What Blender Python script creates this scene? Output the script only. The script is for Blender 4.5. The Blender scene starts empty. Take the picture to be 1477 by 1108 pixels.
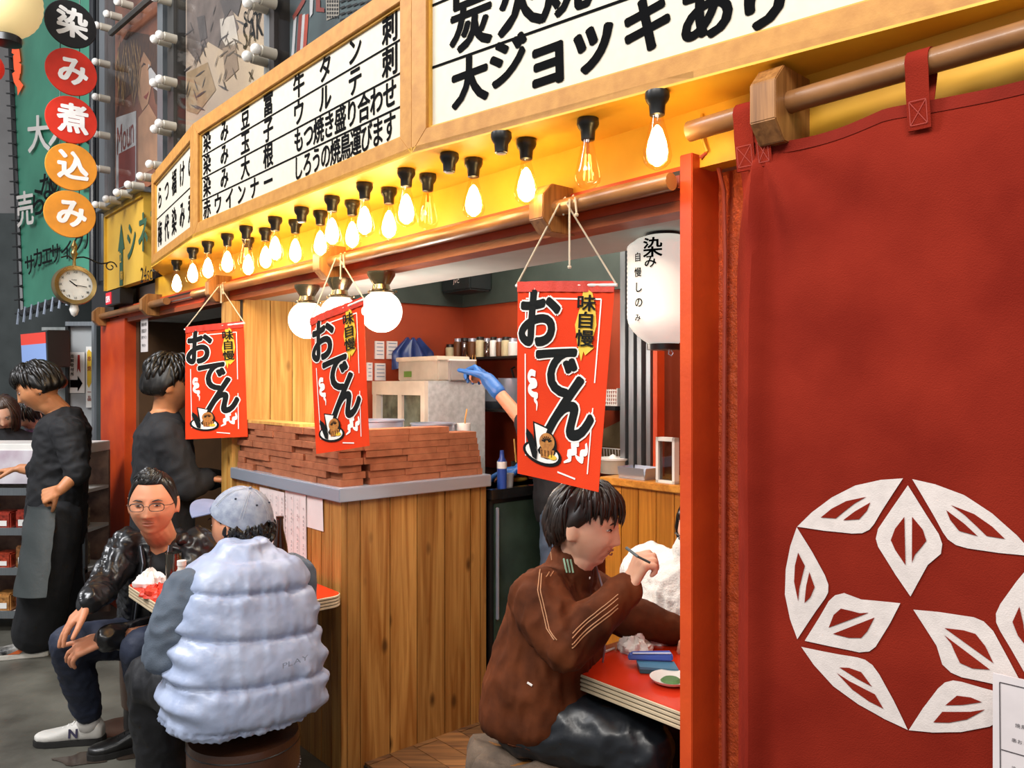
import bpy, bmesh, math, random
from mathutils import Vector, Matrix, noise
import numpy as np
random.seed(7)
V = Vector
rad = math.radians
scene = bpy.context.scene
COL = scene.collection

# ---------------------------------------------------------------- camera, world, lights, exposure
FPX, CX, CY, CAMZ = 1150.0, 738.5, 554.0, 1.5
cam_d = bpy.data.cameras.new('camera'); cam = bpy.data.objects.new('camera', cam_d); COL.objects.link(cam)
cam.location = (0, 0, CAMZ); cam.rotation_euler = (rad(90), 0, 0)
cam_d.sensor_fit = 'HORIZONTAL'; cam_d.sensor_width = 36.0; cam_d.lens = 36.0 * FPX / 1477.0
cam_d.clip_start = .05
scene.camera = cam
scene.view_settings.view_transform = 'Standard'
scene.view_settings.look = 'None'
scene.view_settings.gamma = 1.0
scene.view_settings.use_curve_mapping = False
scene.view_settings.exposure = 0.0

world = bpy.data.worlds.new('world'); scene.world = world; world.use_nodes = True
bg = world.node_tree.nodes['Background']
bg.inputs[0].default_value = (0.93, 0.95, 1.0, 1); bg.inputs[1].default_value = 0.4

def area(name, loc, target, sx, sy, watts, col):
    d = bpy.data.lights.new(name, 'AREA'); d.shape = 'RECTANGLE'; d.size = sx; d.size_y = sy; d.energy = watts; d.color = col
    o = bpy.data.objects.new(name, d); COL.objects.link(o); o.location = loc
    o.rotation_euler = (V(target) - V(loc)).to_track_quat('-Z', 'Y').to_euler(); return o
# the arcade's ceiling lamps above the street; the last two are fills added for the curtain and posters
area('arcade_lamp_near', (-1.6, -0.6, 3.9), (-.1, 2.2, 1.0), 2.2, .7, 98, (1, .96, .9))
area('arcade_lamp_far', (-3.6, 2.2, 4.2), (-2.4, 4.4, .8), 2.4, .9, 150, (.97, .97, 1))
area('curtain_fill', (.35, .1, 3.15), (.75, 1.5, 1.5), .9, .5, 24, (1, .93, .85))  # added fill from above, brightens the upper part of the curtain
area('poster_fill', (-3.9, 1.6, 5.6), (-1.9, 4.2, 3.2), 2.0, .8, 110, (.97, .98, 1))  # added fill aimed at the film posters, stands for no fixture

# ---------------------------------------------------------------- frames of reference
TH = rad(41.1)
U = V((-math.sin(TH), math.cos(TH), 0))      # along the shop front, away from the viewer
N = V((math.cos(TH), math.sin(TH), 0))       # into the shop
UP = V((0, 0, 1))
F0 = V((.366, 1.83, 0))
def W(s, t, z=0.0): return F0 + U * s + N * t + UP * z
def R(px, py, y): return V(((px - CX) / FPX * y, y, CAMZ - (py - CY) / FPX * y))
def meet(px, py, o, n):
    d = V(((px - CX) / FPX, 1, -(py - CY) / FPX)); c = V((0, 0, CAMZ))
    return c + d * ((o - c).dot(n) / d.dot(n))
def onT(px, py, t): return meet(px, py, W(0, t), N)
def onS(px, py, s): return meet(px, py, W(s, 0), U)
def onZ(px, py, z): return meet(px, py, V((0, 0, z)), UP)
def ST(p): q = p - F0; return q.dot(U), q.dot(N)

# ---------------------------------------------------------------- materials
def lin(h):
    h = h.lstrip('#'); c = [int(h[i:i+2], 16) / 255 for i in (0, 2, 4)]
    return tuple(x / 12.92 if x <= .04045 else ((x + .055) / 1.055) ** 2.4 for x in c) + (1,)
MATS = {}
def mat(name, col, rough=.55, metal=0, var=.12, vscale=8, bump=0, bscale=60, col2=None, spec=.5, sheen=0, coat=0, sss=0, stretch=None, rvar=0):
    if name in MATS: return MATS[name]
    m = bpy.data.materials.new(name); m.use_nodes = True; nt = m.node_tree; n = nt.nodes; b = n['Principled BSDF']
    b.inputs['Roughness'].default_value = rough; b.inputs['Metallic'].default_value = metal
    b.inputs['Specular IOR Level'].default_value = spec; b.inputs['Sheen Weight'].default_value = sheen
    b.inputs['Coat Weight'].default_value = coat; b.inputs['Coat Roughness'].default_value = .15
    if sss: b.inputs['Subsurface Weight'].default_value = sss; b.inputs['Subsurface Radius'].default_value = (.012, .005, .003)
    tc = n.new('ShaderNodeTexCoord'); mp = n.new('ShaderNodeMapping'); nt.links.new(tc.outputs['Object'], mp.inputs[0])
    if stretch: mp.inputs['Scale'].default_value = stretch
    nz = n.new('ShaderNodeTexNoise'); nz.inputs['Scale'].default_value = vscale; nz.inputs['Detail'].default_value = 5
    nt.links.new(mp.outputs[0], nz.inputs['Vector'])
    c1 = lin(col); c2 = lin(col2) if col2 else tuple(max(0, x * (1 - var * 2.2)) for x in c1[:3]) + (1,)
    rp = n.new('ShaderNodeValToRGB'); rp.color_ramp.elements[0].position = .32; rp.color_ramp.elements[1].position = .66
    rp.color_ramp.elements[0].color = c2; rp.color_ramp.elements[1].color = c1
    nt.links.new(nz.outputs['Fac'], rp.inputs[0]); nt.links.new(rp.outputs[0], b.inputs['Base Color'])
    if rvar:
        mr = n.new('ShaderNodeMapRange'); mr.inputs['To Min'].default_value = max(.02, rough - rvar); mr.inputs['To Max'].default_value = min(1, rough + rvar)
        nt.links.new(nz.outputs['Fac'], mr.inputs[0]); nt.links.new(mr.outputs[0], b.inputs['Roughness'])
    if bump:
        n2 = n.new('ShaderNodeTexNoise'); n2.inputs['Scale'].default_value = bscale; n2.inputs['Detail'].default_value = 4
        nt.links.new(mp.outputs[0], n2.inputs['Vector'])
        bp = n.new('ShaderNodeBump'); bp.inputs['Strength'].default_value = bump; bp.inputs['Distance'].default_value = .004
        nt.links.new(n2.outputs['Fac'], bp.inputs['Height']); nt.links.new(bp.outputs[0], b.inputs['Normal'])
    MATS[name] = m; return m
def wood(name, light, dark, axis=2, scale=1.0, knots=True, rough=.42, coat=.15, rnd=.35):
    if name in MATS: return MATS[name]
    m = bpy.data.materials.new(name); m.use_nodes = True; nt = m.node_tree; n = nt.nodes; L = nt.links; b = n['Principled BSDF']
    b.inputs['Roughness'].default_value = rough; b.inputs['Coat Weight'].default_value = coat; b.inputs['Coat Roughness'].default_value = .25
    tc = n.new('ShaderNodeTexCoord'); oi = n.new('ShaderNodeObjectInfo')
    ad = n.new('ShaderNodeVectorMath'); ad.operation = 'ADD'
    mu = n.new('ShaderNodeMath'); mu.operation = 'MULTIPLY'; mu.inputs[1].default_value = 37.0
    L.new(oi.outputs['Random'], mu.inputs[0]); cb = n.new('ShaderNodeCombineXYZ')
    for i in range(3): L.new(mu.outputs[0], cb.inputs[i])
    L.new(tc.outputs['Object'], ad.inputs[0]); L.new(cb.outputs[0], ad.inputs[1])
    mp = n.new('ShaderNodeMapping'); sc = [22 * scale] * 3; sc[axis] = 1.3 * scale; mp.inputs['Scale'].default_value = sc
    L.new(ad.outputs[0], mp.inputs[0])
    nz = n.new('ShaderNodeTexNoise'); nz.inputs['Scale'].default_value = 1.0; nz.inputs['Detail'].default_value = 6; nz.inputs['Distortion'].default_value = 1.4
    L.new(mp.outputs[0], nz.inputs['Vector'])
    fine = n.new('ShaderNodeMapping'); s2 = [150 * scale] * 3; s2[axis] = 4 * scale; fine.inputs['Scale'].default_value = s2
    L.new(ad.outputs[0], fine.inputs[0]); nf = n.new('ShaderNodeTexNoise'); nf.inputs['Scale'].default_value = 1; L.new(fine.outputs[0], nf.inputs['Vector'])
    mixf = n.new('ShaderNodeMath'); mixf.operation = 'MULTIPLY_ADD'; mixf.inputs[1].default_value = .3; L.new(nf.outputs['Fac'], mixf.inputs[0]); L.new(nz.outputs['Fac'], mixf.inputs[2])
    rp = n.new('ShaderNodeValToRGB'); rp.color_ramp.elements[0].position = .45; rp.color_ramp.elements[1].position = .82
    rp.color_ramp.elements[0].color = lin(light); rp.color_ramp.elements[1].color = lin(dark); L.new(mixf.outputs[0], rp.inputs[0])
    out = rp.outputs[0]
    if knots:
        kp = n.new('ShaderNodeMapping'); ks = [9.0] * 3; ks[axis] = 4.2; kp.inputs['Scale'].default_value = ks; L.new(ad.outputs[0], kp.inputs[0])
        vo = n.new('ShaderNodeTexVoronoi'); vo.inputs['Scale'].default_value = 1.0; L.new(kp.outputs[0], vo.inputs['Vector'])
        kr = n.new('ShaderNodeValToRGB'); e = kr.color_ramp.elements; e[0].position = .06; e[0].color = (1, 1, 1, 1); e[1].position = .17; e[1].color = (0, 0, 0, 1)
        L.new(vo.outputs['Distance'], kr.inputs[0])
        mx = n.new('ShaderNodeMixRGB'); mx.inputs[2].default_value = tuple(x * .35 for x in lin(dark)[:3]) + (1,); L.new(kr.outputs[0], mx.inputs[0]); L.new(out, mx.inputs[1]); out = mx.outputs[0]
    hs = n.new('ShaderNodeHueSaturation'); mr = n.new('ShaderNodeMapRange'); mr.inputs['To Min'].default_value = 1 - rnd; mr.inputs['To Max'].default_value = 1 + rnd * .25
    L.new(oi.outputs['Random'], mr.inputs[0]); L.new(mr.outputs[0], hs.inputs['Value']); L.new(out, hs.inputs['Color']); L.new(hs.outputs[0], b.inputs['Base Color'])
    bp = n.new('ShaderNodeBump'); bp.inputs['Strength'].default_value = .12; bp.inputs['Distance'].default_value = .002; L.new(mixf.outputs[0], bp.inputs['Height']); L.new(bp.outputs[0], b.inputs['Normal'])
    MATS[name] = m; return m
def glass(name, tint='ffffff', amount=.12, rough=.03):
    if name in MATS: return MATS[name]
    m = bpy.data.materials.new(name); m.use_nodes = True; nt = m.node_tree; n = nt.nodes; L = nt.links; n.remove(n['Principled BSDF'])
    tr = n.new('ShaderNodeBsdfTransparent'); tr.inputs[0].default_value = lin(tint); gl = n.new('ShaderNodeBsdfGlossy'); gl.inputs['Roughness'].default_value = rough
    fr = n.new('ShaderNodeLayerWeight'); fr.inputs[0].default_value = .5; pw = n.new('ShaderNodeMath'); pw.operation = 'POWER'; pw.inputs[1].default_value = 4.5; L.new(fr.outputs['Facing'], pw.inputs[0]); hf = n.new('ShaderNodeMath'); hf.operation = 'MULTIPLY'; hf.inputs[1].default_value = min(.9, .3 + amount); L.new(pw.outputs[0], hf.inputs[0])
    ma = n.new('ShaderNodeMath'); ma.operation = 'MAXIMUM'; ma.inputs[1].default_value = amount * .3; L.new(hf.outputs[0], ma.inputs[0]); mx = n.new('ShaderNodeMixShader'); L.new(ma.outputs[0], mx.inputs[0]); L.new(tr.outputs[0], mx.inputs[1]); L.new(gl.outputs[0], mx.inputs[2])
    L.new(mx.outputs[0], n['Material Output'].inputs[0]); MATS[name] = m; return m
def milky(name, col, alpha=.5, rough=.35):
    if name in MATS: return MATS[name]
    m = mat(name, col, rough); b = m.node_tree.nodes['Principled BSDF']; b.inputs['Alpha'].default_value = alpha; return m
def emis(name, col, st):
    if name in MATS: return MATS[name]
    m = bpy.data.materials.new(name); m.use_nodes = True; b = m.node_tree.nodes['Principled BSDF']
    b.inputs['Base Color'].default_value = lin(col); b.inputs['Emission Color'].default_value = lin(col); b.inputs['Emission Strength'].default_value = st
    MATS[name] = m; return m

# ---------------------------------------------------------------- mesh builder
WO = {}
def basis(d):
    d = d.normalized(); a = UP if abs(d.z) < .9 else V((1, 0, 0)); x = a.cross(d).normalized(); return x, d.cross(x).normalized(), d
class MB:
    def __init__(s): s.v = []; s.f = []
    def add(s, vs, fs):
        o = len(s.v); s.v += [V(p) for p in vs]; s.f += [tuple(i + o for i in f) for f in fs]; return s
    def hexa(s, p): return s.add(p, [(0,3,2,1),(4,5,6,7),(0,1,5,4),(1,2,6,5),(2,3,7,6),(3,0,4,7)])
    def box(s, a, b): x0,y0,z0 = a; x1,y1,z1 = b; return s.hexa([(x0,y0,z0),(x1,y0,z0),(x1,y1,z0),(x0,y1,z0),(x0,y0,z1),(x1,y0,z1),(x1,y1,z1),(x0,y1,z1)])
    def fb(s, s0, s1, t0, t1, z0, z1): return s.hexa([W(s0,t0,z0),W(s1,t0,z0),W(s1,t1,z0),W(s0,t1,z0),W(s0,t0,z1),W(s1,t0,z1),W(s1,t1,z1),W(s0,t1,z1)])
    def slab(s, pts, th):                     # polygon extruded by vector th
        k = len(pts); th = V(th); s.add(list(pts) + [V(p) + th for p in pts], [tuple(range(k))[::-1], tuple(range(k, 2*k))] + [(i, (i+1) % k, k + (i+1) % k, k + i) for i in range(k)]); return s
    def flat(s, pts): return s.add(pts, [tuple(range(len(pts)))])
    def ring(s, rings, cap=True, closed=False):
        n = len(rings[0]); fs = []; K = len(rings)
        for i in range(K - 1 + (1 if closed else 0)):
            for j in range(n):
                a = i * n + j; b = i * n + (j+1) % n; c = ((i+1) % K) * n + (j+1) % n; d = ((i+1) % K) * n + j; fs.append((a, b, c, d))
        if cap and not closed: fs += [tuple(range(n))[::-1], tuple((K-1) * n + j for j in range(n))]
        return s.add([p for r in rings for p in r], fs)
    def tube(s, pts, r, n=8, flatx=1.0):
        pts = [V(p) for p in pts]; rr = r if isinstance(r, (list, tuple)) else [r] * len(pts); rings = []; px = None
        for i, p in enumerate(pts):
            d = (pts[min(i+1, len(pts)-1)] - pts[max(i-1, 0)]).normalized()
            if px is None: x, y, _ = basis(d)
            else: x = (px - d * px.dot(d)).normalized(); y = d.cross(x)
            px = x; rings.append([p + (x * math.cos(a) * flatx + y * math.sin(a)) * rr[i] for a in (2 * math.pi * k / n for k in range(n))])
        return s.ring(rings)
    def lathe(s, prof, o=(0,0,0), d=UP, n=24, cap=True):
        x, y, d = basis(V(d)); o = V(o)
        return s.ring([[o + d * z + (x * math.cos(a) + y * math.sin(a)) * max(r, 1e-4) for a in (2 * math.pi * k / n for k in range(n))] for r, z in prof], cap)
    def cap(s, p0, p1, r0, r1, n=12, sq=None):
        p0, p1 = V(p0), V(p1); d = p1 - p0
        if d.length < 1e-5: d = V((0, 0, 1e-4))
        L = d.length; d.normalize(); pr = []
        for k in range(4): a = rad(90 - k * 30 + .01); pr.append((r0 * math.cos(a), -r0 * math.sin(a)))
        for k in range(4): a = rad(k * 30 - .01); pr.append((r1 * math.cos(a), L + r1 * math.sin(a)))
        return s.lathe(pr, p0, d, n)
    def chain(s, pts, rs, n=12):
        for i in range(len(pts) - 1): s.cap(pts[i], pts[i+1], rs[i], rs[i+1], n)
        return s
    def ball(s, c, r, n=16, rot=None):
        c = V(c); r = V(r) if hasattr(r, '__len__') else V((r, r, r)); rings = []
        for i in range(1, n // 2):
            a = math.pi * i / (n // 2); ring = []
            for k in range(n):
                b = 2 * math.pi * k / n; p = V((math.sin(a) * math.cos(b) * r.x, math.sin(a) * math.sin(b) * r.y, math.cos(a) * r.z))
                ring.append(c + (rot @ p if rot else p))
            rings.append(ring)
        return s.ring(rings)
    def loft(s, rings, n=20, p=2.4):           # rings of (centre, right vector, forward vector)
        out = []
        for c, rx, fy in rings:
            q = []
            for k in range(n):
                a = 2 * math.pi * k / n; ca, sa = math.cos(a), math.sin(a)
                q.append(V(c) + V(rx) * (math.copysign(abs(ca) ** (2 / p), ca)) + V(fy) * (math.copysign(abs(sa) ** (2 / p), sa)))
            out.append(q)
        return s.ring(out)
    def grid(s, fn, nu, nv, th=None):
        vs = [fn(i / nu, j / nv) for j in range(nv + 1) for i in range(nu + 1)]
        fs = [(j*(nu+1)+i, j*(nu+1)+i+1, (j+1)*(nu+1)+i+1, (j+1)*(nu+1)+i) for j in range(nv) for i in range(nu)]
        if th is None: return s.add(vs, fs)
        k = len(vs); th = V(th); vs2 = [v + th for v in vs]
        bd = [i for i in range(nu+1)] + [j*(nu+1)+nu for j in range(1, nv+1)] + [nv*(nu+1)+i for i in range(nu-1, -1, -1)] + [j*(nu+1) for j in range(nv-1, 0, -1)]
        side = [(bd[i], bd[(i+1) % len(bd)], bd[(i+1) % len(bd)] + k, bd[i] + k) for i in range(len(bd))]
        return s.add(vs + vs2, fs + [tuple(x + k for x in f)[::-1] for f in fs] + side)
    def build(s, name, m, parent=None, smooth=False, label=None, cat=None, group=None, kind=None, bev=0, nofix=False, ang=35):
        me = bpy.data.meshes.new(name); o = bpy.data.objects.new(name, me)
        if parent is not None: off = WO[parent]
        elif s.v:
            a = np.array([tuple(p) for p in s.v]); off = V(((a[:,0].min()+a[:,0].max())/2, (a[:,1].min()+a[:,1].max())/2, a[:,2].min()))
        else: off = V((0, 0, 0))
        me.from_pydata([p - off for p in s.v], [], s.f)
        if bev or not nofix:
            bm = bmesh.new(); bm.from_mesh(me)
            if not nofix: bmesh.ops.recalc_face_normals(bm, faces=bm.faces)
            if bev: bmesh.ops.bevel(bm, geom=bm.edges[:], offset=bev, segments=2, affect='EDGES', clamp_overlap=True)
            bm.to_mesh(me); bm.free()
        me.materials.append(m)
        if smooth:
            me.polygons.foreach_set('use_smooth', [True] * len(me.polygons)); me.set_sharp_from_angle(angle=rad(ang))
        COL.objects.link(o)
        if parent is not None: o.parent = parent; WO[o] = off.copy()
        else: o.location = off; WO[o] = off.copy()
        tag(o, label, cat, group, kind); return o
def tag(o, label=None, cat=None, group=None, kind=None):
    if label: o['label'] = label
    if cat: o['category'] = cat
    if group: o['group'] = group
    if kind: o['kind'] = kind
    return o
def thing(name, label, cat, loc, group=None, kind=None):
    o = bpy.data.objects.new(name, None); o.empty_display_size = .05; COL.objects.link(o); o.location = loc; WO[o] = V(loc); return tag(o, label, cat, group, kind)
def dup(root, loc, label=None, rotz=0.0):
    r = root.copy(); COL.objects.link(r); r.location = loc; r.rotation_euler = (0, 0, rotz); WO[r] = V(loc)
    if label: r['label'] = label
    def rec(a, b):
        for ch in [c for c in a.children]:
            c = ch.copy(); COL.objects.link(c); c.parent = b; rec(ch, c)
    rec(root, r); return r
def struct(name, b, m, parent=None, **k):
    return b.build(name, m, parent, kind=None if parent is not None else 'structure', **k)

# ---------------------------------------------------------------- lettering
_g = {}
def glyph(ch, off=.0, res=3):
    k = (ch, off, res)
    if k not in _g:
        c = bpy.data.curves.new('g', 'FONT'); c.body = ch; c.offset = off; c.resolution_u = res; c.fill_mode = 'FRONT'
        o = bpy.data.objects.new('g', c); COL.objects.link(o); dg = bpy.context.evaluated_depsgraph_get()
        me = bpy.data.meshes.new_from_object(o.evaluated_get(dg))
        vs = [(v.co.x, v.co.y) for v in me.vertices]; fs = [tuple(p.vertices) for p in me.polygons]
        bpy.data.objects.remove(o); bpy.data.curves.remove(c); bpy.data.meshes.remove(me)
        xs = [v[0] for v in vs] or [0]
        cjk = ord(ch) > 0x2000; cx = .5 if cjk and max(xs) > .55 else (min(xs) + max(xs)) / 2
        if cjk and (max(xs) > .55 or min(xs) > .1): cx = .42
        if cjk: cx = .5 * (min(xs) + max(xs)) * .5 + cx * .5
        _g[k] = ([(x - cx, y - .33) for x, y in vs], fs, (max(xs) - min(xs)))
    return _g[k]
def put(mb, ch, frame, u, v, w, h=None, off=.02, shear=0, rot=0, res=3):
    vs, fs, _ = glyph(ch, 0, res); h = h or w; c, s = math.cos(rot), math.sin(rot)
    o0 = frame(u, v); nn = (frame(u + .01, v) - o0).cross(frame(u, v + .01) - o0).normalized() * 5e-5
    for i, (dx, dy) in enumerate(fat(off)):    # a bold brush weight: the same outline stamped round a small circle
        mb.add([frame(u + ((x + dx) * c - (y + dy) * s) * w, v + ((x + dx) * s + (y + dy) * c) * h) + nn * i for x, y in vs], fs)
def fat(off):
    if off <= 0: return [(0, 0)]
    k = 6 if off < .04 else 10; return [(0, 0)] + [(math.cos(6.2832 * i / k) * off, math.sin(6.2832 * i / k) * off * .8) for i in range(k)]
def line(mb, txt, frame, u, v, step, w, h=None, off=.02, dv=0, **k):
    for i, ch in enumerate(txt):
        if ch != ' ': put(mb, ch, frame, u + i * step, v + i * dv, w, h, off, **k)
def latin(mb, txt, frame, u, v, size, off=0, h=None, gap=.08):
    for ch in txt:
        if ch == ' ': u += size * .3; continue
        wd = glyph(ch, off)[2]; put(mb, ch, frame, u + wd * size / 2, v, size, h, off); u += (wd + gap) * size
    return u
def planeframe(o, x, y): o, x, y = V(o), V(x), V(y); return lambda u, v: o + x * u + y * v
def shape(mb, pts, frame):
    q = [frame(*p) for p in pts]
    c = (sum(p[0] for p in pts) / len(pts), sum(p[1] for p in pts) / len(pts)); k = len(q)
    mb.add(q, [tuple(range(k))])
def stroke(mb, pts, frame, w):                 # a painted line: flat ribbon through 2D points
    L, Rr = [], []
    for i, p in enumerate(pts):
        a = pts[max(i-1, 0)]; b = pts[min(i+1, len(pts)-1)]; dx, dy = b[0]-a[0], b[1]-a[1]; l = math.hypot(dx, dy) or 1
        ww = w[i] if isinstance(w, (list, tuple)) else w
        L.append((p[0] - dy/l*ww/2, p[1] + dx/l*ww/2)); Rr.append((p[0] + dy/l*ww/2, p[1] - dx/l*ww/2))
    k = len(pts); mb.add([frame(*p) for p in L + Rr], [(i, i+1, k+i+1, k+i) for i in range(k-1)])

ORD = ['first','second','third','fourth','fifth','sixth','seventh','eighth','ninth','tenth','eleventh','twelfth','thirteenth','fourteenth','fifteenth','sixteenth','seventeenth','eighteenth','nineteenth','twentieth','twenty-first','twenty-second','twenty-third','twenty-fourth','twenty-fifth','twenty-sixth']

# ---------------------------------------------------------------- shared materials
M_RED = mat('red_paint', 'd8501a', .45, var=.1, vscale=5, bump=.15, bscale=90, col2='bf3c16')
M_YEL = mat('yellow_soffit_paint', 'f2bd3c', .5, vscale=4, var=.1, col2='e0a526')
M_TAN = mat('kraft_board', 'c48b3f', .6, vscale=30, bump=.1, bscale=250, col2='b37a33')
M_OCH = mat('ochre_edge', 'd9a23c', .5)
M_PAPER = mat('cream_sign_paper', 'd4cdbb', .6, vscale=40, var=.03)
M_INK = mat('black_ink', '08080a', .85, var=.05, spec=.08)
M_BLACK = mat('black_plastic', '1b1a19', .35, var=.1)
M_STEEL = mat('stainless_steel', 'b3bccb', .30, metal=.6, var=.02, vscale=3, rvar=.04, stretch=(1, 1, 12))
M_ALU = mat('brushed_aluminium', '9aa0a4', .35, metal=.8, var=.1, stretch=(30, 30, 1))
M_PINE = wood('pine_planks', 'd29a52', '9c5f24')
M_PINEL = wood('pale_pine', 'e0b464', 'b97f34', knots=True, rnd=.15)
M_OAK = wood('bracket_oak', 'b07a42', '7c4f26', scale=1.6, knots=False, rnd=.1)
M_POLE = mat('pole_wood', '9a6a3e', .38, vscale=9, col2='80552f', coat=.2, bump=.1, bscale=80)
M_WHITE = mat('white_plastic', 'e8e6e0', .4, var=.04)
M_ROPE = mat('cotton_cord', 'd9cdb8', .8, bump=.4, bscale=300)
M_DKGREEN = mat('dark_green_wall', '3c4842', .6, vscale=6, col2='2f3a35')
M_REDWALL = mat('rust_red_wall', 'a5401c', .6, vscale=3, col2='8a3113', bump=.1)
M_GREY = mat('grey_panel', 'a7aaa9', .5, vscale=5)
M_DARK = mat('dark_interior', '2a2320', .6)
M_BRICK = mat('terracotta_tile', '9c5c3a', .85, vscale=22, col2='834828', bump=.3, bscale=120)
# ================================================================ SETTING
M_CONC = mat('street_concrete', '6c6a60', .42, vscale=2.6, col2='413f38', bump=.35, bscale=25, rvar=.25)
struct('floor', MB().box((-9, -2.5, -.06), (4, 12, 0)), M_CONC)
# wet stains on the street
M_WET = mat('wet_stain', '4a3e35', .2, var=.2)
def blob(mb, c, r, z, seed, n=22):
    rnd = random.Random(seed); ph = [rnd.uniform(0, 6.28) for _ in range(3)]
    mb.flat([V((c[0] + math.cos(a) * r[0] * (1 + .22*math.sin(3*a+ph[0]) + .12*math.sin(5*a+ph[1])), c[1] + math.sin(a) * r[1] * (1 + .22*math.sin(2*a+ph[2]) + .12*math.sin(5*a+ph[1])), z)) for a in (2*math.pi*k/n for k in range(n))])
g = onZ(170, 1050, 0); b = MB()
blob(b, (g.x, g.y), (.13, .09), .002, 1); g2 = onZ(205, 1085, 0); blob(b, (g2.x, g2.y), (.12, .07), .0025, 2); g2 = onZ(120, 1095, 0); blob(b, (g2.x, g2.y), (.1, .05), .003, 5)
tag(b.build('floor_stain', M_WET, nofix=True), kind='stuff', label='dark wet patches on the concrete beside the white sneaker')
# shop floor of worn boards
fl = MB().fb(-.3, 4.4, .13, 1.5, 0, .012); shopfloor = struct('floor_shop', fl, M_DARK)
M_FB = wood('floor_boards', '96673a', '5b3a20', axis=0, rough=.6, coat=0, knots=False)
for i in range(12):
    for j in range(3):
        s0 = .0 + j * .78 + (.26 if i % 2 else 0); t0 = .135 + i * .112
        if s0 + .77 > 2.6: continue
        MB().fb(s0, s0 + .775, t0, t0 + .109, .010, .022).build('floor_board', M_FB, shopfloor)
# upper building face and walls
struct('wall_back', MB().fb(-.5, 2.68, 1.4, 1.5, 0, 1.95), M_REDWALL)
struct('wall_back_upper', MB().fb(-.5, 2.68, 1.38, 1.5, 1.95, 2.5), M_DKGREEN)
ws = struct('wall_side', MB().fb(2.60, 2.68, .64, 1.4, 0, 1.95), M_REDWALL)
struct('wall_side_upper', MB().fb(2.58, 2.68, .1, 1.38, 1.95, 2.5), M_DKGREEN)
tw = struct('wall_side_timber', MB().fb(2.61, 2.68, .06, .64, 0, 1.95), M_DARK)
tt = .07
for k, w in enumerate([.13, .115, .12, .11, .1]):
    MB().fb(2.585, 2.612, tt, tt + w - .004, 1.05, 1.94).build('plank', M_PINEL, tw); tt += w
struct('ceiling', MB().fb(-.5, 4.5, .11, 1.5, 2.45, 2.55), mat('kitchen_ceiling', '5b615e', .7))
struct('ceiling_header', MB().fb(0, 4.5, .105, .40, 1.91, 2.13), mat('header_grey', 'b3b8b4', .6, vscale=3, col2='9aa09c'))
struct('wall_right_partition', MB().fb(-.3, -.2, .15, 1.5, 0, 2.5), M_REDWALL)
# entrance bay behind the man in black
M_BRN = mat('brown_ply', '5d4128', .6, vscale=4, col2='46301d')
struct('wall_entrance_left', MB().fb(4.36, 4.42, .1, 1.5, 0, 2.13), M_BRN)
struct('wall_entrance_back', MB().fb(2.68, 4.42, 1.1, 1.2, 0, 2.13), mat('entrance_dark', '1f1a19', .6))
dr = thing('door_1', None, None, W(3.3, .5, 0)); dr['kind'] = 'structure'
b = MB()
for s0 in (3.0, 3.75): b.fb(s0, s0 + .05, .5, .55, 0, 1.9)
b.fb(3.0, 3.8, .5, .55, 1.85, 1.9); b.fb(3.0, 3.8, .5, .55, .0, .1); b.build('door_frame', M_ALU, dr)
MB().fb(3.05, 3.75, .52, .53, .1, 1.85).build('pane', glass('door_glass', '8a9490', .3), dr)
struct('trim_post', MB().fb(2.62, 2.75, .02, .08, 0, 1.90), M_PINEL)
struct('trim_post_2', MB().fb(2.745, 2.80, .05, .10, 0, 1.90), mat('dark_jamb', '3a3733', .5))

# red front: beam, posts, textured wall
beam = thing('trim_beam', None, None, W(2.5, .08, 1.91), kind='structure')
MB().fb(0, 5.0, .05, .105, 1.93, 2.012).build('beam_face', M_RED, beam, bev=.002)
MB().fb(0, 5.0, .03, .05, 1.955, 1.985).build('beam_ledge', mat('beam_brown', '8a3a1c', .45), beam)
MB().fb(0, 5.0, .035, .05, 1.985, 1.997).build('beam_groove', M_DARK, beam)
MB().fb(0, 5.0, .045, .12, 1.905, 1.93).build('beam_rail', mat('rail_red', '9c4a26', .5, stretch=(3, 3, 60)), beam)
MB().fb(.02, 5.0, .028, .036, 1.962, 1.968).build('beam_track', M_ALU, beam)
struct('trim_post_near', MB().fb(-.035, 0, .03, .15, 0, 2.03), M_RED, bev=.002)
struct('wall_textured', MB().grid(lambda a, c: W(-.035 - a * 1.6, .135 + .003 * noise.noise(V((a * 70, c * 90, 1))) , c * 2.0), 150, 190, th=N * .06), mat('stucco_orange', 'c8501c', .6, bump=1.0, bscale=190, vscale=60, col2='a83c12'))
struct('wall_left_pillar', MB().fb(4.42, 5.0, .03, .3, 0, 1.93), M_RED, bev=.003)
# yellow soffit and fascia above the beam
e0, e1, e2, e3 = V((.38, 1.67, 0)), V((-.279, 2.21, 0)), V((-1.397, 3.49, 0)), V((-1.97, 4.355, 0))
d10 = (e0 - e1).normalized(); eR = e1 + d10 * 1.62
ZS, ZT = 2.14, 2.64
def zz(p, z): return V((p.x, p.y, z))
ZS -= .004
sof = [zz(eR, ZS), zz(e0, ZS), zz(e1, ZS), zz(e2, ZS), zz(e3, ZS), W(3.75, .06, ZS), W(-1.9, .06, ZS)]
struct('ceiling_soffit', MB().slab(sof, (0, 0, .02)), M_YEL)
struct('wall_fascia', MB().fb(-1.9, 3.9, .06, .11, 2.0, ZS), M_YEL)
ZS += .004
struct('wall_upper', MB().fb(-1.9, 4.62, .02, .3, 2.165, 4.6), mat('facade_grey', '6c6a66', .6))
b = MB().tube([W(-.045, .055, 2.12), W(-.05, .05, 2.06), W(-.06, .052, 2.03)], .004, 6); struct('trim_cable_hook', b, M_YEL)

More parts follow.
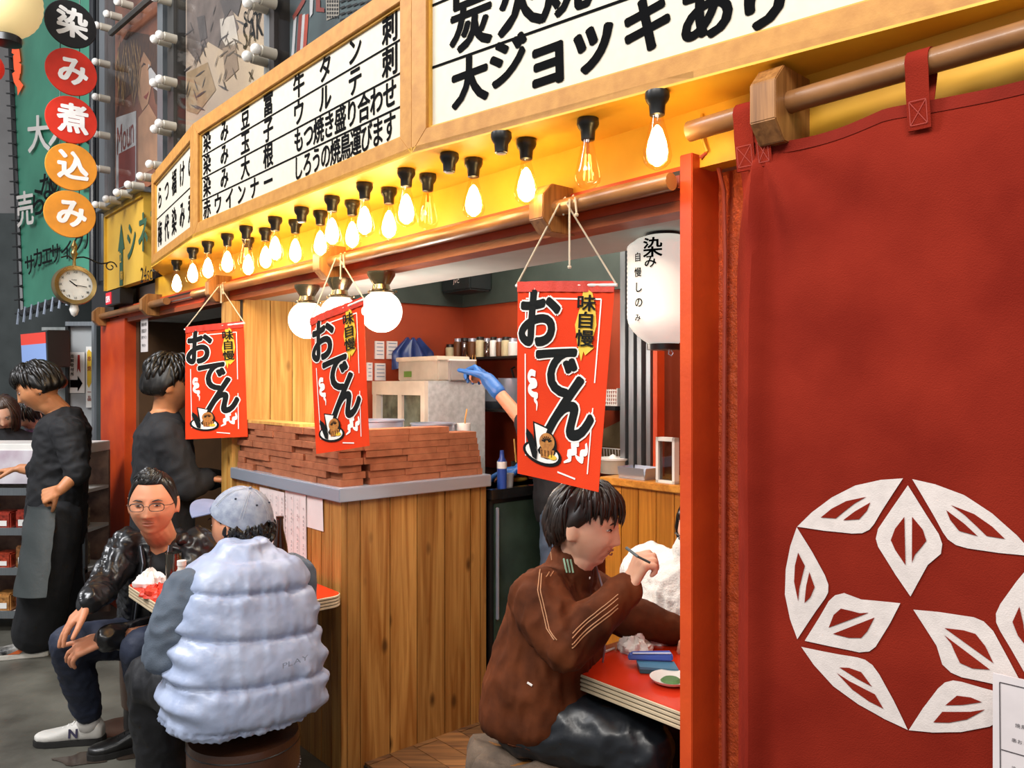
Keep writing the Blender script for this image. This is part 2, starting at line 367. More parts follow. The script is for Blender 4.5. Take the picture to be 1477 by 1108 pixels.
# ---------------------------------------------------------------- sign boards
def board(p, q, label, name='menu_board'):
    p, q = V((p.x, p.y, 0)), V((q.x, q.y, 0))          # p left (far) end, q right (near) end, as seen
    x = (q - p).normalized(); L = (q - p).length; out = V((x.y, -x.x, 0))   # outward, towards the street
    t = thing(name, label, 'sign', (p + q) / 2 + UP * ZS, 'menu boards above the shop front')
    H = ZT - ZS; m = .058; back = -out * .06
    def fr(u, v): return p + x * u + UP * (ZS + v)
    MB().slab([fr(.001, .001) + back, fr(L - .001, .001) + back, fr(L - .001, H) + back, fr(.001, H) + back], out * .042).build('panel', M_PAPER, t)
    for a in ([(0, 0), (L, 0), (L - m, m), (m, m)], [(0, H), (L, H), (L - m, H - m), (m, H - m)], [(0, 0), (0, H), (m, H - m), (m, m)], [(L, 0), (L, H), (L - m, H - m), (L - m, m)]):
        MB().slab([fr(*c) + back for c in a], out * .06).build('frame', M_TAN, t, bev=.0012)
    i = .007
    b = MB()
    for a in ([(m, m), (L-m, m), (L-m-i, m+i), (m+i, m+i)], [(m, H-m), (L-m, H-m), (L-m-i, H-m-i), (m+i, H-m-i)], [(m, m), (m, H-m), (m+i, H-m-i), (m+i, m+i)], [(L-m, m), (L-m, H-m), (L-m-i, H-m-i), (L-m-i, m+i)]):
        b.slab([fr(*c) + back for c in a], out * .05)
    b.build('inner_edge', M_OCH, t)
    f = lambda u, v: fr(u, v) - out * .0165
    return t, f, L, H, m
def uv(px, py, t, f):                                    # where a pixel's ray meets the board's face
    o = f(0, 0); x = (f(1, 0) - o); n = x.cross(UP); p = meet(px, py, o, n); return (p - o).dot(x), p.z - ZS
M_INKB = mat('blue_black_ink', '1d2f52', .5)
# board two (middle)
t, f, L, H, m = board(e2, e1, 'middle menu board with four ruled rows of Japanese dishes in a tan frame')
b = MB(); rows = 4; ih = H - 2 * m; rh = ih / 4
for r in (1, 2, 3): stroke(b, [(m, m + rh * r), (L - m, m + rh * r)], f, .006)
U1 = [uv(x, y, t, f)[0] for x, y in ((298, 215), (323, 195), (353, 178), (386, 155), (430, 130), (468, 105), (511, 78), (561, 45))]
for k, ch in enumerate('染み豆富牛タン刺'): put(b, ch, f, U1[k], m + rh * 3.5, .088, .095, .028)
for k, ch in enumerate('染み玉子ウルテ刺'): put(b, ch, f, U1[k], m + rh * 2.5, .088, .095, .028)
for k, ch in enumerate('染み大根'): put(b, ch, f, U1[k], m + rh * 1.5, .088, .095, .028)
line(b, 'もつ焼き盛り合わせ', f, U1[4], m + rh * 1.5, (U1[7] - U1[4]) / 8, .076, .092, .026)
st = (U1[3] - U1[0]) / 5
line(b, '赤ウインナー', f, U1[0], m + rh * .5, st, .088, .09, .028)
line(b, 'しろうの焼鳥運びます', f, U1[4], m + rh * .5, (U1[7] - U1[4]) / 9, .070, .092, .022)
b.build('lettering', M_INK, t, nofix=True)
# board one (near, right)
t, f, L, H, m = board(e1, eR, 'nearest menu board with two rows of bold black characters, cropped at the top')
b = MB(); ih = H - 2 * m
stroke(b, [(m, m + .168), (L - m, m + .168)], f, .007); stroke(b, [(m, m + .338), (L - m, m + .338)], f, .007)
for ch, x, y, w in (('大', 675, 120, .15), ('ジ', 730, 92, .15), ('ョ', 787, 88, .14), ('ッ', 852, 64, .14), ('キ', 930, 40, .15), ('あ', 1015, 20, .15), ('り', 1100, 2, .15)):
    u, v = uv(x, y, t, f); put(b, ch, f, u, v, w * (1.05 if ch in 'ョッ' else .88), w * (1.08 if ch in 'ョッ' else .90), .045, rot=.03)
for ch, x in (('炭', 676), ('火', 748), ('焼', 812), ('き', 890)):
    u, v = uv(x, 20 if x < 700 else 0, t, f); put(b, ch, f, u, m + .252, .155, .165, .036)
b.build('lettering', M_INK, t, nofix=True)
# board three (far, left)
t, f, L, H, m = board(e3, e2, 'farthest and smallest menu board with two rows of characters')
b = MB(); ih = H - 2 * m; stroke(b, [(m, m + ih / 2), (L - m, m + ih / 2)], f, .006)
for k, ch in enumerate('らつ福けの'): put(b, ch, f, m + .09 + k * (L - 2*m - .16) / 4, m + ih * .75, .12, .13, .03)
for k, ch in enumerate('梅代染み煮'): put(b, ch, f, m + .09 + k * (L - 2*m - .16) / 4, m + ih * .25, .12, .14, .03)
b.build('lettering', M_INK, t, nofix=True)

# ---------------------------------------------------------------- poles and brackets
def bracket(s, z, label, t0=-.052, t1=.07, thick=.055, hh=.064):
    c = .034; pts = [(t0 + c, -hh), (t1, -hh), (t1, hh), (t0 + c, hh), (t0, hh - c), (t0, -hh + c)]
    return MB().slab([W(s, a, z + h) for a, h in pts], U * thick).build('pole_bracket', M_OAK, bev=.002, label=label, cat='bracket', group='octagonal wooden pole brackets')
ZP = CAMZ + .465
bracket(.375, ZP, 'octagonal oak bracket holding the pole above the largest red banner')
bracket(1.60, ZP, 'octagonal oak bracket holding the pole above the middle red banner')
bracket(2.72, ZP, 'octagonal oak bracket holding the pole above the farthest red banner')
bracket(3.77, ZP, 'octagonal oak bracket beside the sawn right end of the short pole')
bracket(4.85, ZP, 'octagonal oak bracket at the far end of the red beam, by the clock')
MB().tube([W(0, 0, ZP), W(3.07, 0, ZP)], .021, 16).build('curtain_pole', M_POLE, smooth=True, label='long round wooden pole running below the filament bulbs', cat='pole')
MB().tube([W(3.5, 0, ZP), W(4.9, 0, ZP)], .021, 16).build('curtain_pole', M_POLE, smooth=True, label='short round wooden pole at the far left end of the beam', cat='pole')
C0 = V((.43, 1.70, 0)); C1 = V((.93, 1.19, 0)); cd = (C1 - C0).normalized()
def CW(a, o, z): return C0 + cd * a + V((-cd.y * -1, 0, 0)) * 0 + V((cd.y, -cd.x, 0)) * o + UP * z   # o > 0 towards the street
ZC = 2.052
b = MB().tube([CW(-.06, 0, ZC), CW(1.2, 0, ZC + .03)], .022, 16); b.build('curtain_pole', M_POLE, smooth=True, label='thick wooden pole carrying the large dark red curtain', cat='pole')
cb = [( .06, -.072), (-.12, -.072), (-.12, .072), (.022, .072), (.06, .036), (.06, -.036)]
cb = [(.022, -.075), (-.115, -.075), (-.115, .075), (.022, .075), (.058, .038), (.058, -.038)]
a0 = (onT(1118, 150, -.04) - C0).dot(cd)
MB().slab([CW(a0 - .03, o, ZC + h) for o, h in cb], cd * .055).build('pole_bracket', M_OAK, bev=.002, label='octagonal oak bracket at the corner of the dark red curtain', cat='bracket', group='octagonal wooden pole brackets')

# ---------------------------------------------------------------- the big curtain
M_CURT = mat('curtain_cotton', '8e2818', .85, var=.08, vscale=5, bump=.35, bscale=420, spec=.12, col2='781c0f')
A0 = .058
def curt(a, z, off=0):
    a0_, a = a, a - A0; zt = 2.0; d = (zt - z)
    o = .020 * math.sin(a * 9 + 1.0) * math.exp(-max(0, a - .1) * 3) * min(1, d * 3)
    o += .030 * math.exp(-((a - .05) / .022) ** 2) * min(1, d * 2 + .2)
    o -= .018 * math.exp(-((a) / .016) ** 2)
    rr = math.hypot(a - .05, d * .7) + .05; ang = math.atan2(d * .7, a - .05)
    o += .026 * math.sin(ang * 8) * math.exp(-rr * 4.2) * min(1, d * 6)
    o += .003 * noise.noise(V((a * 5, z * 4, 0))) + .0015 * noise.noise(V((a * 16, z * 11, 3)))
    return CW(a0_, o + off, z)
cu = thing('noren_curtain', 'large dark red cloth curtain with a white hemp-leaf emblem', 'curtain', CW(.5, 0, .35))
def ctop(a): return 1.995 + .012 * a - .018 * math.sin(min(max((a - .08) / .27, 0), 1) * math.pi) * 1 - .02 * math.sin(min(max((a - .37) / .4, 0), 1) * math.pi) * .5
MB().grid(lambda u, v: curt(A0 + u * 1.1, .35 + v * (ctop(A0 + u * 1.1) - .35)), 110, 90, th=V((-cd.y, cd.x, 0)) * .003).build('cloth', M_CURT, cu, smooth=True, nofix=True)
MB().grid(lambda u, v: curt(A0 + u * 1.1, ctop(A0 + u * 1.1) - .022 + v * .022, .0015), 110, 1).build('hem', mat('curtain_hem', '86261a', .85, bump=.3, bscale=400, spec=.12), cu, smooth=True)
EC = meet(1308, 871, CW(0, 0, 0), V((cd.y, -cd.x, 0))); ea, ez = (EC - C0).dot(cd), EC.z
def ecut(cx, cy):
    p = meet(1100 + cx / 2.472, 660 + cy / 2.472, CW(0, 0, 0), V((cd.y, -cd.x, 0))); return (p - C0).dot(cd) - ea, p.z - ez
leaf = [ecut(*c) for c in [(498,75),(420,80),(330,100),(250,142),(185,193),(137,243),(230,260),(320,271),(355,270),(380,258),(396,238),(425,188),(462,130)]]
lc = [[ecut(*c) for c in q] for q in ([(215,212),(250,182),(300,155),(370,140),(330,163),(290,195),(265,216)], [(290,223),(330,192),(384,160),(372,190),(345,220)])]
dia = [ecut(*c) for c in [(515,100),(580,205),(625,275),(637,310),(632,345),(585,385),(523,498),(470,420),(410,320),(402,290),(410,255),(460,180)]]
dc = [[ecut(*c) for c in q] for q in ([(503,212),(470,255),(455,295),(470,330),(507,385)], [(530,212),(568,258),(581,298),(560,325),(540,348),(530,378)])]
def rotp(pts, a): c, s = math.cos(a), math.sin(a); return [(x * c - y * s, x * s + y * c) for x, y in pts]
def mir(pts): return [(-x, y) for x, y in pts]
def dense(pts, k=4): return [(p[0] + (q[0]-p[0]) * i / k, p[1] + (q[1]-p[1]) * i / k) for p, q in zip(pts, pts[1:] + pts[:1]) for i in range(k)]
M_EMB = mat('emblem_white', 'e4d8d2', .75, vscale=50, var=.05, bump=.2, bscale=400)
def tri_patch(mb, pts, off):
    f2 = lambda x, y: curt(ea + x, ez + y, off); bm = bmesh.new()
    fc = bm.faces.new([bm.verts.new((x, y, 0)) for x, y in dense(pts)]); bmesh.ops.triangulate(bm, faces=[fc])
    bmesh.ops.subdivide_edges(bm, edges=bm.edges[:], cuts=1)
    bm.verts.index_update(); mb.add([f2(v.co.x, v.co.y) for v in bm.verts], [tuple(v.index for v in q.verts) for q in bm.faces]); bm.free()
for k in range(3):
    a = k * 2 * math.pi / 3
    for src, cuts in ((leaf, lc), (mir(leaf), [mir(q) for q in lc]), (dia, dc)):
        b = MB(); tri_patch(b, rotp(src, a), .0022); lf_ = b.build('emblem_leaf', M_EMB, cu, nofix=True)
        for q in cuts: b = MB(); tri_patch(b, rotp(q, a), .0034); b.build('leaf_cutout', M_CURT, lf_, nofix=True)
def strap(a, w, label=None):
    b = MB(); pr = []
    for k in range(9):
        an = rad(-80 + k * 32.5); pr.append((math.cos(an) * .026, math.sin(an) * .026))
    pr = [(.008, -.115), (.02, -.05)] + [(math.cos(rad(x)) * .0265, math.sin(rad(x)) * .0265) for x in range(-30, 211, 30)] + [(-.012, -.05), (-.003, -.075)]
    rings = [[CW(a, o, ZC + .025 * a + h), CW(a + w, o, ZC + .025 * a + h), CW(a + w, o - .002, ZC + .025 * a + h - .001), CW(a, o - .002, ZC + .025 * a + h - .001)] for o, h in pr]
    b.ring(rings).build('strap', M_CURT, cu, smooth=True)
    s = MB(); f = lambda u, v: CW(a + u, .0105 + .012 * (v / .06), ZC + .025 * a - .112 + v)
    for q in ([(.005, .005), (w - .005, .005)], [(w - .005, .005), (w - .005, .045)], [(w - .005, .045), (.005, .045)], [(.005, .045), (.005, .005)], [(.005, .005), (w - .005, .045)], [(.005, .045), (w - .005, .005)]): stroke(s, q, f, .0012)
    s.build('stitching', mat('stitch_thread', 'b4483c', .8), cu, nofix=True)
strap(A0 + .002, .042); strap(A0 + .048, .032); al = (onT(1306, 110, -.035) - C0).dot(cd); strap(al, .038)
# laminated price sheet in front of the curtain
f = lambda u, v: CW(u, .03, v)
p = meet(1432, 971, CW(0, .03, 0), V((cd.y, -cd.x, 0))); pa, pz = (p - C0).dot(cd), p.z
t = thing('price_sheet', 'white laminated price sheet hung against the curtain at the right edge', 'notice', CW(pa + .1, .02, pz - .3))
MB().slab([f(pa, pz), f(pa + .21, pz), f(pa + .21, pz - .3), f(pa, pz - .3)], V((-cd.y, cd.x, 0)) * .004).build('sheet', mat('laminated_paper', 'e6dcdc', .3, vscale=20, var=.04), t)
f = lambda u, v: CW(pa + u, .031, pz + v); b = MB()
for q in ([(.01, -.012), (.2, -.012)], [(.01, -.012), (.012, -.29)], [(.012, -.12), (.2, -.12)]): stroke(b, q, f, .0015)
for k, (u, v) in enumerate([(.035, -.075), (.03, -.1), (.03, -.145), (.03, -.165), (.03, -.19), (.03, -.215)]): line(b, ['焼鳥盛り合わせ五本', '串おまかせ八百円', '染み豆富三百円', '染み玉子二百円', '染み大根三百円', '牛タン刺七百円'][k], f, u, v, .008, .0075, off=.0)
b.build('print', mat('grey_print', '4c4448', .6), t, nofix=True)
# ================================================================ BULBS
M_FIL = emis('glowing_filament', 'ffdf9e', 38)
M_FILD = emis('dim_filament', 'ffb04a', 5)
M_BG = glass('bulb_glass', 'fff6e6', .2)
def bulb(loc, lit=2, empty=False):
    t = thing('filament_bulb', None, 'light bulb', loc, 'bare filament bulbs under the menu boards'); x, y, z = loc
    o = (x, y, z)
    MB().lathe([(.026, 0), (.027, -.012), (.024, -.02), (.018, -.028), (.0165, -.05), (.013, -.052)], o).build('socket', M_BLACK, t, smooth=True)
    if empty: MB().lathe([(.012, -.045), (.012, -.053), (.008, -.054)], o).build('socket_rim', M_STEEL, t, smooth=True); return t
    g = MB().lathe([(.013, -.05), (.014, -.06), (.018, -.075), (.024, -.1), (.030, -.125), (.032, -.14), (.029, -.152), (.02, -.162), (.008, -.168), (.002, -.169)], o, n=20).build('glass_envelope', M_BG, t, smooth=True)
    if lit == 2: MB().lathe([(.003, -.072), (.011, -.082), (.020, -.108), (.0235, -.13), (.019, -.148), (.006, -.160)], o, n=12).build('filament', M_FIL, t, smooth=True)
    else:
        b = MB()
        for k in range(5):
            a = k * 1.2566; q = (math.cos(a) * .011, math.sin(a) * .011); b.tube([(x + q[0]*.5, y + q[1]*.5, z - .085), (x + q[0], y + q[1], z - .145)], .0011, 4)
        b.build('filament', M_FILD, t); MB().lathe([(.003, -.05), (.004, -.085), (.002, -.1)], o, n=8).build('stem', glass('stem_glass', 'e8d8b0', .3), t)
    return t
BL = [(948,133,2),(848,172,1),(759,202,2),(723,192,0),(683,230,2),(648,222,0),(617,252,1),(586,245,2),(561,272,2),(526,265,2),(508,290,2),(479,284,2),(462,305,2),(435,300,0),(426,318,2),(397,314,2),(383,330,2),(355,327,1),(358,343,2),(328,338,2),(300,349,2),(278,358,2),(255,376,2)]
protos = {}; BL.sort(key=lambda q: -q[0]); n = {0: 0, 1: 0, 2: 0}
for (x, y, k) in BL:
    p = onZ(x, y, ZS - .005)
    s_, t_ = ST(p)
    if t_ > .03: p = W(s_, .03, ZS - .005)
    lab = {2: 'glowing pear-shaped bulb, %s lit one counted from the curtain end', 1: 'clear dim bulb showing its filament, %s dim one from the curtain end', 0: 'black lamp socket without a bulb, %s empty one from the curtain end'}[k] % ORD[n[k]]; n[k] += 1
    if k not in protos: protos[k] = o = bulb(p, k, k == 0); o['label'] = lab
    else: o = dup(protos[k], p, lab)
    if k == 0: o.name = 'lamp_socket'; o['category'] = 'lamp socket'; o['group'] = 'empty lamp sockets under the menu boards'
# ================================================================ RED BANNERS
M_FLAG = mat('banner_red', 'd83a10', .75, bump=.2, bscale=500, vscale=6, col2='cc320a', spec=.2)
M_WINK = mat('white_print', 'ece4dc', .6, var=.03); M_BINK = mat('charcoal_print', '191b1b', .8, var=.05, spec=.1); M_YINK = mat('yellow_print', 'e8bc30', .6); M_TINK = mat('brown_print', 'b97a32', .6, col2='8f541c', vscale=120)
def banner(c4, poleS, label, tail=True):
    tl, tr, br, bl = c4; t = thing('oden_banner', label, 'banner', (bl + br) / 2, 'red oden banners hanging from the pole')
    w = ((tr - tl).length + (br - bl).length) / 2; nrm = (tr - tl).cross(bl - tl).normalized()
    if nrm.y > 0: nrm = -nrm
    def f(u, v, off=0):                                   # u 0..1 from the left, v 0..1 from the top
        p = tl.lerp(tr, u).lerp(bl.lerp(br, u), v)
        return p + nrm * (.005 * math.sin(u * 5 + v * 2.4) * (1 - .3 * v) + .0012 * math.sin(u * 38) * math.exp(-v * 14) + off)
    MB().grid(lambda a, c: f(a, c), 40, 40, th=-nrm * .0012).build('cloth', M_FLAG, t, smooth=True, nofix=True)
    MB().grid(lambda a, c: f(a, c * .055, .0035 + .0012 * math.sin(a * 55)), 60, 3).build('top_hem', mat('banner_hem', 'c42c12', .6, bump=.3, bscale=300), t, smooth=True)
    MB().tube([f(-.025, .02), f(1.025, .02)], .0045, 8).build('rod', M_WHITE, t, smooth=True)
    k = w; F1 = lambda o: (lambda u, v: f(u, v, o))
    b = MB(); fr = F1(.0022)
    for q in ([(.1, .09), (.88, .09)], [(.88, .09), (.87, .5)], [(.87, .62), (.86, .93)], [(.1, .1), (.1, .28)], [(.1, .38), (.11, .9)], [(.5, .95), (.72, .965)]): stroke(b, [(q[0][0] + (q[1][0] - q[0][0]) * i / 6, q[0][1] + (q[1][1] - q[0][1]) * i / 6) for i in range(7)], fr, .013 if q[0][1] != q[1][1] and abs(q[0][0]-q[1][0]) < .1 else .008)
    # big lettering, with a white outline laid under it
    G = [('お', .225, .21, .48, .33, .08), ('で', .42, .465, .50, .30, .1), ('ん', .62, .645, .56, .36, .32)]
    for ch, u, v, ww, hh, ro in G:
        vs, fs, _ = glyph(ch, 0, 4); c, s = math.cos(ro), math.sin(ro)
        for i_, (dx, dy) in enumerate(fat(.075)): f_ = F1(.0022 + i_ * 6e-5); b.add([f_(u + (x+dx + ro * y) * ww, v - (y+dy) * hh) for x, y in vs], fs)
    def wav(pts, ww):
        q, wq = [], []
        for i in range(len(pts) - 1):
            p0, p1, p2, p3 = pts[max(i-1, 0)], pts[i], pts[i+1], pts[min(i+2, len(pts)-1)]
            for j in range(6):
                t_ = j / 6; h = [(-t_**3 + 2*t_**2 - t_) / 2, (3*t_**3 - 5*t_**2 + 2) / 2, (-3*t_**3 + 4*t_**2 + t_) / 2, (t_**3 - t_**2) / 2]
                q.append(tuple(h[0]*p0[a] + h[1]*p1[a] + h[2]*p2[a] + h[3]*p3[a] for a in (0, 1))); wq.append(ww[i] * (1 - t_) + ww[i+1] * t_)
        stroke(b, q, fr, wq)
    wav([(.22, .48), (.17, .475), (.145, .495), (.16, .515), (.21, .52), (.225, .535), (.17, .545), (.15, .565), (.19, .585), (.24, .588), (.215, .61), (.24, .63), (.235, .67)], [.03, .035, .03, .028, .035, .03, .035, .03, .03, .028, .022, .02, .004])
    wav([(.74, .795), (.66, .81), (.71, .835), (.62, .85), (.65, .875), (.56, .9)], [.03, .035, .03, .035, .025, .006])
    wav([(.82, .79), (.83, .83), (.77, .84), (.79, .87), (.73, .865), (.70, .845)], [.02, .035, .03, .035, .02, .01])
    def ellp(cu, cv, a, c_, n=24, rot=0): return [(cu + (math.cos(q) * a * math.cos(rot) - math.sin(q) * c_ * 2 * math.sin(rot)), cv + (math.cos(q) * a * math.sin(rot) * .5 + math.sin(q) * c_ * math.cos(rot))) for q in (2 * math.pi * i / n for i in range(n))]
    b.build('white_print', M_WINK, t, nofix=True)
    b = MB(); fr = F1(.0034)
    for ch, u, v, ww, hh, ro in G:
        vs, fs, _ = glyph(ch, 0, 4); c, s = math.cos(ro), math.sin(ro)
        for i_, (dx, dy) in enumerate(fat(.042)): f_ = F1(.0034 + i_ * 5e-5); b.add([f_(u + (x+dx + ro * y) * ww, v - (y+dy) * hh) for x, y in vs], fs)
    shape(b, ellp(.31, .875, .235, .058, rot=.12), F1(.0026)); shape(b, [(.13, .76), (.2, .79), (.26, .87), (.25, .91), (.2, .9), (.12, .79)], F1(.006)); shape(b, [(.2, .72), (.40, .745), (.35, .82), (.28, .88), (.22, .83)], F1(.0042)); shape(b, ellp(.37, .83, .115, .068), F1(.0046))
    b.build('black_print', M_BINK, t, nofix=True)
    b = MB(); shape(b, ellp(.31, .872, .2, .046, rot=.12), F1(.0032)); shape(b, [(.22, .73), (.37, .75), (.32, .82), (.26, .86)], F1(.0048)); b.build('plate_print', M_WINK, t, nofix=True)
    b = MB(); shape(b, [(.74, .04), (.79, .06), (.83, .14), (.85, .22), (.81, .31), (.84, .33), (.75, .37), (.73, .35), (.71, .40), (.66, .31), (.63, .22), (.68, .12), (.70, .05)], F1(.0028)); b.build('yellow_brushmark', M_YINK, t, nofix=True); b = MB(); shape(b, ellp(.44, .885, .05, .012), F1(.0054)); b.build('yellow_print', M_YINK, t, nofix=True)
    b = MB(); shape(b, ellp(.37, .815, .09, .045), F1(.0056)); shape(b, [(.29, .85), (.46, .85), (.44, .895), (.3, .893)], F1(.005)); b.build('dish_print', M_TINK, t, nofix=True)
    b = MB(); fr = F1(.0066)
    for ch, v in (('味', .115), ('自', .2), ('慢', .29)):
        vs, fs, _ = glyph(ch)
        for dx, dy in fat(.022): b.add([fr(.735 + (x+dx) * .2, v - (y+dy) * .088) for x, y in vs], fs)
        b.build('character', M_BINK, t, nofix=True); b = MB()
    for q in range(7): a = .4 + q * .42; stroke(b, [(.37 + math.cos(a) * .02, .815 + math.sin(a) * -.01), (.37 + math.cos(a) * .06, .815 - math.sin(a) * .03)], fr, .008)
    for q in range(4): stroke(b, [(.31 + q * .04, .855), (.315 + q * .038, .885)], fr, .007)
    b.build('small_print', M_BINK, t, nofix=True)
    top = W(poleS, 0, ZP); ov = V(( -N.x, -N.y, 0)) * .024
    MB().tube([f(-.02, .02), top + ov + UP * .0, top + UP * .024, top - ov, top + ov * .3 - UP * .022 , ], .0026, 6).build('cord', M_ROPE, t, smooth=True)
    MB().tube([f(1.02, .02), top + ov - U * .03, top + UP * .024 - U * .03, top - ov - U * .03], .0026, 6).build('cord', M_ROPE, t, smooth=True)
    a = top - U * .04 - N * .024
    MB().tube([a + UP * .01, a - UP * .06, a - UP * (.16 if tail else .07)], .0028, 6).ball(a - UP * (.165 if tail else .075), .0055, 8).build('cord_tail', M_ROPE, t, smooth=True)
    MB().tube([a - U * .02 + UP * .01, a - U * .025 - UP * .03], .0028, 6).ball(a - U * .025 - UP * .035, .006, 8).build('cord_tail', M_ROPE, t, smooth=True)
banner((R(747, 407, 2.16), R(886, 405, 2.02), R(864, 710, 1.93), R(747, 683, 2.10)), .345, 'nearest and largest red oden banner, hanging over the diner in brown')
banner((R(448, 460, 3.08), R(522, 428, 2.84), R(534, 643, 2.84), R(457, 655, 3.02)), 1.53, 'middle red oden banner, hanging before the stacked terracotta tiles', False)
banner((R(268, 472, 3.86), R(350, 463, 3.74), R(358, 630, 3.72), R(268, 634, 3.83)), 2.68, 'farthest red oden banner, beside the man in the black sweater', False)

# ================================================================ COUNTER
ct = thing('serving_counter', 'pine-planked serving counter with a steel edge, under the stacked tiles', 'counter', W(2.0, .4, 0))
MB().fb(1.61, 2.60, .06, .73, 0.02, 1.045).build('carcass', M_DARK, ct)
xs = [486, 500, 519, 562, 601, 641, 678, 692, 701]
ts = [max(.03, ST(onS(x, 800, 1.59))[1]) for x in xs]; ts[0] = .03
for i in range(len(ts) - 1): MB().fb(1.585 + random.uniform(0, .002), 1.61, ts[i] + .0018, ts[i+1] - .0018, 0.0, 1.05).build('plank', M_PINE, ct, bev=.0015)
ss = [1.587, 1.66, 1.745, 1.83, 1.93, 2.03, 2.13, 2.23, 2.33, 2.42, 2.51, 2.6]
for i in range(len(ss) - 1): MB().fb(ss[i] + .0012, ss[i+1] - .0012, .032 + random.uniform(0, .002), .06, 0.0, 1.05).build('plank', M_PINE, ct, bev=.0015)
MB().fb(1.565, 2.62, .012, .76, 1.05, 1.102).build('worktop', M_STEEL, ct, bev=.003)
# menu sheets pinned to its street side
def tsheet(x0, y0, x1, y1, t0, label, txt=True, seed=1):
    a, c = onT(x0, y0, t0), onT(x1, y1, t0); s0, s1 = ST(a)[0], ST(c)[0]; h0, h1 = a.z, c.z; rnd = random.Random(seed)
    t = thing('menu_sheet', label, 'menu', W((s0 + s1) / 2, t0, h1)); g = lambda u, v: W(s0 - u, t0 - .002, h0 + v)
    w, h = s0 - s1, h0 - h1
    MB().grid(lambda u, v: W(s0 - u * w, t0 + .002 - .004 * u * (1 - v), h0 - v * h), 6, 6, th=-N * .001).build('paper', mat('menu_paper', 'd9cfcb', .6, vscale=10, var=.05), t)
    if txt:
        b = MB(); g = lambda u, v: W(s0 - u, t0 - .0065, h0 + v); cols = max(2, int(w / .045)); chs = '豆富玉子大根牛焼鳥盛合串酒麦茶百円おでんたこ天もつ煮'
        for ci in range(cols):
            u = .02 + ci * (w - .03) / max(1, cols - 1) * .97; v = -.03; stroke(b, [(u + .02, -.015), (u + .02, -h + .02)], g, .0012)
            while v > -h + .04:
                if rnd.random() > .2: put(b, rnd.choice(chs), g, u, v, .013, off=0, res=1)
                v -= .0165
        b.build('handwriting', mat('pencil_print', '5a5254', .7), t, nofix=True)
tsheet(374, 702, 411, 815, .028, 'menu sheet on the counter side, directly behind the brown beer bottle', seed=3)
tsheet(411, 706, 442, 825, .027, 'long handwritten menu sheet right of the brown beer bottle', seed=5)
tsheet(442, 712, 466, 767, .028, 'short plain paper beside the long menu sheet on the counter', False)

# terracotta tiles stacked along the counter's two open edges
br = thing('tile_parapet', 'low wall of stacked terracotta tiles along the counter edge', 'tile stack', W(2.0, .3, 1.102))
rnd = random.Random(11); BH = .0272
base = MB().hexa([V((x, y, z)) for z in (-.5, .5) for x, y in ((-.5, -.5), (.5, -.5), (.5, .5), (-.5, .5))])
def tile(s0, s1, t0, t1, z): return MB().fb(s0, s1, t0, t1, z + .0006, z + BH - .0006).build('tile', M_BRICK, br)
z = 1.102
for r in range(8):
    # run along the street edge (leftwards from the corner)
    s = 1.60 + .012 * rnd.random(); last = 2.585
    first = True
    while s < last - .04:
        l = rnd.choice((.21, .21, .19)) if not (first and r % 2) else .1
        e = min(s + l, last)
        jt = rnd.uniform(-.004, .006) + (.012 if rnd.random() < .15 else 0)
        tile(s + .001, e - .001, .035 + jt, .135 + jt, z); s = e; first = False
    # run into the shop
    t = .14 if r % 2 else .145; gap = r in (0, 1, 2)
    t += .02 if gap else .0; top = r >= 7
    tt = t
    while tt < (.72 if not top else .42):
        e = min(tt + rnd.choice((.21, .2, .17)), .735 - .006 * r)
        js = rnd.uniform(-.003, .005); tile(1.595 + js, 1.695 + js, tt + .001, e - .001, z)
        tt = e
        if e >= .735 - .006 * r: break
    z += BH
MB().fb(1.95, 2.585, .04, .14, z, z + .012).build('capping_board', M_PINEL, br)
# pots on the counter
def pot(c, r, h, label, handles=True):
    t = thing('stock_pot', label, 'pot', c)
    MB().lathe([(r * .96, 0), (r, .01), (r, h), (r * 1.04, h + .002), (r * 1.04, h + .008), (r * .97, h + .008), (r * .95, .02), (.001, .02)], c, n=32).build('pot_body', M_STEEL, t, smooth=True)
    MB().lathe([(r * .955, h - .05), (.001, h - .045)], c, n=32).build('broth', mat('dark_broth', '4a2a14', .15), t)
    if handles:
        for a in (0.4, 3.5):
            q = V(c) + V((math.cos(a) * r, math.sin(a) * r, h * .8)); d = V((math.cos(a), math.sin(a), 0)); e = V((-d.y, d.x, 0))
            MB().tube([q - e * .04, q - e * .035 + d * .03, q + e * .035 + d * .03, q + e * .04], .005, 8).build('handle', M_STEEL, t, smooth=True)
pot(W(1.93, .41, 1.102), .11, .232, 'wide steel stock pot behind the tiles, left one')
pot(W(1.81, .62, 1.102), .10, .215, 'steel stock pot behind the tiles, right one, with a dark rim')
p = W(1.738, .735, 1.102); t = thing('cutlery_tray', 'white tray holding a wooden spoon beside the right stock pot', 'tray', p)
MB().lathe([(.028, 0), (.035, .22), (.032, .22), (.025, .01)], p, n=16).build('tray_body', M_WHITE, t, smooth=True)
MB().tube([p + V((0, 0, .02)), p + V((.01, 0, .24)), p + V((.018, 0, .285))], .004, 6).build('spoon_handle', M_PINEL, t)

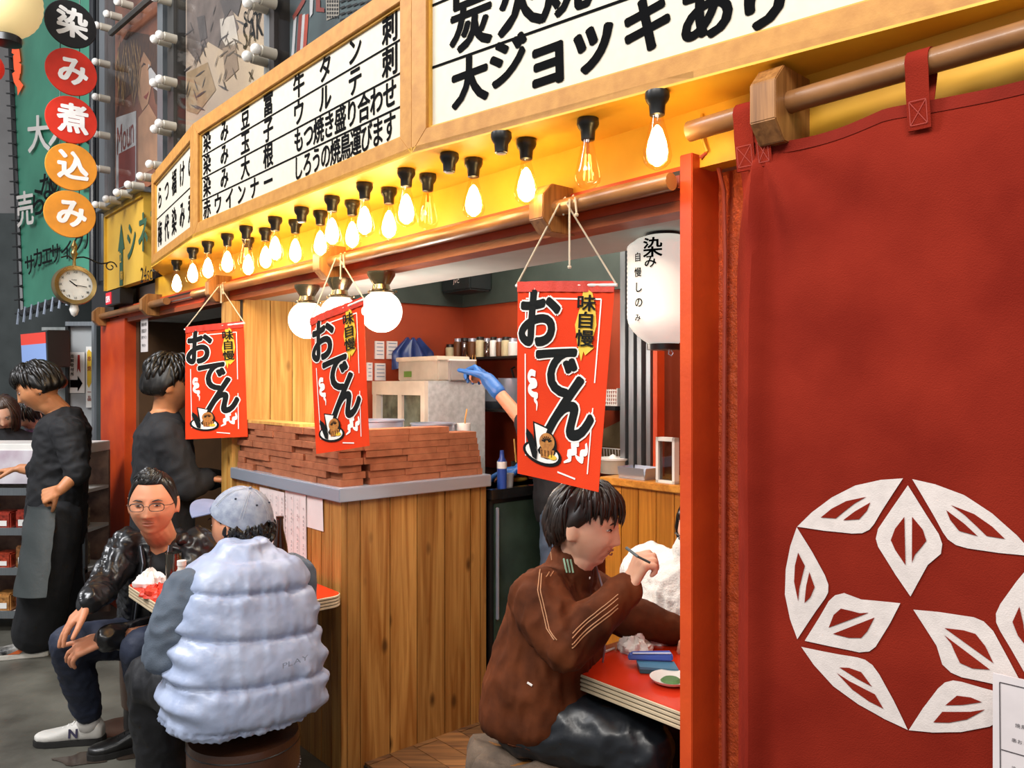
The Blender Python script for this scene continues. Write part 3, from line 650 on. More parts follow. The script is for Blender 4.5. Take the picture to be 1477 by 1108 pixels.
# refrigerated showcase
sc_ = thing('refrigerated_showcase', 'grey refrigerated showcase with two glass windows behind the steel pots', 'showcase', W(2.28, .9, 1.03))
S0, S1, T0, T1, Z0, Z1 = 2.05, 2.50, .80, 1.15, 1.03, 1.515
S0 = 2.02
t0 = .72; t1 = 1.09
MB().fb(S0, S1, t0 + .03, t1, Z0, Z1).build('cabinet_body', M_GREY, sc_)
MB().fb(S0 - .004, S0, t0 + .02, t1, Z0, Z1).build('side_panel', mat('side_panel_grey', 'b9bab9', .45, vscale=40), sc_)
b = MB().fb(S0, S1, t0, t0 + .03, Z1 - .07, Z1).fb(S0, S1, t0, t0 + .03, Z0, Z0 + .05)
for s_ in (S0, S0 + .2, S1 - .04): b.fb(s_, s_ + .035, t0, t0 + .03, Z0 + .05, Z1 - .07)
b.build('window_frame', mat('cream_enamel', 'cfc2b0', .4), sc_)
for s_ in (S0 + .035, S0 + .235): MB().fb(s_, s_ + .165, t0 + .015, t0 + .028, Z0 + .05, Z1 - .07).build('window_pane', mat('dark_glass', '5c665c', .08, vscale=14, col2='2f3833'), sc_)
struct('wall_worktop', MB().fb(1.62, 2.6, .77, 1.38, .0, 1.03), M_BLACK)
# underbar fridge with a green door
fr_ = thing('underbar_fridge', 'dark fridge with a green glass door and black top', 'fridge', W(1.8, .95, 0.17))
MB().fb(1.60, 1.95, .775, 1.16, .17, .985).build('fridge_body', M_BLACK, fr_, bev=.004)
MB().fb(1.588, 1.60, .80, 1.14, .27, .965).build('door', mat('green_door_glass', '37463a', .18, vscale=5, col2='263027', rvar=.1), fr_, bev=.002)
MB().fb(1.575, 1.97, .765, 1.19, .985, 1.03).build('fridge_top', mat('black_counter', '1c1b1b', .12), fr_, bev=.003)
b = MB()
for k in range(7): b.fb(1.583, 1.589, .92, 1.1, .30 + k * .014, .307 + k * .014)
b.build('vent_slats', M_BLACK, fr_)
MB().fb(1.572, 1.587, .80, .812, .45, .95).build('handle', M_STEEL, fr_, bev=.003)
struct('trim_plinth', MB().fb(1.57, 2.0, .765, 1.25, 0.012, .17), mat('plinth_concrete', '6a665c', .7, vscale=6))
struct('trim_plinth_2', MB().fb(1.60, 2.0, .765, 1.25, .17, .19), M_ALU)
# ================================================================ KITCHEN
M_GLOBE = emis('globe_glow', 'fff6e8', 2.2)
M_BRASS = mat('aged_brass', '8f8468', .25, metal=.9)
gp = None
for (x, yt, lab) in ((550, 393, 'white globe lamp nearest the middle of the shop, right of the other two'), (490, 402, 'white globe lamp between the other two, partly behind the middle banner'), (443, 412, 'white globe lamp farthest left, against the pale timber wall')):
    p = onZ(x, yt, 1.905)
    if gp is None:
        gp = thing('globe_lamp', lab, 'ceiling lamp', p, 'white globe ceiling lamps'); c = p
        MB().lathe([(.052, 0), (.05, -.012), (.03, -.045), (.034, -.062), (.05, -.07), (.05, -.075)], c).build('lamp_base', M_BRASS, gp, smooth=True)
        MB().ball(c - UP * .142, .076, 32).build('lamp_globe', M_GLOBE, gp, smooth=True)
        b = MB()
        for a in (0, 2.1, 4.2): b.ball(c + V((math.cos(a) * .054, math.sin(a) * .054, -.07)), .005, 8)
        for a in (0, 2.1, 4.2): MB().ball(c + V((math.cos(a) * .054, math.sin(a) * .054, -.07)), .005, 8).build('screw', M_BRASS, gp)
    else: dup(gp, p, lab)
    d = bpy.data.lights.new('globe_light', 'POINT'); d.energy = 9; d.shadow_soft_size = .08; d.color = (1, .93, .82)
    o = bpy.data.objects.new('globe_light', d); COL.objects.link(o); o.location = p - UP * .26
d = bpy.data.lights.new('kitchen_fill', 'AREA'); d.size = .9; d.energy = 20; d.color = (1, .9, .78)  # added fill to brighten the kitchen, no lamp is fitted there
o = bpy.data.objects.new('kitchen_fill', d); COL.objects.link(o); o.location = W(1.5, .85, 2.42)
d = bpy.data.lights.new('dining_fill', 'AREA'); d.size = .6; d.energy = 11; d.color = (1, .92, .82)  # added fill above the near table, without a fixture
o = bpy.data.objects.new('dining_fill', d); COL.objects.link(o); o.location = W(.45, .75, 2.40)
# speaker on the back wall
t = thing('speaker', 'dark wall speaker high in the kitchen corner', 'speaker', onT(655, 400, 1.25)); a, c = onT(627, 388, 1.25), onT(684, 418, 1.25); sa, sb = min(2.575, ST(a)[0]), ST(c)[0]
MB().fb(sb, sa, 1.22, 1.378, c.z, a.z + .05).build('speaker_body', mat('speaker_body', '262c2d', .5), t, bev=.01)
g = planeframe(W(sa - .12, 1.217, c.z + .055), -U, UP); b = MB(); latin(b, 'JVC', g, .0, .0, .034, h=.03); b.build('lettering', M_WINK, t, nofix=True)
MB().fb(sa + .03, sa + .62, 1.18, 1.378, 1.965, 2.0).build('cable_tray', M_ALU, label='grey metal cable tray under the green kitchen wall', cat='cable tray')
# white paper lantern
p = onZ(957, 331, 1.905); p = R(957, 330, 2.17); p.z = 1.905; t = thing('paper_lantern', 'tall white paper lantern with brush writing, half behind the red post', 'lantern', p)
prof = [(.045, -.002)]
for k in range(49):
    q = k / 48; zq = -.012 - q * .285; rr = .098 * min(1, (1 - max(0, (q - .72) / .28) ** 2.2 * .62), (.75 + min(1, q / .06) * .25)) ; prof.append((rr * (1 + .006 * math.cos(k * math.pi)), zq))
MB().lathe(prof, p, n=40).build('paper_body', emis('lantern_paper', 'efece0', .55), t, smooth=True, ang=60)
MB().lathe([(.045, -.296), (.045, -.312), (.02, -.314)], p, n=24).build('bottom_ring', M_BLACK, t, smooth=True)
MB().lathe([(.05, 0), (.05, -.014), (.02, -.014)], p, n=24).build('top_ring', M_BLACK, t, smooth=True)
MB().tube([p + V((.008, -.04, -.312)), p + V((.006, -.04, -.325)), p + V((.014, -.04, -.33)), p + V((.018, -.04, -.322)), p + V((.012, -.04, -.314))], .0015, 6).build('hook', M_STEEL, t)
b = MB()
def lf(u, v): a = -1.62 - u / .1; return p + V((math.cos(a) * .1005, math.sin(a) * .1005, v))
for ch, u, v, w in (('染', .045, -.05, .055), ('み', .05, -.085, .036), ('自', .088, -.07, .026), ('慢', .088, -.11, .026), ('し', .085, -.15, .03), ('の', .085, -.19, .03), ('み', .088, -.23, .022)):
    put(b, ch, lambda a_, c_: lf(-a_, c_), -u + .0, v, w, off=.02)
b.build('brush_writing', M_INK, t, nofix=True)

M_JAR = glass('jar_glass', 'c8c2a8', .5)
M_CLEAR = milky('cloudy_plastic', 'd6cbb8', .72)
# boxes on the showcase
Z1 = 1.515
def on_top(x, y, t_): q = onT(x, y, t_); return ST(q)[0]
t = thing('food_container', 'clear lidded food container with a small green label, on the showcase', 'container', W(2.25, .9, Z1)); s0, s1 = on_top(632, 540, .80), on_top(574, 540, .80)
MB().fb(s0, s1, .80, .98, Z1, Z1 + .115).build('tub', M_CLEAR, t, bev=.006); MB().fb(s0 - .008, s1 + .008, .79, .99, Z1 + .1, Z1 + .122).build('lid', mat('lid_cream', 'd9cdb8', .35), t, bev=.004)
g = planeframe(W(s1 - .06, .797, Z1 + .02), -U, UP); b = MB(); shape(b, [(0, 0), (.07, 0), (.07, .03), (0, .03)], g); b.build('green_label', mat('label_green', '5f8a3a', .5), t, nofix=True)
t = thing('food_container', 'grey plastic bin beside the labelled food container', 'container', W(2.08, .9, Z1)); MB().fb(2.05, s0 - .02, .86, 1.02, Z1, Z1 + .10).build('tub', milky('grey_plastic', 'a59d98', .85), t, bev=.005); MB().fb(2.045, s0 - .015, .855, 1.025, Z1 + .1, Z1 + .108).build('lid', M_WHITE, t)
q = W(2.07, 1.045, Z1); t = thing('skewer_cup', 'white cup of bamboo skewers at the right end of the showcase', 'cup', q)
MB().lathe([(.024, 0), (.031, .072), (.029, .072), (.022, .004)], q, n=20).build('cup_body', M_WHITE, t, smooth=True)
for k in range(9): a = k * .7; MB().tube([q + V((math.cos(a) * .012, math.sin(a) * .012, .01)), q + V((math.cos(a) * .026, math.sin(a) * .026, .11 + .012 * (k % 3)))], .0016, 5).build('skewer', M_PINEL, t)
# blue bag on the wall
q = onS(592, 505, 2.52); b = MB()
b.grid(lambda u, v: q + N * ((u - .5) * .26 * (.35 + .65 * min(1, v * 2.2))) - U * (.03 + .02 * math.sin(u * 21) * v + .03 * math.sin(u * 3.1) * v) + UP * (.06 - v * .17 + .008 * math.sin(u * 15)), 40, 14, th=U * .015)
b.build('rubbish_bag', mat('blue_plastic_film', '22386e', .3, vscale=20, var=.2), smooth=True, label='dark blue plastic bag hanging on the kitchen side wall', cat='bag')
for k, (x0, y0, x1, y1) in enumerate(((541, 492, 554, 518), (558, 492, 573, 518), (541, 524, 556, 549), (529, 523, 537, 549))):
    a, c = onS(x0, y0, 2.59), onS(x1, y1, 2.59); ta, tb = ST(a)[1], ST(c)[1]
    o_ = thing('wall_notice', ['upper left small notice on the red side wall', 'upper right small notice on the red side wall, by the blue bag', 'lower right small notice on the red side wall, above the showcase', 'lower left small notice on the red side wall, beside the middle banner'][k], 'notice', W(2.595, (ta + tb) / 2, c.z), 'small notices on the kitchen side wall')
    MB().fb(2.588, 2.598, ta, tb, c.z, a.z).build('paper', mat('menu_paper', 'd9cfcb', .6), o_)
    g = planeframe(W(2.586, ta, a.z), N, UP); b = MB()
    for r in range(4): stroke(b, [(.008, -.012 - r * .02), ((tb - ta) - .008, -.012 - r * .02)], g, .004)
    b.build('print', mat('notice_print', '6a7f9c', .6), o_, nofix=True)
a = onT(629, 488, 1.38); t = thing('wall_switch', 'white intercom switch on the red wall beside the kitchen corner', 'switch', a); sa = ST(a)[0]
MB().fb(sa - .02, sa + .02, 1.37, 1.399, a.z - .05, a.z + .06).build('plate', M_WHITE, t, bev=.003); MB().fb(sa - .008, sa + .008, 1.362, 1.372, a.z - .02, a.z + .02).build('button', M_BLACK, t)
# upper shelf with jars
def shelf(x0, x1, y, t0, label):
    a, c = onT(x0, y, t0), onT(x1, y, t0); s1, s0 = ST(a)[0], ST(c)[0]; z_ = a.z
    MB().fb(s0, s1, t0, 1.398, z_ - .012, z_).build('wall_shelf', M_BLACK, label=label, cat='shelf'); return z_
zs = shelf(642, 760, 517, 1.2, 'dark wall shelf holding jars and spice packets')
M_CREAM = mat('cream_powder', 'd8c9a0', .6); M_SPICE = mat('spice_brown', '6d3f1d', .5)
items = [(650, .03, .06, M_CREAM), (661, .026, .09, M_SPICE), (671, .03, .09, M_WHITE), (682, .03, .085, M_SPICE), (693, .027, .09, M_CREAM), (703, .022, .08, M_BLACK), (712, .022, .085, M_WHITE), (721, .022, .075, M_SPICE), (731, .03, .08, M_CREAM), (741, .03, .07, M_WHITE)]
for k, (x, r, h, m_) in enumerate(items):
    s_ = ST(onT(x, 515, 1.28))[0]; q = W(s_, 1.28, zs); t = thing('spice_jar', 'lidded jar on the upper kitchen shelf, %s from the left' % ORD[k], 'jar', q, 'jars on the upper kitchen shelf')
    MB().lathe([(r * .9, 0), (r, .006), (r, h), (r * .8, h + .008)], q, n=14).build('jar_body', M_JAR if k in (2, 5) else m_, t, smooth=True); MB().lathe([(r * .85, h + .006), (r * .85, h + .024), (.001, h + .025)], q, n=14).build('lid', M_STEEL if k % 2 else M_BLACK, t, smooth=True)
zs2 = shelf(688, 775, 590, 1.15, 'lower steel shelf carrying metal bowls and pans')
for k, (x, r, h, lab) in enumerate(((712, .10, .10, 'large steel mixing bowl below the raised blue glove'), (742, .085, .16, 'upright steel pan beside the mixing bowl'))):
    s_ = ST(onT(x, 585, 1.27))[0]; q = W(s_, 1.27, zs2); t = thing('mixing_bowl', lab, 'bowl', q)
    MB().lathe([(r * .5, 0), (r * .9, h * .4), (r, h), (r * 1.05, h + .003), (r * .96, h), (r * .5, .01)], q, n=28).build('bowl_body', M_STEEL, t, smooth=True)
    if k == 0: MB().lathe([(r * 1.02, h + .003), (r * .9, h + .035), (r * .3, h + .055), (.001, h + .056)], q, n=28).build('bowl_lid', M_STEEL, t, smooth=True)
    else: MB().tube([q + UP * h, q + UP * (h + .05) + N * -.02, q + UP * (h + .06)], .006, 8).build('handle', M_BLACK, t, smooth=True)
# utensils and bottles on the black worktop behind
for k, (x, yb, r, h, col, lab) in enumerate(((711, 660, .022, .12, '2a4a9a', 'blue-topped squeeze bottle at the end of the tiles'), (722, 672, .03, .06, 'c8d0d4', 'clear plastic cup behind the blue-topped bottle'))):
    q = W(1.60 + .03 * k, .85 + .06 * k, 1.03); t = thing('squeeze_bottle' if k == 0 else 'plastic_cup', lab, 'bottle' if k == 0 else 'cup', q)
    MB().lathe([(r, 0), (r, h), (r * .5, h + .02), (r * .4, h + .05), (.002, h + .052)] if k == 0 else [(r * .8, 0), (r, h), (r * .95, h), (r * .75, .004)], q, n=16).build('bottle_body', mat('plastic_' + col, col, .3), t, smooth=True)
    if k == 0: MB().lathe([(r * 1.02, h - .03), (r * 1.02, h), (r * .5, h + .01)], q, n=16).build('label_band', M_WHITE, t)
q = W(1.78, 1.12, 1.03); t = thing('chopstick_pot', 'dark pot of tall utensils behind the blue glove', 'pot', q); MB().lathe([(.04, 0), (.045, .09), (.042, .09), (.036, .005)], q, n=16).build('pot_body', M_BLACK, t, smooth=True)
for k in range(4): MB().tube([q + V((.01 * k - .015, 0, .02)), q + V((.02 * k - .03, .01, .2 + .02 * (k % 2)))], .004, 6).build('utensil', M_STEEL if k % 2 else M_PINEL, t)
# right-hand timber counter
t = thing('timber_counter', 'varnished pine counter behind the diner in brown', 'counter', W(.5, 1.2, 0)); 
M_HON = wood('honey_pine', 'd08a34', 'a4641f', knots=False, rnd=.15, rough=.3, coat=.3)
MB().fb(-.19, 1.2, 1.11, 1.37, .022, 1.07).build('carcass', M_DARK, t); MB().fb(-.195, 1.21, 1.07, 1.38, 1.07, 1.10).build('counter_top', wood('honey_pine_top', 'd9963f', 'b06f28', axis=0, knots=False, rnd=.05, rough=.3), t, bev=.003)
for k in range(15): MB().fb(-.19 + k * .0925, -.19 + (k + 1) * .0925 - .003, 1.092, 1.11, .022, 1.07).build('plank', M_HON, t, bev=.001)
wn = thing('window_1', None, None, W(.9, 1.25, 1.1), kind='structure')
for k, (x0, x1, m_) in enumerate(((903, 910, M_ALU), (913, 920, M_ALU), (923, 929, M_ALU), (934, 940, M_ALU))):
    s1, s0 = ST(onT(x0, 600, 1.26))[0], ST(onT(x1, 600, 1.26))[0]; MB().fb(s0, s1, 1.22 + .01 * k, 1.30, 1.10, 2.2).build('window_rail', m_, wn)
s1, s0 = ST(onT(944, 600, 1.26))[0], ST(onT(950, 600, 1.26))[0]; MB().fb(s0, s1, 1.25, 1.30, 1.10, 2.2).build('window_jamb', M_RED, wn)
MB().fb(ST(onT(929, 600, 1.26))[0] + .002, ST(onT(910, 600, 1.26))[0] - .002, 1.285, 1.289, 1.12, 2.2).build('window_pane', glass('window_glass', 'b8c0c0', .3), wn)
def at(x, t_): return ST(onT(x, 650, t_))[0]
s_ = at(888, 1.33)
t = thing('cardboard_box', 'worn cardboard sheet leaning behind the dish rack', 'cardboard', W(s_, 1.33, 1.101)); MB().slab([W(s_ + .12, 1.345, 1.1), W(s_ - .10, 1.345, 1.1), W(s_ - .10, 1.365, 1.29), W(s_ - .03, 1.368, 1.34), W(s_ + .12, 1.365, 1.28)], N * .006).build('sheet', mat('cardboard', 'a08a66', .8, vscale=12, col2='857152'), t); MB().slab([W(s_ + .12, 1.342, 1.2), W(s_ - .10, 1.342, 1.2), W(s_ - .10, 1.343, 1.203), W(s_ + .12, 1.343, 1.203)], N * .002).build('fold_line', M_SPICE, t)
# dish rack
t = thing('dish_rack', 'white wire dish rack on the timber counter', 'dish rack', W(s_, 1.27, 1.101))
for k in range(14): a = s_ + .12 - k * .018; MB().tube([W(a, 1.31, 1.102), W(a, 1.30, 1.20)], .002, 5).build('wire', M_WHITE, t)
MB().tube([W(s_ + .125, 1.30, 1.2), W(s_ - .12, 1.30, 1.2)], .003, 6).build('top_rail', M_WHITE, t); MB().tube([W(s_ + .125, 1.31, 1.104), W(s_ - .12, 1.31, 1.104)], .003, 6).build('bottom_rail', M_WHITE, t)
# white basket on a bracket shelf
z_ = onT(887, 585, 1.3).z; t = thing('plastic_basket', 'white perforated basket on the dark bracket above the cardboard', 'basket', W(s_, 1.3, z_)); b = MB()
s2 = at(870, 1.3); s3 = at(902, 1.3)
for k in range(12): a = s3 + (s2 - s3) * k / 11; MB().fb(a - .0025, a + .0025, 1.24, 1.243, z_, z_ + .075).build('slat', M_WHITE, t)
for k in range(5): MB().fb(s3, s2, 1.238, 1.244, z_ + k * .017, z_ + k * .017 + .005).build('band', M_WHITE, t)
MB().fb(s3, s2, 1.244, 1.38, z_, z_ + .005).build('basket_floor', M_WHITE, t); MB().fb(s3 - .004, s3, 1.24, 1.38, z_, z_ + .08).build('basket_end', M_WHITE, t)
MB().fb(at(904, 1.3), at(865, 1.3), 1.22, 1.398, z_ - .02, z_ - .002).build('wall_shelf', M_BLACK, label='short dark shelf under the white perforated basket', cat='shelf')
# things on the timber counter
q = W(at(890, 1.13), 1.15, 1.101); t = thing('steel_tray', 'rectangular steel tray on the timber counter edge', 'tray', W(at(915, 1.13), 1.15, 1.101)); sa, sb = at(897, 1.12), at(934, 1.12)
b = MB(); b.slab([W(sa, 1.10, 1.101), W(sb, 1.10, 1.101), W(sb, 1.20, 1.101), W(sa, 1.20, 1.101)], (0, 0, .004)); 
b.build('tray_base', M_STEEL, t)
for q4 in (((sa, 1.10), (sb, 1.10)), ((sb, 1.10), (sb, 1.20)), ((sb, 1.20), (sa, 1.20)), ((sa, 1.20), (sa, 1.10))):
    p0, p1 = W(*q4[0], 1.104), W(*q4[1], 1.104); o_ = ((p0 + p1) / 2 - W((sa + sb) / 2, 1.15, 1.104)).normalized() * .008; MB().slab([p0, p1, p1 + o_ + UP * .045, p0 + o_ + UP * .045], -o_ * .3).build('tray_wall', M_STEEL, t)
q = W(at(884, 1.2), 1.2, 1.101); t = thing('sugar_jar', 'small glass jar with a white lid left of the steel tray', 'jar', q)
MB().lathe([(.03, 0), (.032, .04), (.024, .055), (.02, .06)], q, n=18).build('jar_body', M_JAR, t, smooth=True); MB().lathe([(.024, .058), (.018, .075), (.004, .085), (.001, .086)], q, n=18).build('lid', M_WHITE, t, smooth=True)
q = W(at(872, 1.16), 1.22, 1.101); t = thing('plastic_tub', 'cloudy plastic tub at the left end of the timber counter', 'tub', q); MB().lathe([(.06, 0), (.068, .06), (.07, .062), (.064, .06), (.055, .006)], q, n=24).build('tub_body', M_CLEAR, t, smooth=True); MB().lathe([(.07, .06), (.07, .068), (.001, .07)], q, n=24).build('tub_lid', M_WHITE, t, smooth=True)
sa, sb = at(948, 1.1), at(975, 1.1); t = thing('menu_stand', 'white metal framed stand at the right end of the timber counter', 'menu stand', W((sa + sb) / 2, 1.12, 1.101))
for a, c, z0, z1 in ((sb, sa, 1.101, 1.112), (sb, sa, 1.27, 1.285), (sa - .012, sa, 1.101, 1.285), (sb, sb + .012, 1.101, 1.285)): MB().fb(a, c, 1.09, 1.12, z0, z1).build('frame_bar', M_WHITE, t)
MB().fb(sb + .012, sa - .012, 1.10, 1.104, 1.112, 1.27).build('glass_sheet', glass('stand_glass', 'c0c8cc', .4), t)

# ================================================================ TABLES AND STOOLS
M_TRED = mat('red_laminate', 'cf3210', .22, vscale=3, var=.05)
def table(s0, s1, t0, t1, z, label):
    t = thing('dining_table', label, 'table', W((s0 + s1) / 2, (t0 + t1) / 2, 0)); r = .05
    def outline(i, zz_): 
        pts = []
        for cs, ct_, a0 in ((s1 - r, t0 + r, 270), (s0 + r, t0 + r, 180), (s0 + r, t1 - r, 90), (s1 - r, t1 - r, 0)):
            for k in range(6): a = rad(a0 + (90 - k * 18)); pts.append(W(cs + math.cos(a) * (r - i), ct_ + math.sin(a) * (r - i), zz_))
        return pts
    MB().ring([outline(.004, z - .004), outline(.004, z)]).build('table_top', M_TRED, t)
    ed = mat('ribbed_cream_edge', 'd8c4a4', .3); dk = M_BLACK
    for k in range(4): zt = z - .0008 - k * .0115; MB().ring([outline(.003, zt - .0085), outline(0, zt - .007), outline(0, zt - .0015), outline(.003, zt)], cap=(k > 0)).build('edge_rib', ed, t, smooth=True)
    MB().ring([outline(.006, z - .046), outline(.006, z - .006)]).build('edge_core', dk, t)
    c = W((s0 + s1) / 2, (t0 + t1) / 2, 0); MB().lathe([(.03, .03), (.03, z - .046)], c, n=16).build('pedestal', M_BLACK, t, smooth=True); MB().lathe([(.2, 0), (.2, .015), (.05, .035), (.03, .036)], c, n=24).build('foot', M_BLACK, t, smooth=True)
table(-.028, .485, .078, .80, .715, 'red-topped table with a ribbed cream edge, by the diner in brown')
table(1.50, 2.20, -.57, .0, .72, 'red-topped table between the man in glasses and the man in the vest')
def spot(px, py, z=.7155): return onZ(px, py, z)
def crumple(c, r, h, m_, name, label, cat, seed=0):
    b = MB(); vs = []
    def fn(u, v):
        a = u * 2 * math.pi; e = v * math.pi * .5; n_ = noise.noise(V((math.cos(a) * 2.2, math.sin(a) * 2.2, v * 3 + seed))) ; n2 = noise.noise(V((math.cos(a) * 5, math.sin(a) * 5, v * 7 + seed)))
        rr = 1 + .3 * n_ + .14 * n2; return V(c) + V((math.cos(a) * math.cos(e) * r * rr, math.sin(a) * math.cos(e) * r * rr, max(0, math.sin(e)) * h * (1 + .5 * n_ + .3 * n2)))
    b.grid(fn, 36, 12); return b.build(name, m_, smooth=True, label=label, cat=cat, nofix=True, ang=25)
M_TIS = mat('tissue_white', 'eceae6', .8, var=.03)
crumple(spot(916, 938), .05, .035, M_TIS, 'napkin', 'crumpled white napkin on the red table by the diner in brown', 'napkin')
crumple(spot(950, 925), .045, .06, M_TIS, 'napkin', 'taller crumpled white wrapper against the red post, on the near table', 'napkin', 4)
p = spot(936, 966); t = thing('cigarette_packet', 'flat teal packet lying on the near red table', 'packet', p); MB().hexa([p + V(q) for q in ((-.03, -.03, 0), (.07, -.05, 0), (.07, .01, 0), (-.03, .02, 0), (-.03, -.03, .018), (.07, -.05, .018), (.07, .01, .018), (-.03, .02, .018))]).build('packet_box', mat('packet_teal', '2f5a64', .35), t, bev=.002); MB().hexa([p + V(q) for q in ((-.031, -.031, .012), (.071, -.051, .012), (.071, .011, .012), (-.031, .021, .012), (-.031, -.031, .0185), (.071, -.051, .0185), (.071, .011, .0185), (-.031, .021, .0185))]).build('packet_lid', mat('packet_pale', '4c7f9c', .35), t)
p = spot(932, 960) + UP * .0195; t = thing('blue_pouch', 'long blue pouch lying across the teal packet', 'pouch', p); MB().hexa([p + V(q) for q in ((-.055, -.015, 0), (.07, -.03, 0), (.07, .015, 0), (-.05, .02, 0), (-.045, -.01, .018), (.07, -.025, .02), (.07, .01, .02), (-.042, .015, .016))]).build('pouch_body', mat('pouch_blue', '4060b8', .4), t, bev=.004); MB().hexa([p + V(q) for q in ((-.04, -.012, .0165), (.065, -.022, .0195), (.065, -.014, .02), (-.038, -.004, .017), (-.04, -.012, .018), (.065, -.022, .0215), (.065, -.014, .0215), (-.038, -.004, .018))]).build('pouch_zip', mat('zip_pale', 'c8d0e8', .4), t)
p0 = spot(850, 951); p1 = spot(886, 937); MB().tube([p0 + UP * .004, p1 + UP * .004], .0035, 6).build('chopstick', M_WHITE, label='white chopstick wrapper near the elbow of the diner in brown', cat='chopstick')
p = spot(968, 985); t = thing('small_plate', 'small pale plate partly behind the red post on the near table', 'plate', p); MB().lathe([(.03, 0), (.05, .008), (.056, .016), (.05, .014), (.03, .005)], p, n=28).build('plate_body', M_WHITE, t, smooth=True); MB().lathe([(.001, .01), (.02, .012), (.028, .006)], p, n=14).build('greens', mat('pickled_greens', '5c8a50', .5), t)
# far table settings
p = spot(204, 846, .7205); t = thing('paper_plate', 'white paper plate at the near corner of the far table', 'plate', p)
crumple(p + V((.02, .03, 0)), .055, .05, M_TIS, 'napkin', 'crumpled white napkin on the far table before the man in glasses', 'napkin', 2)
bpy.data.objects.remove(t)
crumple(spot(228, 858, .7205), .06, .035, mat('red_napkin', 'd8381e', .5), 'food_wrapper', 'crumpled red food wrapper on the far table', 'wrapper', 7)
p = spot(250, 846, .7205); t = thing('beer_glass', 'tall glass with dark drink on the far table', 'glass', p); MB().lathe([(.026, 0), (.03, .13), (.0285, .13), (.024, .006)], p, n=20).build('glass_wall', glass('tumbler_glass', 'd8d8d0', .5), t, smooth=True); MB().lathe([(.024, .006), (.0265, .055), (.001, .056)], p, n=20).build('drink', mat('dark_drink', '2a1610', .1), t)
p = spot(262, 862, .7205); t = thing('soy_bottle', 'small white squeeze bottle on the far table', 'bottle', p); MB().lathe([(.024, 0), (.03, .02), (.03, .075), (.014, .105), (.014, .12)], p, n=20).build('bottle_body', mat('milky_bottle', 'dcd8d0', .3), t, smooth=True); MB().lathe([(.016, .118), (.016, .135), (.001, .137)], p, n=16).build('bottle_cap', M_WHITE, t, smooth=True)
p = W(1.62, -.2, .7205); t = thing('beer_bottle', 'brown glass beer bottle on the far table, before the menu sheets', 'bottle', p); MB().lathe([(.030, 0), (.031, .15), (.026, .19), (.013, .25), (.012, .285), (.014, .287), (.014, .295), (.001, .296)], p, n=24).build('bottle_body', mat('amber_glass', '2e1608', .08, coat=.6), t, smooth=True); MB().lathe([(.0315, .04), (.0315, .12)], p, n=24, cap=False).build('bottle_label', M_PAPER, t, smooth=True)
M_LEA = mat('brown_leather', '4a2c1c', .35, bump=.25, bscale=140, coat=.2)
def stool(c, label, h=.42, r=.17, studs=True):
    t = thing('leather_stool', label, 'stool', V((c[0], c[1], 0))); o = (c[0], c[1], 0)
    MB().lathe([(r * .95, h - .3), (r * .99, h - .2), (r, h - .03), (r * .97, h - .008), (r * .6, h), (.001, h)], o, n=40).build('seat', M_LEA, t, smooth=True); MB().lathe([(r * .98, h - .035), (r * 1.012, h - .03), (r * .98, h - .025)], o, n=40, cap=False).build('piping', M_BLACK, t, smooth=True)
    MB().lathe([(r * .9, 0), (r * .9, .1), (r * .8, h - .29)], o, n=28).build('base', M_BLACK, t, smooth=True)
    if studs:
        b = MB()
        for k in range(60): a = k * .1047; b.ball((c[0] + math.cos(a) * r * 1.0, c[1] + math.sin(a) * r * 1.0, h - .115), .0035, 6)
        o_ = b.build('studs', M_STEEL, t); o_['kind'] = 'stuff'
stool((-.84, 2.50), 'round brown leather stool with a row of studs, under the man in the vest', .415)
stool((-1.56, 3.55), 'round dark leather stool under the man in glasses', .40, studs=False)
t = thing('wooden_stool', 'wooden stool beneath the diner in brown, draped with a coat', 'stool', V((.08, 2.28, 0)))
MB().lathe([(.16, .44), (.165, .445), (.165, .465), (.16, .47)], (.08, 2.28, 0), n=28).build('seat', M_OAK, t)
for a in (.8, 2.4, 3.9, 5.5): MB().tube([V((.08 + math.cos(a) * .12, 2.28 + math.sin(a) * .12, .44)), V((.08 + math.cos(a) * .15, 2.28 + math.sin(a) * .15, .022))], .015, 8).build('leg', M_OAK, t)
# coat draped over that stool
b = MB()
def drape(u, v):
    a = u * 2 * math.pi; rr = .06 + v * .2; n_ = noise.noise(V((math.cos(a) * 2, math.sin(a) * 2, v * 2))); fold = .022 * math.sin(a * 9 + n_ * 4) * v + .02 * n_
    drop = 0 if v < .55 else ((v - .55) / .45) ** 1.1 * (.30 + .07 * math.sin(a * 3))
    rr = min(rr, .172 + .018 * v) + fold; return V((.07 + math.cos(a) * rr * 1.05, 2.27 + math.sin(a) * rr, .478 + .012 * math.sin(a * 5 + v * 8) * (1 - v) - drop))
b.grid(drape, 90, 26, th=(0, 0, -.006)); b.build('coat', mat('taupe_coat', '6e5c4c', .85, vscale=18, bump=.4, bscale=160, col2='54463a'), smooth=True, label='taupe coat draped over the stool under the diner in brown', cat='coat', nofix=True, ang=60)

# ================================================================ LEFT BACKGROUND
M_DGREY = mat('dark_grey_wall', '4d5352', .6, vscale=4, col2='3d4342')
struct('wall_far', MB().box((-9, 9.2, 0), (-2.6, 9.3, 6)), mat('far_wall', '8d8782', .6, vscale=.7, col2='6f6a66'))
struct('wall_left', MB().box((-5.6, 8.4, 0), (-3.7, 8.5, 3.3)), M_DGREY)
struct('wall_left_column', MB().box((-6.3, 8.6, 0), (-5.3, 8.8, 6)), mat('pale_column', '9a9896', .5, vscale=1.2, col2='7c7876'))
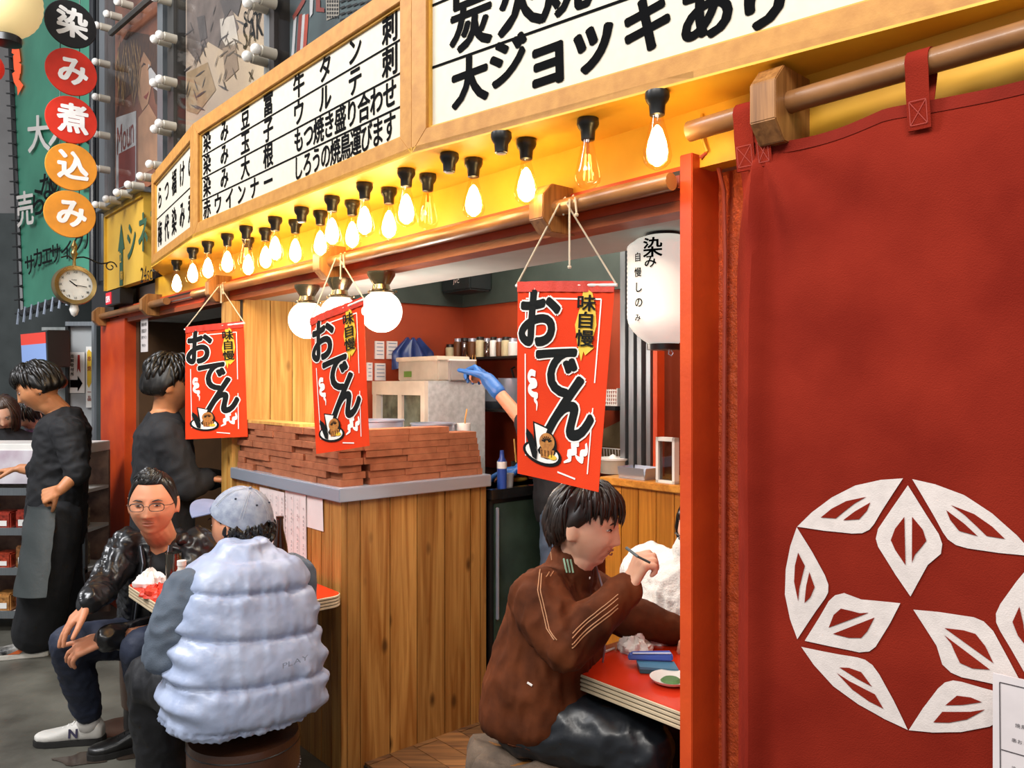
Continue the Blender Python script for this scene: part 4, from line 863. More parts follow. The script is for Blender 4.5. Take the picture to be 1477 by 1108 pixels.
# dark pillar beside the cinema front
struct('trim_pillar_dark', MB().fb(4.63, 5.2, .02, .25, 1.95, 4.7), mat('pillar_black', '1d1e20', .35))
for s_ in (5.05, 4.78): struct('trim_pillar_pipe', MB().tube([W(s_, -.01, 2.2), W(s_, -.01, 4.6)], .022, 10), mat('pipe_black', '2c2f33', .25), smooth=True)
# tall green signboard
q4 = [R(12, -70, 8.0), R(156, -70, 5.95), R(157, 408, 5.95), R(33, 452, 7.4)]
t = thing('green_signboard', 'tall green signboard with white and black characters, laced at its edges', 'sign', (q4[2] + q4[3]) / 2); dn = (q4[1] - q4[0]).cross(q4[3] - q4[0]).normalized(); dn = dn if dn.y < 0 else -dn
def gf(u, v, o=.004): return q4[0].lerp(q4[1], u).lerp(q4[3].lerp(q4[2], u), v) + dn * o
MB().grid(lambda u, v: gf(u, v, .012 * math.sin(u * 9) * math.sin(v * 5)), 14, 30, th=-dn * .03).build('sheet', mat('sign_green', '52a687', .45, vscale=1.2, col2='3a856b'), t, smooth=True)
for a, c in ((q4[0], q4[3]), (q4[3], q4[2]), (q4[2], q4[1])): MB().tube([a, a.lerp(c, .5), c], .035, 10).build('edge_pipe', M_BLACK, t)
for k in range(30): v = k / 29; MB().tube([gf(-.03, v, .045), gf(.04, v, .02)], .008, 5).build('lacing', M_BLACK, t)
for k in range(12): u = k / 11; MB().tube([gf(u, .99, .03), gf(u, 1.03, .05)], .01, 5).build('lacing', M_STEEL, t)
def guv(px, py): 
    pp = meet(px, py, q4[0], dn); o, x, y = q4[0], q4[1] - q4[0], q4[3] - q4[0]
    best = min(((a / 80, c / 80) for a in range(81) for c in range(81)), key=lambda k: (gf(k[0], k[1], 0) - pp).length); return best
wh, bk = MB(), MB()
for ch, x, y, w, h, mb_ in (('大', 58, 195, .28, .11, wh), ('人', 88, 185, .28, .11, wh), ('売', 40, 305, .24, .10, wh), ('ら', 58, 295, .2, .085, bk), ('な', 70, 275, .2, .085, bk), ('い', 84, 262, .2, .08, bk), ('サ', 46, 382, .14, .06, bk), ('カ', 58, 377, .14, .06, bk), ('エ', 70, 373, .14, .06, bk), ('サ', 81, 367, .14, .06, bk), ('イ', 96, 360, .14, .06, bk), ('ク', 112, 352, .14, .06, bk), ('ル', 128, 345, .14, .06, bk), ('映', 112, 190, .26, .1, bk), ('画', 130, 255, .22, .09, bk)):
    u, v = guv(x, y); b = MB(); put(b, ch, lambda a, c: gf(a, -c, .03), u, -v, w, h, .02); b.build('character', M_WINK if mb_ is wh else M_BINK, t, nofix=True)

b = MB(); stroke(b, [(.1 + .06 * math.sin(k * 1.7), .25 + k * .012) for k in range(14)], gf2 := (lambda a, c: gf(a, c, .03)), .03); b.build('neon_scrawl', emis('neon_orange', 'e0562a', .8), t, nofix=True)
# five round signs hung on a cord
cols = [mat('disc_black', '1c1c1e', .3), mat('disc_red', 'd6301a', .35), mat('disc_red', 'd6301a', .35), mat('disc_orange', 'e8952a', .35), mat('disc_orange', 'e8952a', .35)]
cen = [R(102, 35, 4.6), R(103, 104, 4.6), R(103, 173, 4.6), R(103, 241, 4.6), R(101, 309, 4.6)]
t = thing('hanging_disc_sign', 'string of five round signs with white characters, hung above the clock', 'sign', cen[4] - UP * .14)
for k, c in enumerate(cen):
    pl = MB().lathe([(.001, -.006), (.133, -.006), (.136, 0), (.133, .006), (.001, .006)], c, -U, 40).build('disc', cols[k], t, smooth=True); g = planeframe(c - U * .0085, N, UP); b = MB(); put(b, '染み煮込み'[k], g, 0, 0, .165, .175, .04); b.build('character', mat('disc_white', 'fbf9f4', .5), t, nofix=True)
for n_ in (-.05, .05): MB().tube([cen[0] + N * n_ + UP * .5 + U * .01, cen[4] + N * n_ + U * .01], .0025, 5).build('cord', M_BLACK, t)
# clock
c = R(107, 412, 4.75); t = thing('hanging_clock', 'round double-faced street clock with a brass rim and scroll bracket', 'clock', c - UP * .12)
MB().lathe([(.09, -.04), (.112, -.045), (.118, -.02), (.118, .02), (.112, .045), (.09, .04)], c, -U, 40, cap=False).build('rim', mat('old_gold', '9a8250', .3, metal=.8), t, smooth=True)
MB().lathe([(.001, .028), (.095, .028), (.095, -.028), (.001, -.028)], c, -U, 40).build('dial', mat('dial_cream', 'd8d6cc', .4), t, smooth=True)
g = planeframe(c - U * .031, N, UP); b = MB()
for k, nm in enumerate(['XII', 'I', 'II', 'III', 'IIII', 'V', 'VI', 'VII', 'VIII', 'IX', 'X', 'XI']):
    a = math.pi / 2 - k * math.pi / 6; wd = sum(glyph(q, 0)[2] + .08 for q in nm) * .02; latin(b, nm, g, math.cos(a) * .077 - wd / 2, math.sin(a) * .077, .02)
latin(b, 'PARIS', g, -.02, .03, .011); b.build('numerals', M_BINK, t, nofix=True)['kind'] = 'stuff'
for an, ln, w in ((2.5, .04, .006), (-.12, .062, .004)): h_ = MB(); stroke(h_, [(-math.cos(an) * .01, -math.sin(an) * .01), (math.cos(an) * ln, math.sin(an) * ln)], planeframe(c - U * .033, N, UP), w); h_.build('hand', M_INK, t, nofix=True)
MB().lathe([(.012, .1), (.008, .15), (.014, .17), (.02, .19), (.012, .21), (.018, .235), (.003, .27)], c, UP, 14).build('finial', mat('old_gold', '9a8250'), t, smooth=True)
sp = [c + UP * .16 + N * (k * .025) + UP * (.015 * math.sin(k * .8)) for k in range(9)]; MB().tube(sp, .005, 6).build('bracket_arm', M_BLACK, t, smooth=True)
sp = [sp[-1] - UP * .03 + (N * math.cos(a) + UP * math.sin(a)) * (.035 - a * .0035) for a in [q * .45 for q in range(18)]]; MB().tube(sp, .004, 6).build('bracket_scroll', M_BLACK, t, smooth=True)
MB().tube([c + UP * .16 - N * .07, c + UP * .175 - N * .035, c + UP * .15], .005, 6).build('bracket_arm', M_BLACK, t, smooth=True)
q = R(107, 447, 4.75); MB().lathe([(.004, .045), (.018, .035), (.027, .0), (.016, -.03), (.002, -.04)], q, UP, 16).build('pendant_lamp', M_WHITE, smooth=True, label='small white egg-shaped lamp just below the clock', cat='lamp')
# LED box on the beam
a = onT(160, 410, -.02); t = thing('led_display', 'small black box with a lit red panel, on the beam under the yellow sign', 'display', W(4.55, 0, 2.013)); MB().fb(4.30, 4.62, -.03, .05, 2.013, 2.11).build('display_case', M_BLACK, t, bev=.004)
MB().fb(4.5, 4.612, -.034, -.03, 2.025, 2.1).build('lit_panel', emis('led_red', 'c8202a', 1.2), t); g = planeframe(W(4.61, -.036, 2.045), -U, UP); b = MB(); latin(b, 'CINEMA', g, .004, .012, .03, h=.06, gap=.04); b.build('lettering', emis('led_white', 'f4e4e4', 1.0), t, nofix=True)
# yellow cinema sign
M_CY = mat('cinema_yellow', 'd9ae3e', .45, vscale=3, col2='c4962c', bump=.1); t = thing('cinema_sign', 'yellow cinema sign box with a green arrow, left of the menu boards', 'sign', W(4.2, 0, 2.115))
MB().fb(3.82, 4.62, -.03, .02, 2.115, 2.63).build('sign_box', M_CY, t); MB().fb(3.80, 4.64, -.09, .02, 2.63, 2.66).build('top_ledge', M_ALU, t, bev=.003)
for s_, z0, z1, s2 in ((4.60, 2.115, 2.63, 4.62), (3.82, 2.6, 2.63, 4.62)): MB().fb(s_, s2, -.045, -.03, z0, z1).build('edge_bead', mat('cinema_edge', 'c79a2a', .4), t)
def cuv(x, y): pp = onT(x, y, -.032); return 4.62 - ST(pp)[0], pp.z
g = lambda u, v: W(4.62 - u, -.0335, v)
M_CG = mat('cinema_green', '2f5a40', .5); b = MB(); a0 = cuv(175, 322); a1 = cuv(175, 412)
shape(b, [(a0[0] - .07, a0[1] - .17), (a0[0], a0[1]), (a0[0] + .07, a0[1] - .17)], g); shape(b, [(a0[0] - .035, a0[1] - .17), (a0[0] + .035, a0[1] - .17), (a0[0] + .035, a1[1]), (a0[0] - .035, a1[1])], g)
for ch, x, y in (('シ', 189, 350), ('ネ', 206, 338), ('マ', 224, 326)): u, v = cuv(x, y); put(b, ch, g, u, v, .2, .26, .03)
b.build('green_lettering', M_CG, t, nofix=True)
b = MB(); u, v = cuv(175, 372); latin(b, '2', lambda a, c: W(4.62 - a, -.036, c), u - .025, v, .09); u, v = cuv(176, 398); put(b, '階', lambda a, c: W(4.62 - a, -.036, c), u, v, .06); b.build('pale_lettering', M_CY, t, nofix=True)
b = MB(); u, v = cuv(203, 398); latin(b, '24scan', g, u, v, .12, h=.13); b.build('black_lettering', M_BINK, t, nofix=True)
# poster cases on the cinema front
def sx(x, t_=0.0): return ST(onT(x, 200, t_))[0]
def poster(x0, x1, z0, z1, label, m_):
    s1, s0 = sx(x0), sx(x1); t = thing('film_poster', label, 'poster', W((s0 + s1) / 2, 0, z0), 'film posters on the cinema front')
    MB().fb(s0, s1, .0, .018, z0, z1).build('print_sheet', m_, t); MB().fb(s0, s1, -.05, -.046, z0, z1).build('case_glass', glass('case_glass', 'f4f4f4', .06, .05), t)
    return t, s1, s0
PA = mat('poster_brown', '9a6248', .7, vscale=2.2, col2='5a3c34', spec=.1); PB = mat('poster_beige', 'ccb698', .7, vscale=1.6, col2='a08e80', spec=.1); PC = mat('poster_teal', '5c7070', .5, vscale=2, col2='22292c')
t, s1, s0 = poster(166, 241, 2.67, 4.5, 'brown film poster with a large face, left of the others', PA)
g = lambda u, v, o=0: W(s1 - u, -.001 - o, v)
def pp_(pts, m_, o, tt, sref, nm): b = MB(); shape(b, [(sref - ST(onT(x, y, 0))[0], onT(x, y, 0).z) for x, y in pts], lambda u, v: W(sref - u, -.001 - o, v)); b.build(nm, m_, tt, nofix=True)
M_SK = mat('poster_skin', 'b98a66', .6, vscale=5, var=.2); M_HR = mat('poster_hair', '5c3a22', .6, vscale=20, stretch=(6, 6, 1), col2='2c1d18'); M_PW = mat('poster_white', 'c8c6c4', .5); M_PR = mat('poster_red', '8c3426', .5)
pp_([(170, 70), (185, 45), (215, 50), (240, 75), (240, 160), (225, 150), (215, 90), (200, 80), (195, 130), (172, 150)], M_HR, .001, t, s1, 'hair_print')
pp_([(208, 75), (218, 90), (220, 120), (214, 150), (206, 160), (200, 140), (202, 95)], M_SK, .002, t, s1, 'face_print')
pp_([(215, 92), (238, 125), (239, 140), (216, 122)], M_PW, .003, t, s1, 'collar_print'); pp_([(168, 170), (197, 160), (197, 262), (168, 275)], M_PW, .002, t, s1, 'title_panel'); pp_([(172, 222), (196, 210), (196, 260), (172, 272)], M_PR, .003, t, s1, 'credit_panel'); pp_([(200, 170), (215, 150), (232, 180), (238, 235), (200, 255)], M_SK, .0015, t, s1, 'shoulder_print')
b = MB(); a = onT(170, 205, 0); gg = lambda u, v: W(s1 - u, -.005, v); latin(b, 'Moun', gg, s1 - ST(a)[0], a.z, .17, h=.26); b.build('title_lettering', M_PR, t, nofix=True)
b = MB(); rn2 = random.Random(5); hs = s1
for k in range(26):
    x = 170 + rn2.random() * 34; y = 50 + rn2.random() * 50; pts = [onT(x + 3 * math.sin(q * .8 + k), y + q * 14, 0) for q in range(5)]; stroke(b, [(hs - ST(p_)[0], p_.z) for p_ in pts], lambda u, v: W(hs - u, -.0045, v), [.004, .014, .016, .012, .003])
b.build('hair_strands', mat('poster_blond', 'a8804e', .6, var=.3, vscale=30), t, nofix=True)['kind'] = 'stuff'
for k, (x, y) in enumerate(((208, 96), (217, 100))):
    p_ = onT(x, y, 0); b = MB(); stroke(b, [(hs - ST(p_)[0] - .04, p_.z + .005), (hs - ST(p_)[0], p_.z + .015), (hs - ST(p_)[0] + .04, p_.z)], lambda u, v: W(hs - u, -.0045, v), [.004, .016, .004]); b.build('eye_print', M_HR, t, nofix=True)
p_ = onT(212, 138, 0); b = MB(); stroke(b, [(hs - ST(p_)[0] - .05, p_.z + .005), (hs - ST(p_)[0], p_.z - .01), (hs - ST(p_)[0] + .05, p_.z + .01)], lambda u, v: W(hs - u, -.0045, v), [.004, .03, .004]); b.build('mouth_print', M_PR, t, nofix=True)
t, s1, s0 = poster(268, 400, 2.67, 4.5, 'beige sketched film poster with black hand-drawn words', PB)
M_GR = mat('sketch_grey', '5a5350', .6, vscale=12); M_PL = mat('sketch_pale', 'd0c4b4', .6)
pp_([(270, 0), (330, 0), (345, 40), (325, 75), (300, 60), (285, 90), (270, 70)], mat('sketch_shadow', '7a6c64', .6, vscale=6, var=.25), .001, t, s1, 'figure_print'); pp_([(318, 28), (338, 22), (345, 60), (330, 72), (320, 55)], M_PL, .002, t, s1, 'face_print')
pp_([(322, 70), (340, 62), (345, 100), (326, 118)], mat('sketch_brown', '8f7b6a', .6), .002, t, s1, 'body_print'); pp_([(318, 0), (350, 0), (344, 24), (334, 14), (326, 28)], M_GR, .003, t, s1, 'hair_print'); pp_([(285, 25), (296, 22), (300, 55), (290, 60)], M_GR, .003, t, s1, 'hair_print')
pp_([(270, 105), (300, 90), (312, 130), (285, 165), (270, 160)], mat('sketch_tan', 'a58a68', .6, vscale=14), .0015, t, s1, 'coat_print')
b = MB(); a = onT(352, 55, 0); gg = lambda u, v: W(s1 - u, -.005, v); latin(b, 'SAKAE', gg, s1 - ST(a)[0], a.z, .12, h=.17); a = onT(353, 30, 0); latin(b, 'SCALA', gg, s1 - ST(a)[0], a.z, .08, h=.1); a = onT(360, 70, 0); latin(b, 'x', gg, s1 - ST(a)[0], a.z - .12, .1); b.build('title_lettering', M_BINK, t, nofix=True)
b = MB(); hs2 = s1
for k in range(46):
    x = 272 + rn2.random() * 70; y = 5 + rn2.random() * 150; a_ = rn2.choice((.4, 1.2, 1.9, 2.6)); pts = [onT(x + q * 5 * math.cos(a_), y + q * 6 * math.sin(a_), 0) for q in range(4)]; stroke(b, [(hs2 - ST(p_)[0], p_.z) for p_ in pts], lambda u, v: W(hs2 - u, -.0048, v), [.002, .008, .010, .002])
b.build('sketch_lines', M_GR, t, nofix=True)['kind'] = 'stuff'
t, s1, s0 = poster(418, 640, 2.67, 4.6, 'dark film poster with red and white stripes and tower blocks, above the boards', PC)
for x0, x1, m_ in ((424, 428, M_PW), (431, 436, M_PR), (436, 440, M_PW), (440, 445, mat('poster_orange', 'b8442a', .5))): pp_([(x0 - 4, 100), (x1 - 4, 98), (x1 + 1, 20), (x0 + 1, 22)], m_, .002, t, s1, 'stripe_print')
pp_([(425, 30), (440, 5), (442, 0), (437, 0), (423, 24)], M_PR, .003, t, s1, 'stripe_print'); pp_([(457, 0), (463, 0), (463, 11), (469, 12), (469, 18), (457, 17)], M_PR, .003, t, s1, 'stripe_print'); pp_([(448, 0), (453, 0), (452, 20), (448, 26)], M_PW, .003, t, s1, 'stripe_print')
pp_([(471, 0), (490, 0), (490, 22), (472, 30)], mat('poster_cream', 'a89f90', .5), .002, t, s1, 'tower_print')
b = MB()
for i in range(5):
    for j in range(5): shape(b, [(s1 - ST(onT(x, y, 0))[0], onT(x, y, 0).z) for x, y in ((473 + i * 3.5, 1 + j * 5.6), (475 + i * 3.5, .6 + j * 5.6), (475 + i * 3.5, 4 + j * 5.6), (473 + i * 3.5, 4.4 + j * 5.6))], lambda u, v: W(s1 - u, -.0045, v))
for i in range(9):
    for j in range(7): x, y = 440 + i * 13 + (j % 2) * 2, 60 - i * 7 + j * 8; 
o_ = b.build('tower_windows', M_BLACK, t, nofix=True); o_['kind'] = 'stuff'
b = MB()
for i in range(8):
    for j in range(6):
        x, y = 492 + i * 9, 2 + j * 9 - i * 2; shape(b, [(s1 - ST(onT(a_, c_, 0))[0], onT(a_, c_, 0).z) for a_, c_ in ((x, y), (x + 7, y - 3), (x + 7, y), (x, y + 3))], lambda u, v: W(s1 - u, -.0045, v))
o_ = b.build('block_windows', M_BLACK, t, nofix=True); o_['kind'] = 'stuff'
for k, (x0, x1, m_) in enumerate(((157, 165, M_ALU), (243, 251, M_ALU), (258, 267, mat('case_dark', '4a4a48', .4, metal=.5)), (400, 408, M_ALU), (408, 415, M_DARK))):
    struct('trim_case_%d' % (k + 1), MB().fb(sx(x1), sx(x0), -.06, .02, 2.66, 4.6), m_)
struct('trim_case_6', MB().tube([onT(160, 48, -.09), onT(212, 2, -.09), onT(240, -20, -.09)], .02, 6), mat('strut_grey', '55534f', .4, metal=.5))
# small marquee bulbs
q = onT(158, 94, -.06); mp_ = thing('marquee_bulb', '', 'light bulb', q, 'small round bulbs on the cinema frames')
MB().lathe([(.023, 0), (.023, .062), (.018, .066)], q, -N, 14).build('socket', mat('socket_cream', 'b8b0a0', .35), mp_, smooth=True); MB().ball(q - N * .082, .023, 14).build('bulb', mat('opal_glass', 'f2efe8', .1, coat=.5), mp_, smooth=True)
MQ = [(191,9),(175,26),(160,42),(158,94),(158,144),(158,197),(158,246),(158,298),(246,3),(254,57),(246,63),(254,120),(245,125),(253,183),(246,191),(239,241),(174,290),(190,281),(207,270),(225,258),(397,79),(384,89),(397,6),(385,13)]
for k, (x, y) in enumerate(MQ):
    col_ = 'left column' if k < 8 else 'column between the first two posters' if k < 16 else 'row above the yellow sign' if k < 20 else 'column right of the beige poster'
    i_ = k if k < 8 else k - 8 if k < 16 else k - 16 if k < 20 else k - 20
    lab = 'small opal bulb, %s in the %s' % (ORD[i_], col_)
    if k == 0: mp_['label'] = lab; mp_.location = onT(x, y, -.06)
    else: dup(mp_, onT(x, y, -.06), lab)
# paper lanterns at the top left
c = R(10, 3, 4.3); t = thing('round_lantern', 'cream paper lantern at the top left corner', 'lantern', c - UP * .22); pr = [(.001, .19)]
for k in range(37): a = -math.pi / 2 + math.pi * k / 36; pr.append((max(.05, .172 * math.cos(a) * (1 + .01 * math.cos(k * math.pi))), -.19 * math.sin(a) * 1.0))
MB().lathe(pr, c, UP, 36).build('paper_body', emis('lantern_cream', 'e8cf94', .5), t, smooth=True, ang=60); MB().lathe([(.065, -.185), (.07, -.19), (.07, -.225), (.05, -.228)], c, UP, 20).build('bottom_ring', M_BLACK, t, smooth=True)
g = lambda u, v: c + V((math.sin(u / .17) * .176, -math.cos(u / .17) * .176, v)); b = MB(); put(b, '居', g, .12, .06, .1); b.build('writing', mat('brown_ink', '6a3a20', .6), t, nofix=True)
c2 = R(-16, 97, 4.4); t = thing('round_lantern', 'red paper lantern cut off by the left edge of the photo', 'lantern', c2 - UP * .1); MB().ball(c2, (.075, .075, .08), 20).build('paper_body', emis('lantern_red', 'c8281a', .5), t, smooth=True); MB().lathe([(.03, .075), (.03, .09)], c2, UP, 12).build('top_ring', M_BLACK, t)
# grey door panels with stickers, between the display stand and the red pillar
gd = thing('door_2', None, None, W(5.15, .1, 0), kind='structure'); a = R(97, 600, 5.9); c = R(134, 600, 5.72)
def pan(x0, x1, y0, y1, yy, m_, nm, par, th=.03): a, c = R(x0, y0, yy), R(x1, y0, yy); z0 = R(x0, y1, yy).z; return MB().box((a.x, yy, max(0, z0)), (c.x, yy + th, a.z)).build(nm, m_, par)
pan(97, 134, 468, 930, 5.78, mat('pale_door', 'a9adae', .35, vscale=2), 'door_leaf', gd); pan(60, 95, 472, 930, 5.82, mat('worn_door', '8f9391', .45, vscale=6, stretch=(3, 1, 1), col2='6f7472'), 'door_leaf', gd); pan(94, 98, 462, 930, 5.74, M_BLACK, 'door_edge', gd); pan(132, 136, 462, 930, 5.70, M_ALU, 'door_edge', gd); pan(94, 136, 464, 470, 5.73, M_ALU, 'door_edge', gd)
def poster_small(x0, x1, y0, y1, yy, label):
    t = thing('wall_notice', label, 'notice', R((x0 + x1) / 2, y1, yy)); pan(x0, x1, y0, y1, yy, M_WHITE, 'paper', t, .006); return t, (lambda u, v: R(x0 + u, y0 + v, yy - .003))
t, g = poster_small(99, 122, 508, 567, 5.765, 'white notice with a black arrow on the grey door'); b = MB(); shape(b, [(2, 40), (13, 40), (13, 34), (20, 45), (13, 57), (13, 51), (2, 51)], g); b.build('arrow_print', M_INK, t, nofix=True)
b = MB(); shape(b, [(13, 4), (16, 4), (17, 30), (14, 24), (12, 30)], g); b.build('red_print', mat('notice_red', 'b02a20', .5), t, nofix=True)
for k, ch in enumerate('出前受付所'): b = MB(); put(b, ch, lambda u, v: g(u, -v), 5, -6 - k * 6.5, 5, 5.5, .03); b.build('character', M_INK, t, nofix=True)
t, g = poster_small(124, 133, 500, 588, 5.755, 'narrow white and yellow notice beside the red pillar'); b = MB(); shape(b, [(1.5, 8), (4, 4), (8, 8), (8, 52), (4, 60), (1.5, 54)], g); b.build('yellow_print', M_YINK, t, nofix=True); 
for ch, v_ in (('串', -18), ('焼', -32), ('一', -66), ('品', -75)): b = MB(); put(b, ch, lambda u, v: g(u, -v), 4.5, v_, 5.5, 8, .03); b.build('character', M_PR, t, nofix=True)
# monitor
t = thing('monitor', 'wall monitor showing a red and blue picture, above the women', 'monitor', R(55, 540, 5.6)); a, c, d_, e_ = R(28, 480, 5.75), R(68, 476, 5.35), R(70, 530, 5.35), R(31, 533, 5.75); nn = (c - a).cross(e_ - a).normalized(); nn = nn if nn.y < 0 else -nn
MB().slab([a, c, d_, e_], -nn * .14).build('monitor_case', M_BLACK, t, bev=.006)
def mf(u0, v0, u1, v1): return [a.lerp(c, u).lerp(e_.lerp(d_, u), v) + nn * .002 for u, v in ((u0, v0), (u1, v0), (u1, v1), (u0, v1))]
MB().flat(mf(.05, .05, .95, .35)).build('screen_red', emis('screen_red', 'b83224', .9), t, nofix=True); MB().flat(mf(.05, .35, .95, .95)).build('screen_blue', emis('screen_blue', '6f86b4', .8), t, nofix=True)
# paper on the beam underside
a = onT(208, 460, .06); s_ = ST(a)[0]; t = thing('hanging_note', 'small handwritten paper hung under the beam, by the man in black', 'notice', W(s_, .06, 1.70)); MB().fb(s_ - .07, s_ + .07, .06, .062, 1.70, 1.925).build('paper', mat('menu_paper', 'd9cfcb', .6), t); b = MB(); gg = planeframe(W(s_ + .06, .058, 1.9), -U, UP); line(b, '焼鳥大根', gg, .02, -.03, .026, .024, off=.01); line(b, '豆富玉子', gg, .02, -.07, .026, .024, off=.01); line(b, '赤ウイン', gg, .02, -.11, .026, .024, off=.01); line(b, '牛タン', gg, .03, -.16, .026, .024, off=.01); b.build('writing', M_BINK, t, nofix=True)
# red cable down the post
MB().tube([W(-.04, .055, 2.02), W(-.05, .06, 2.03), W(-.062, .09, 2.01), W(-.066, .11, 1.95), W(-.064, .118, 1.8), W(-.06, .118, 1.3), W(-.058, .12, .9), W(-.06, .12, .5), W(-.055, .12, 0.01)], .0055, 8).build('power_cable', mat('red_cable', 'b8503c', .4), smooth=True, label='red electric cable running down beside the near red post', cat='cable')
# display stand with food packs
t = thing('display_stand', 'white display stand with shelves of food packs at the far left', 'display stand', V((-3.2, 4.95, 0)))
X0, X1, Y0, Y1 = -4.0, -2.57, 4.80, 5.10
MB().box((X0, Y0, 1.08), (X1, Y1, 1.14)).build('top_board', M_WHITE, t, bev=.004); MB().box((X0, Y1 - .02, .05), (X1, Y1, 1.08)).build('back_panel', mat('stand_back', '9c7a68', .6, vscale=10, col2='5a4038'), t)
for k, z_ in enumerate((.12, .38, .62, .86)): MB().box((X0, Y0, z_ - .02), (X1, Y1 - .02, z_)).build('shelf', M_WHITE, t); MB().box((X0, Y0 - .008, z_ - .03), (X1, Y0, z_ + .015)).build('shelf_rail', M_ALU, t)
for x_ in (X0, X1 - .03, -3.3): MB().box((x_, Y0, 0), (x_ + .03, Y0 + .03, 1.1)).build('upright', M_ALU, t)
MB().box((X0, Y0 - .006, .90), (-2.84, Y0, 1.1)).build('apron_sheet', mat('stand_print', 'd8d4d8', .4, vscale=6, col2='b09aa8'), t)
cs = ['b8442a', 'c88a4a', '8a5a34', 'c8b89a', '6a7a3a', 'a83a2a']; rn = random.Random(3); pk = {}
i_ = 0
for z_ in (.12, .38, .62):
    for k in range(9):
        x_ = -3.85 + k * .14; h_ = rn.uniform(.09, .15); ci = rn.randrange(6); 
        lab = 'food pack on the display stand, %s shelf up, %s from the left' % (['first', 'second', 'third'][int(z_ / .25)], ORD[k])
        tt_ = thing('food_pack', lab, 'food pack', V((x_ + .05, Y0 + .08, z_)), 'food packs on the display stand')
        MB().box((x_, Y0 + .03, z_), (x_ + .11, Y0 + .16, z_ + h_)).build('tray', mat('pack_' + cs[ci], cs[ci], .3, vscale=45, var=.35), tt_, bev=.008); MB().box((x_ + .02, Y0 + .026, z_ + .02), (x_ + .09, Y0 + .03, z_ + h_ * .5)).build('pack_label', M_WHITE, tt_)
# ================================================================ PEOPLE
def fuse(mb, name, m, parent, vox, smooth=3, fn=None, crease=None):
    o = mb.build(name, m, parent, nofix=False)
    r = o.modifiers.new('r', 'REMESH'); r.mode = 'VOXEL'; r.voxel_size = vox; r.use_smooth_shade = True
    if smooth: s = o.modifiers.new('s', 'SMOOTH'); s.factor = .5; s.iterations = smooth
    dg = bpy.context.evaluated_depsgraph_get(); me = bpy.data.meshes.new_from_object(o.evaluated_get(dg))
    o.modifiers.clear(); old = o.data; o.data = me; bpy.data.meshes.remove(old); me.name = name
    if fn:
        off = WO[o]; n_ = len(me.vertices); co = np.empty(n_ * 3); no = np.empty(n_ * 3); me.vertices.foreach_get('co', co); me.vertices.foreach_get('normal', no)
        co = co.reshape(-1, 3); no = no.reshape(-1, 3)
        for i in range(n_): 
            d = fn(V(co[i]) + off, V(no[i])); co[i] += no[i] * d
        me.vertices.foreach_set('co', co.ravel())
    me.polygons.foreach_set('use_smooth', [True] * len(me.polygons)); me.update(); return o
def wrk(amp, sc, seed=0, stretch=(1, 1, 1)):
    st = V(stretch)
    def f(p, n_):
        q = V((p.x * st.x, p.y * st.y, p.z * st.z)) * sc + V((seed, seed * 2, 0)); w = noise.noise(q); w2 = noise.noise(q * 2.3 + V((7, 1, 3)))
        return amp * ((1 - 2 * abs(w)) * .7 + (1 - 2 * abs(w2)) * .35 - .5)
    return f
M_SKIN = mat('skin', 'd08f6c', .5, sss=.12, vscale=14, col2='cf8b68'); M_SKIN2 = mat('skin_fair', 'e6b79c', .5, sss=.12, vscale=14, col2='dba688'); M_SKIN3 = mat('skin_tan', 'c98a5e', .5, sss=.1, vscale=14, col2='bb7a50')
M_HAIRB = mat('hair_black', '17130f', .38, var=.3, vscale=60); M_HAIRBR = mat('hair_dark_brown', '2e2018', .4, vscale=40, col2='1a120d'); M_HAIRL = mat('hair_long_brown', '4a3628', .42, vscale=20, col2='241912')
M_LIP = mat('lip', 'b4705c', .5); M_EYE = mat('eye_white', 'e2dcd6', .25); M_IRIS = mat('iris', '1a100c', .15)
def frame3(fwd, up=UP):
    f = V(fwd).normalized(); u = V(up); u = (u - f * u.dot(f)).normalized(); r = f.cross(u); return r, f, u
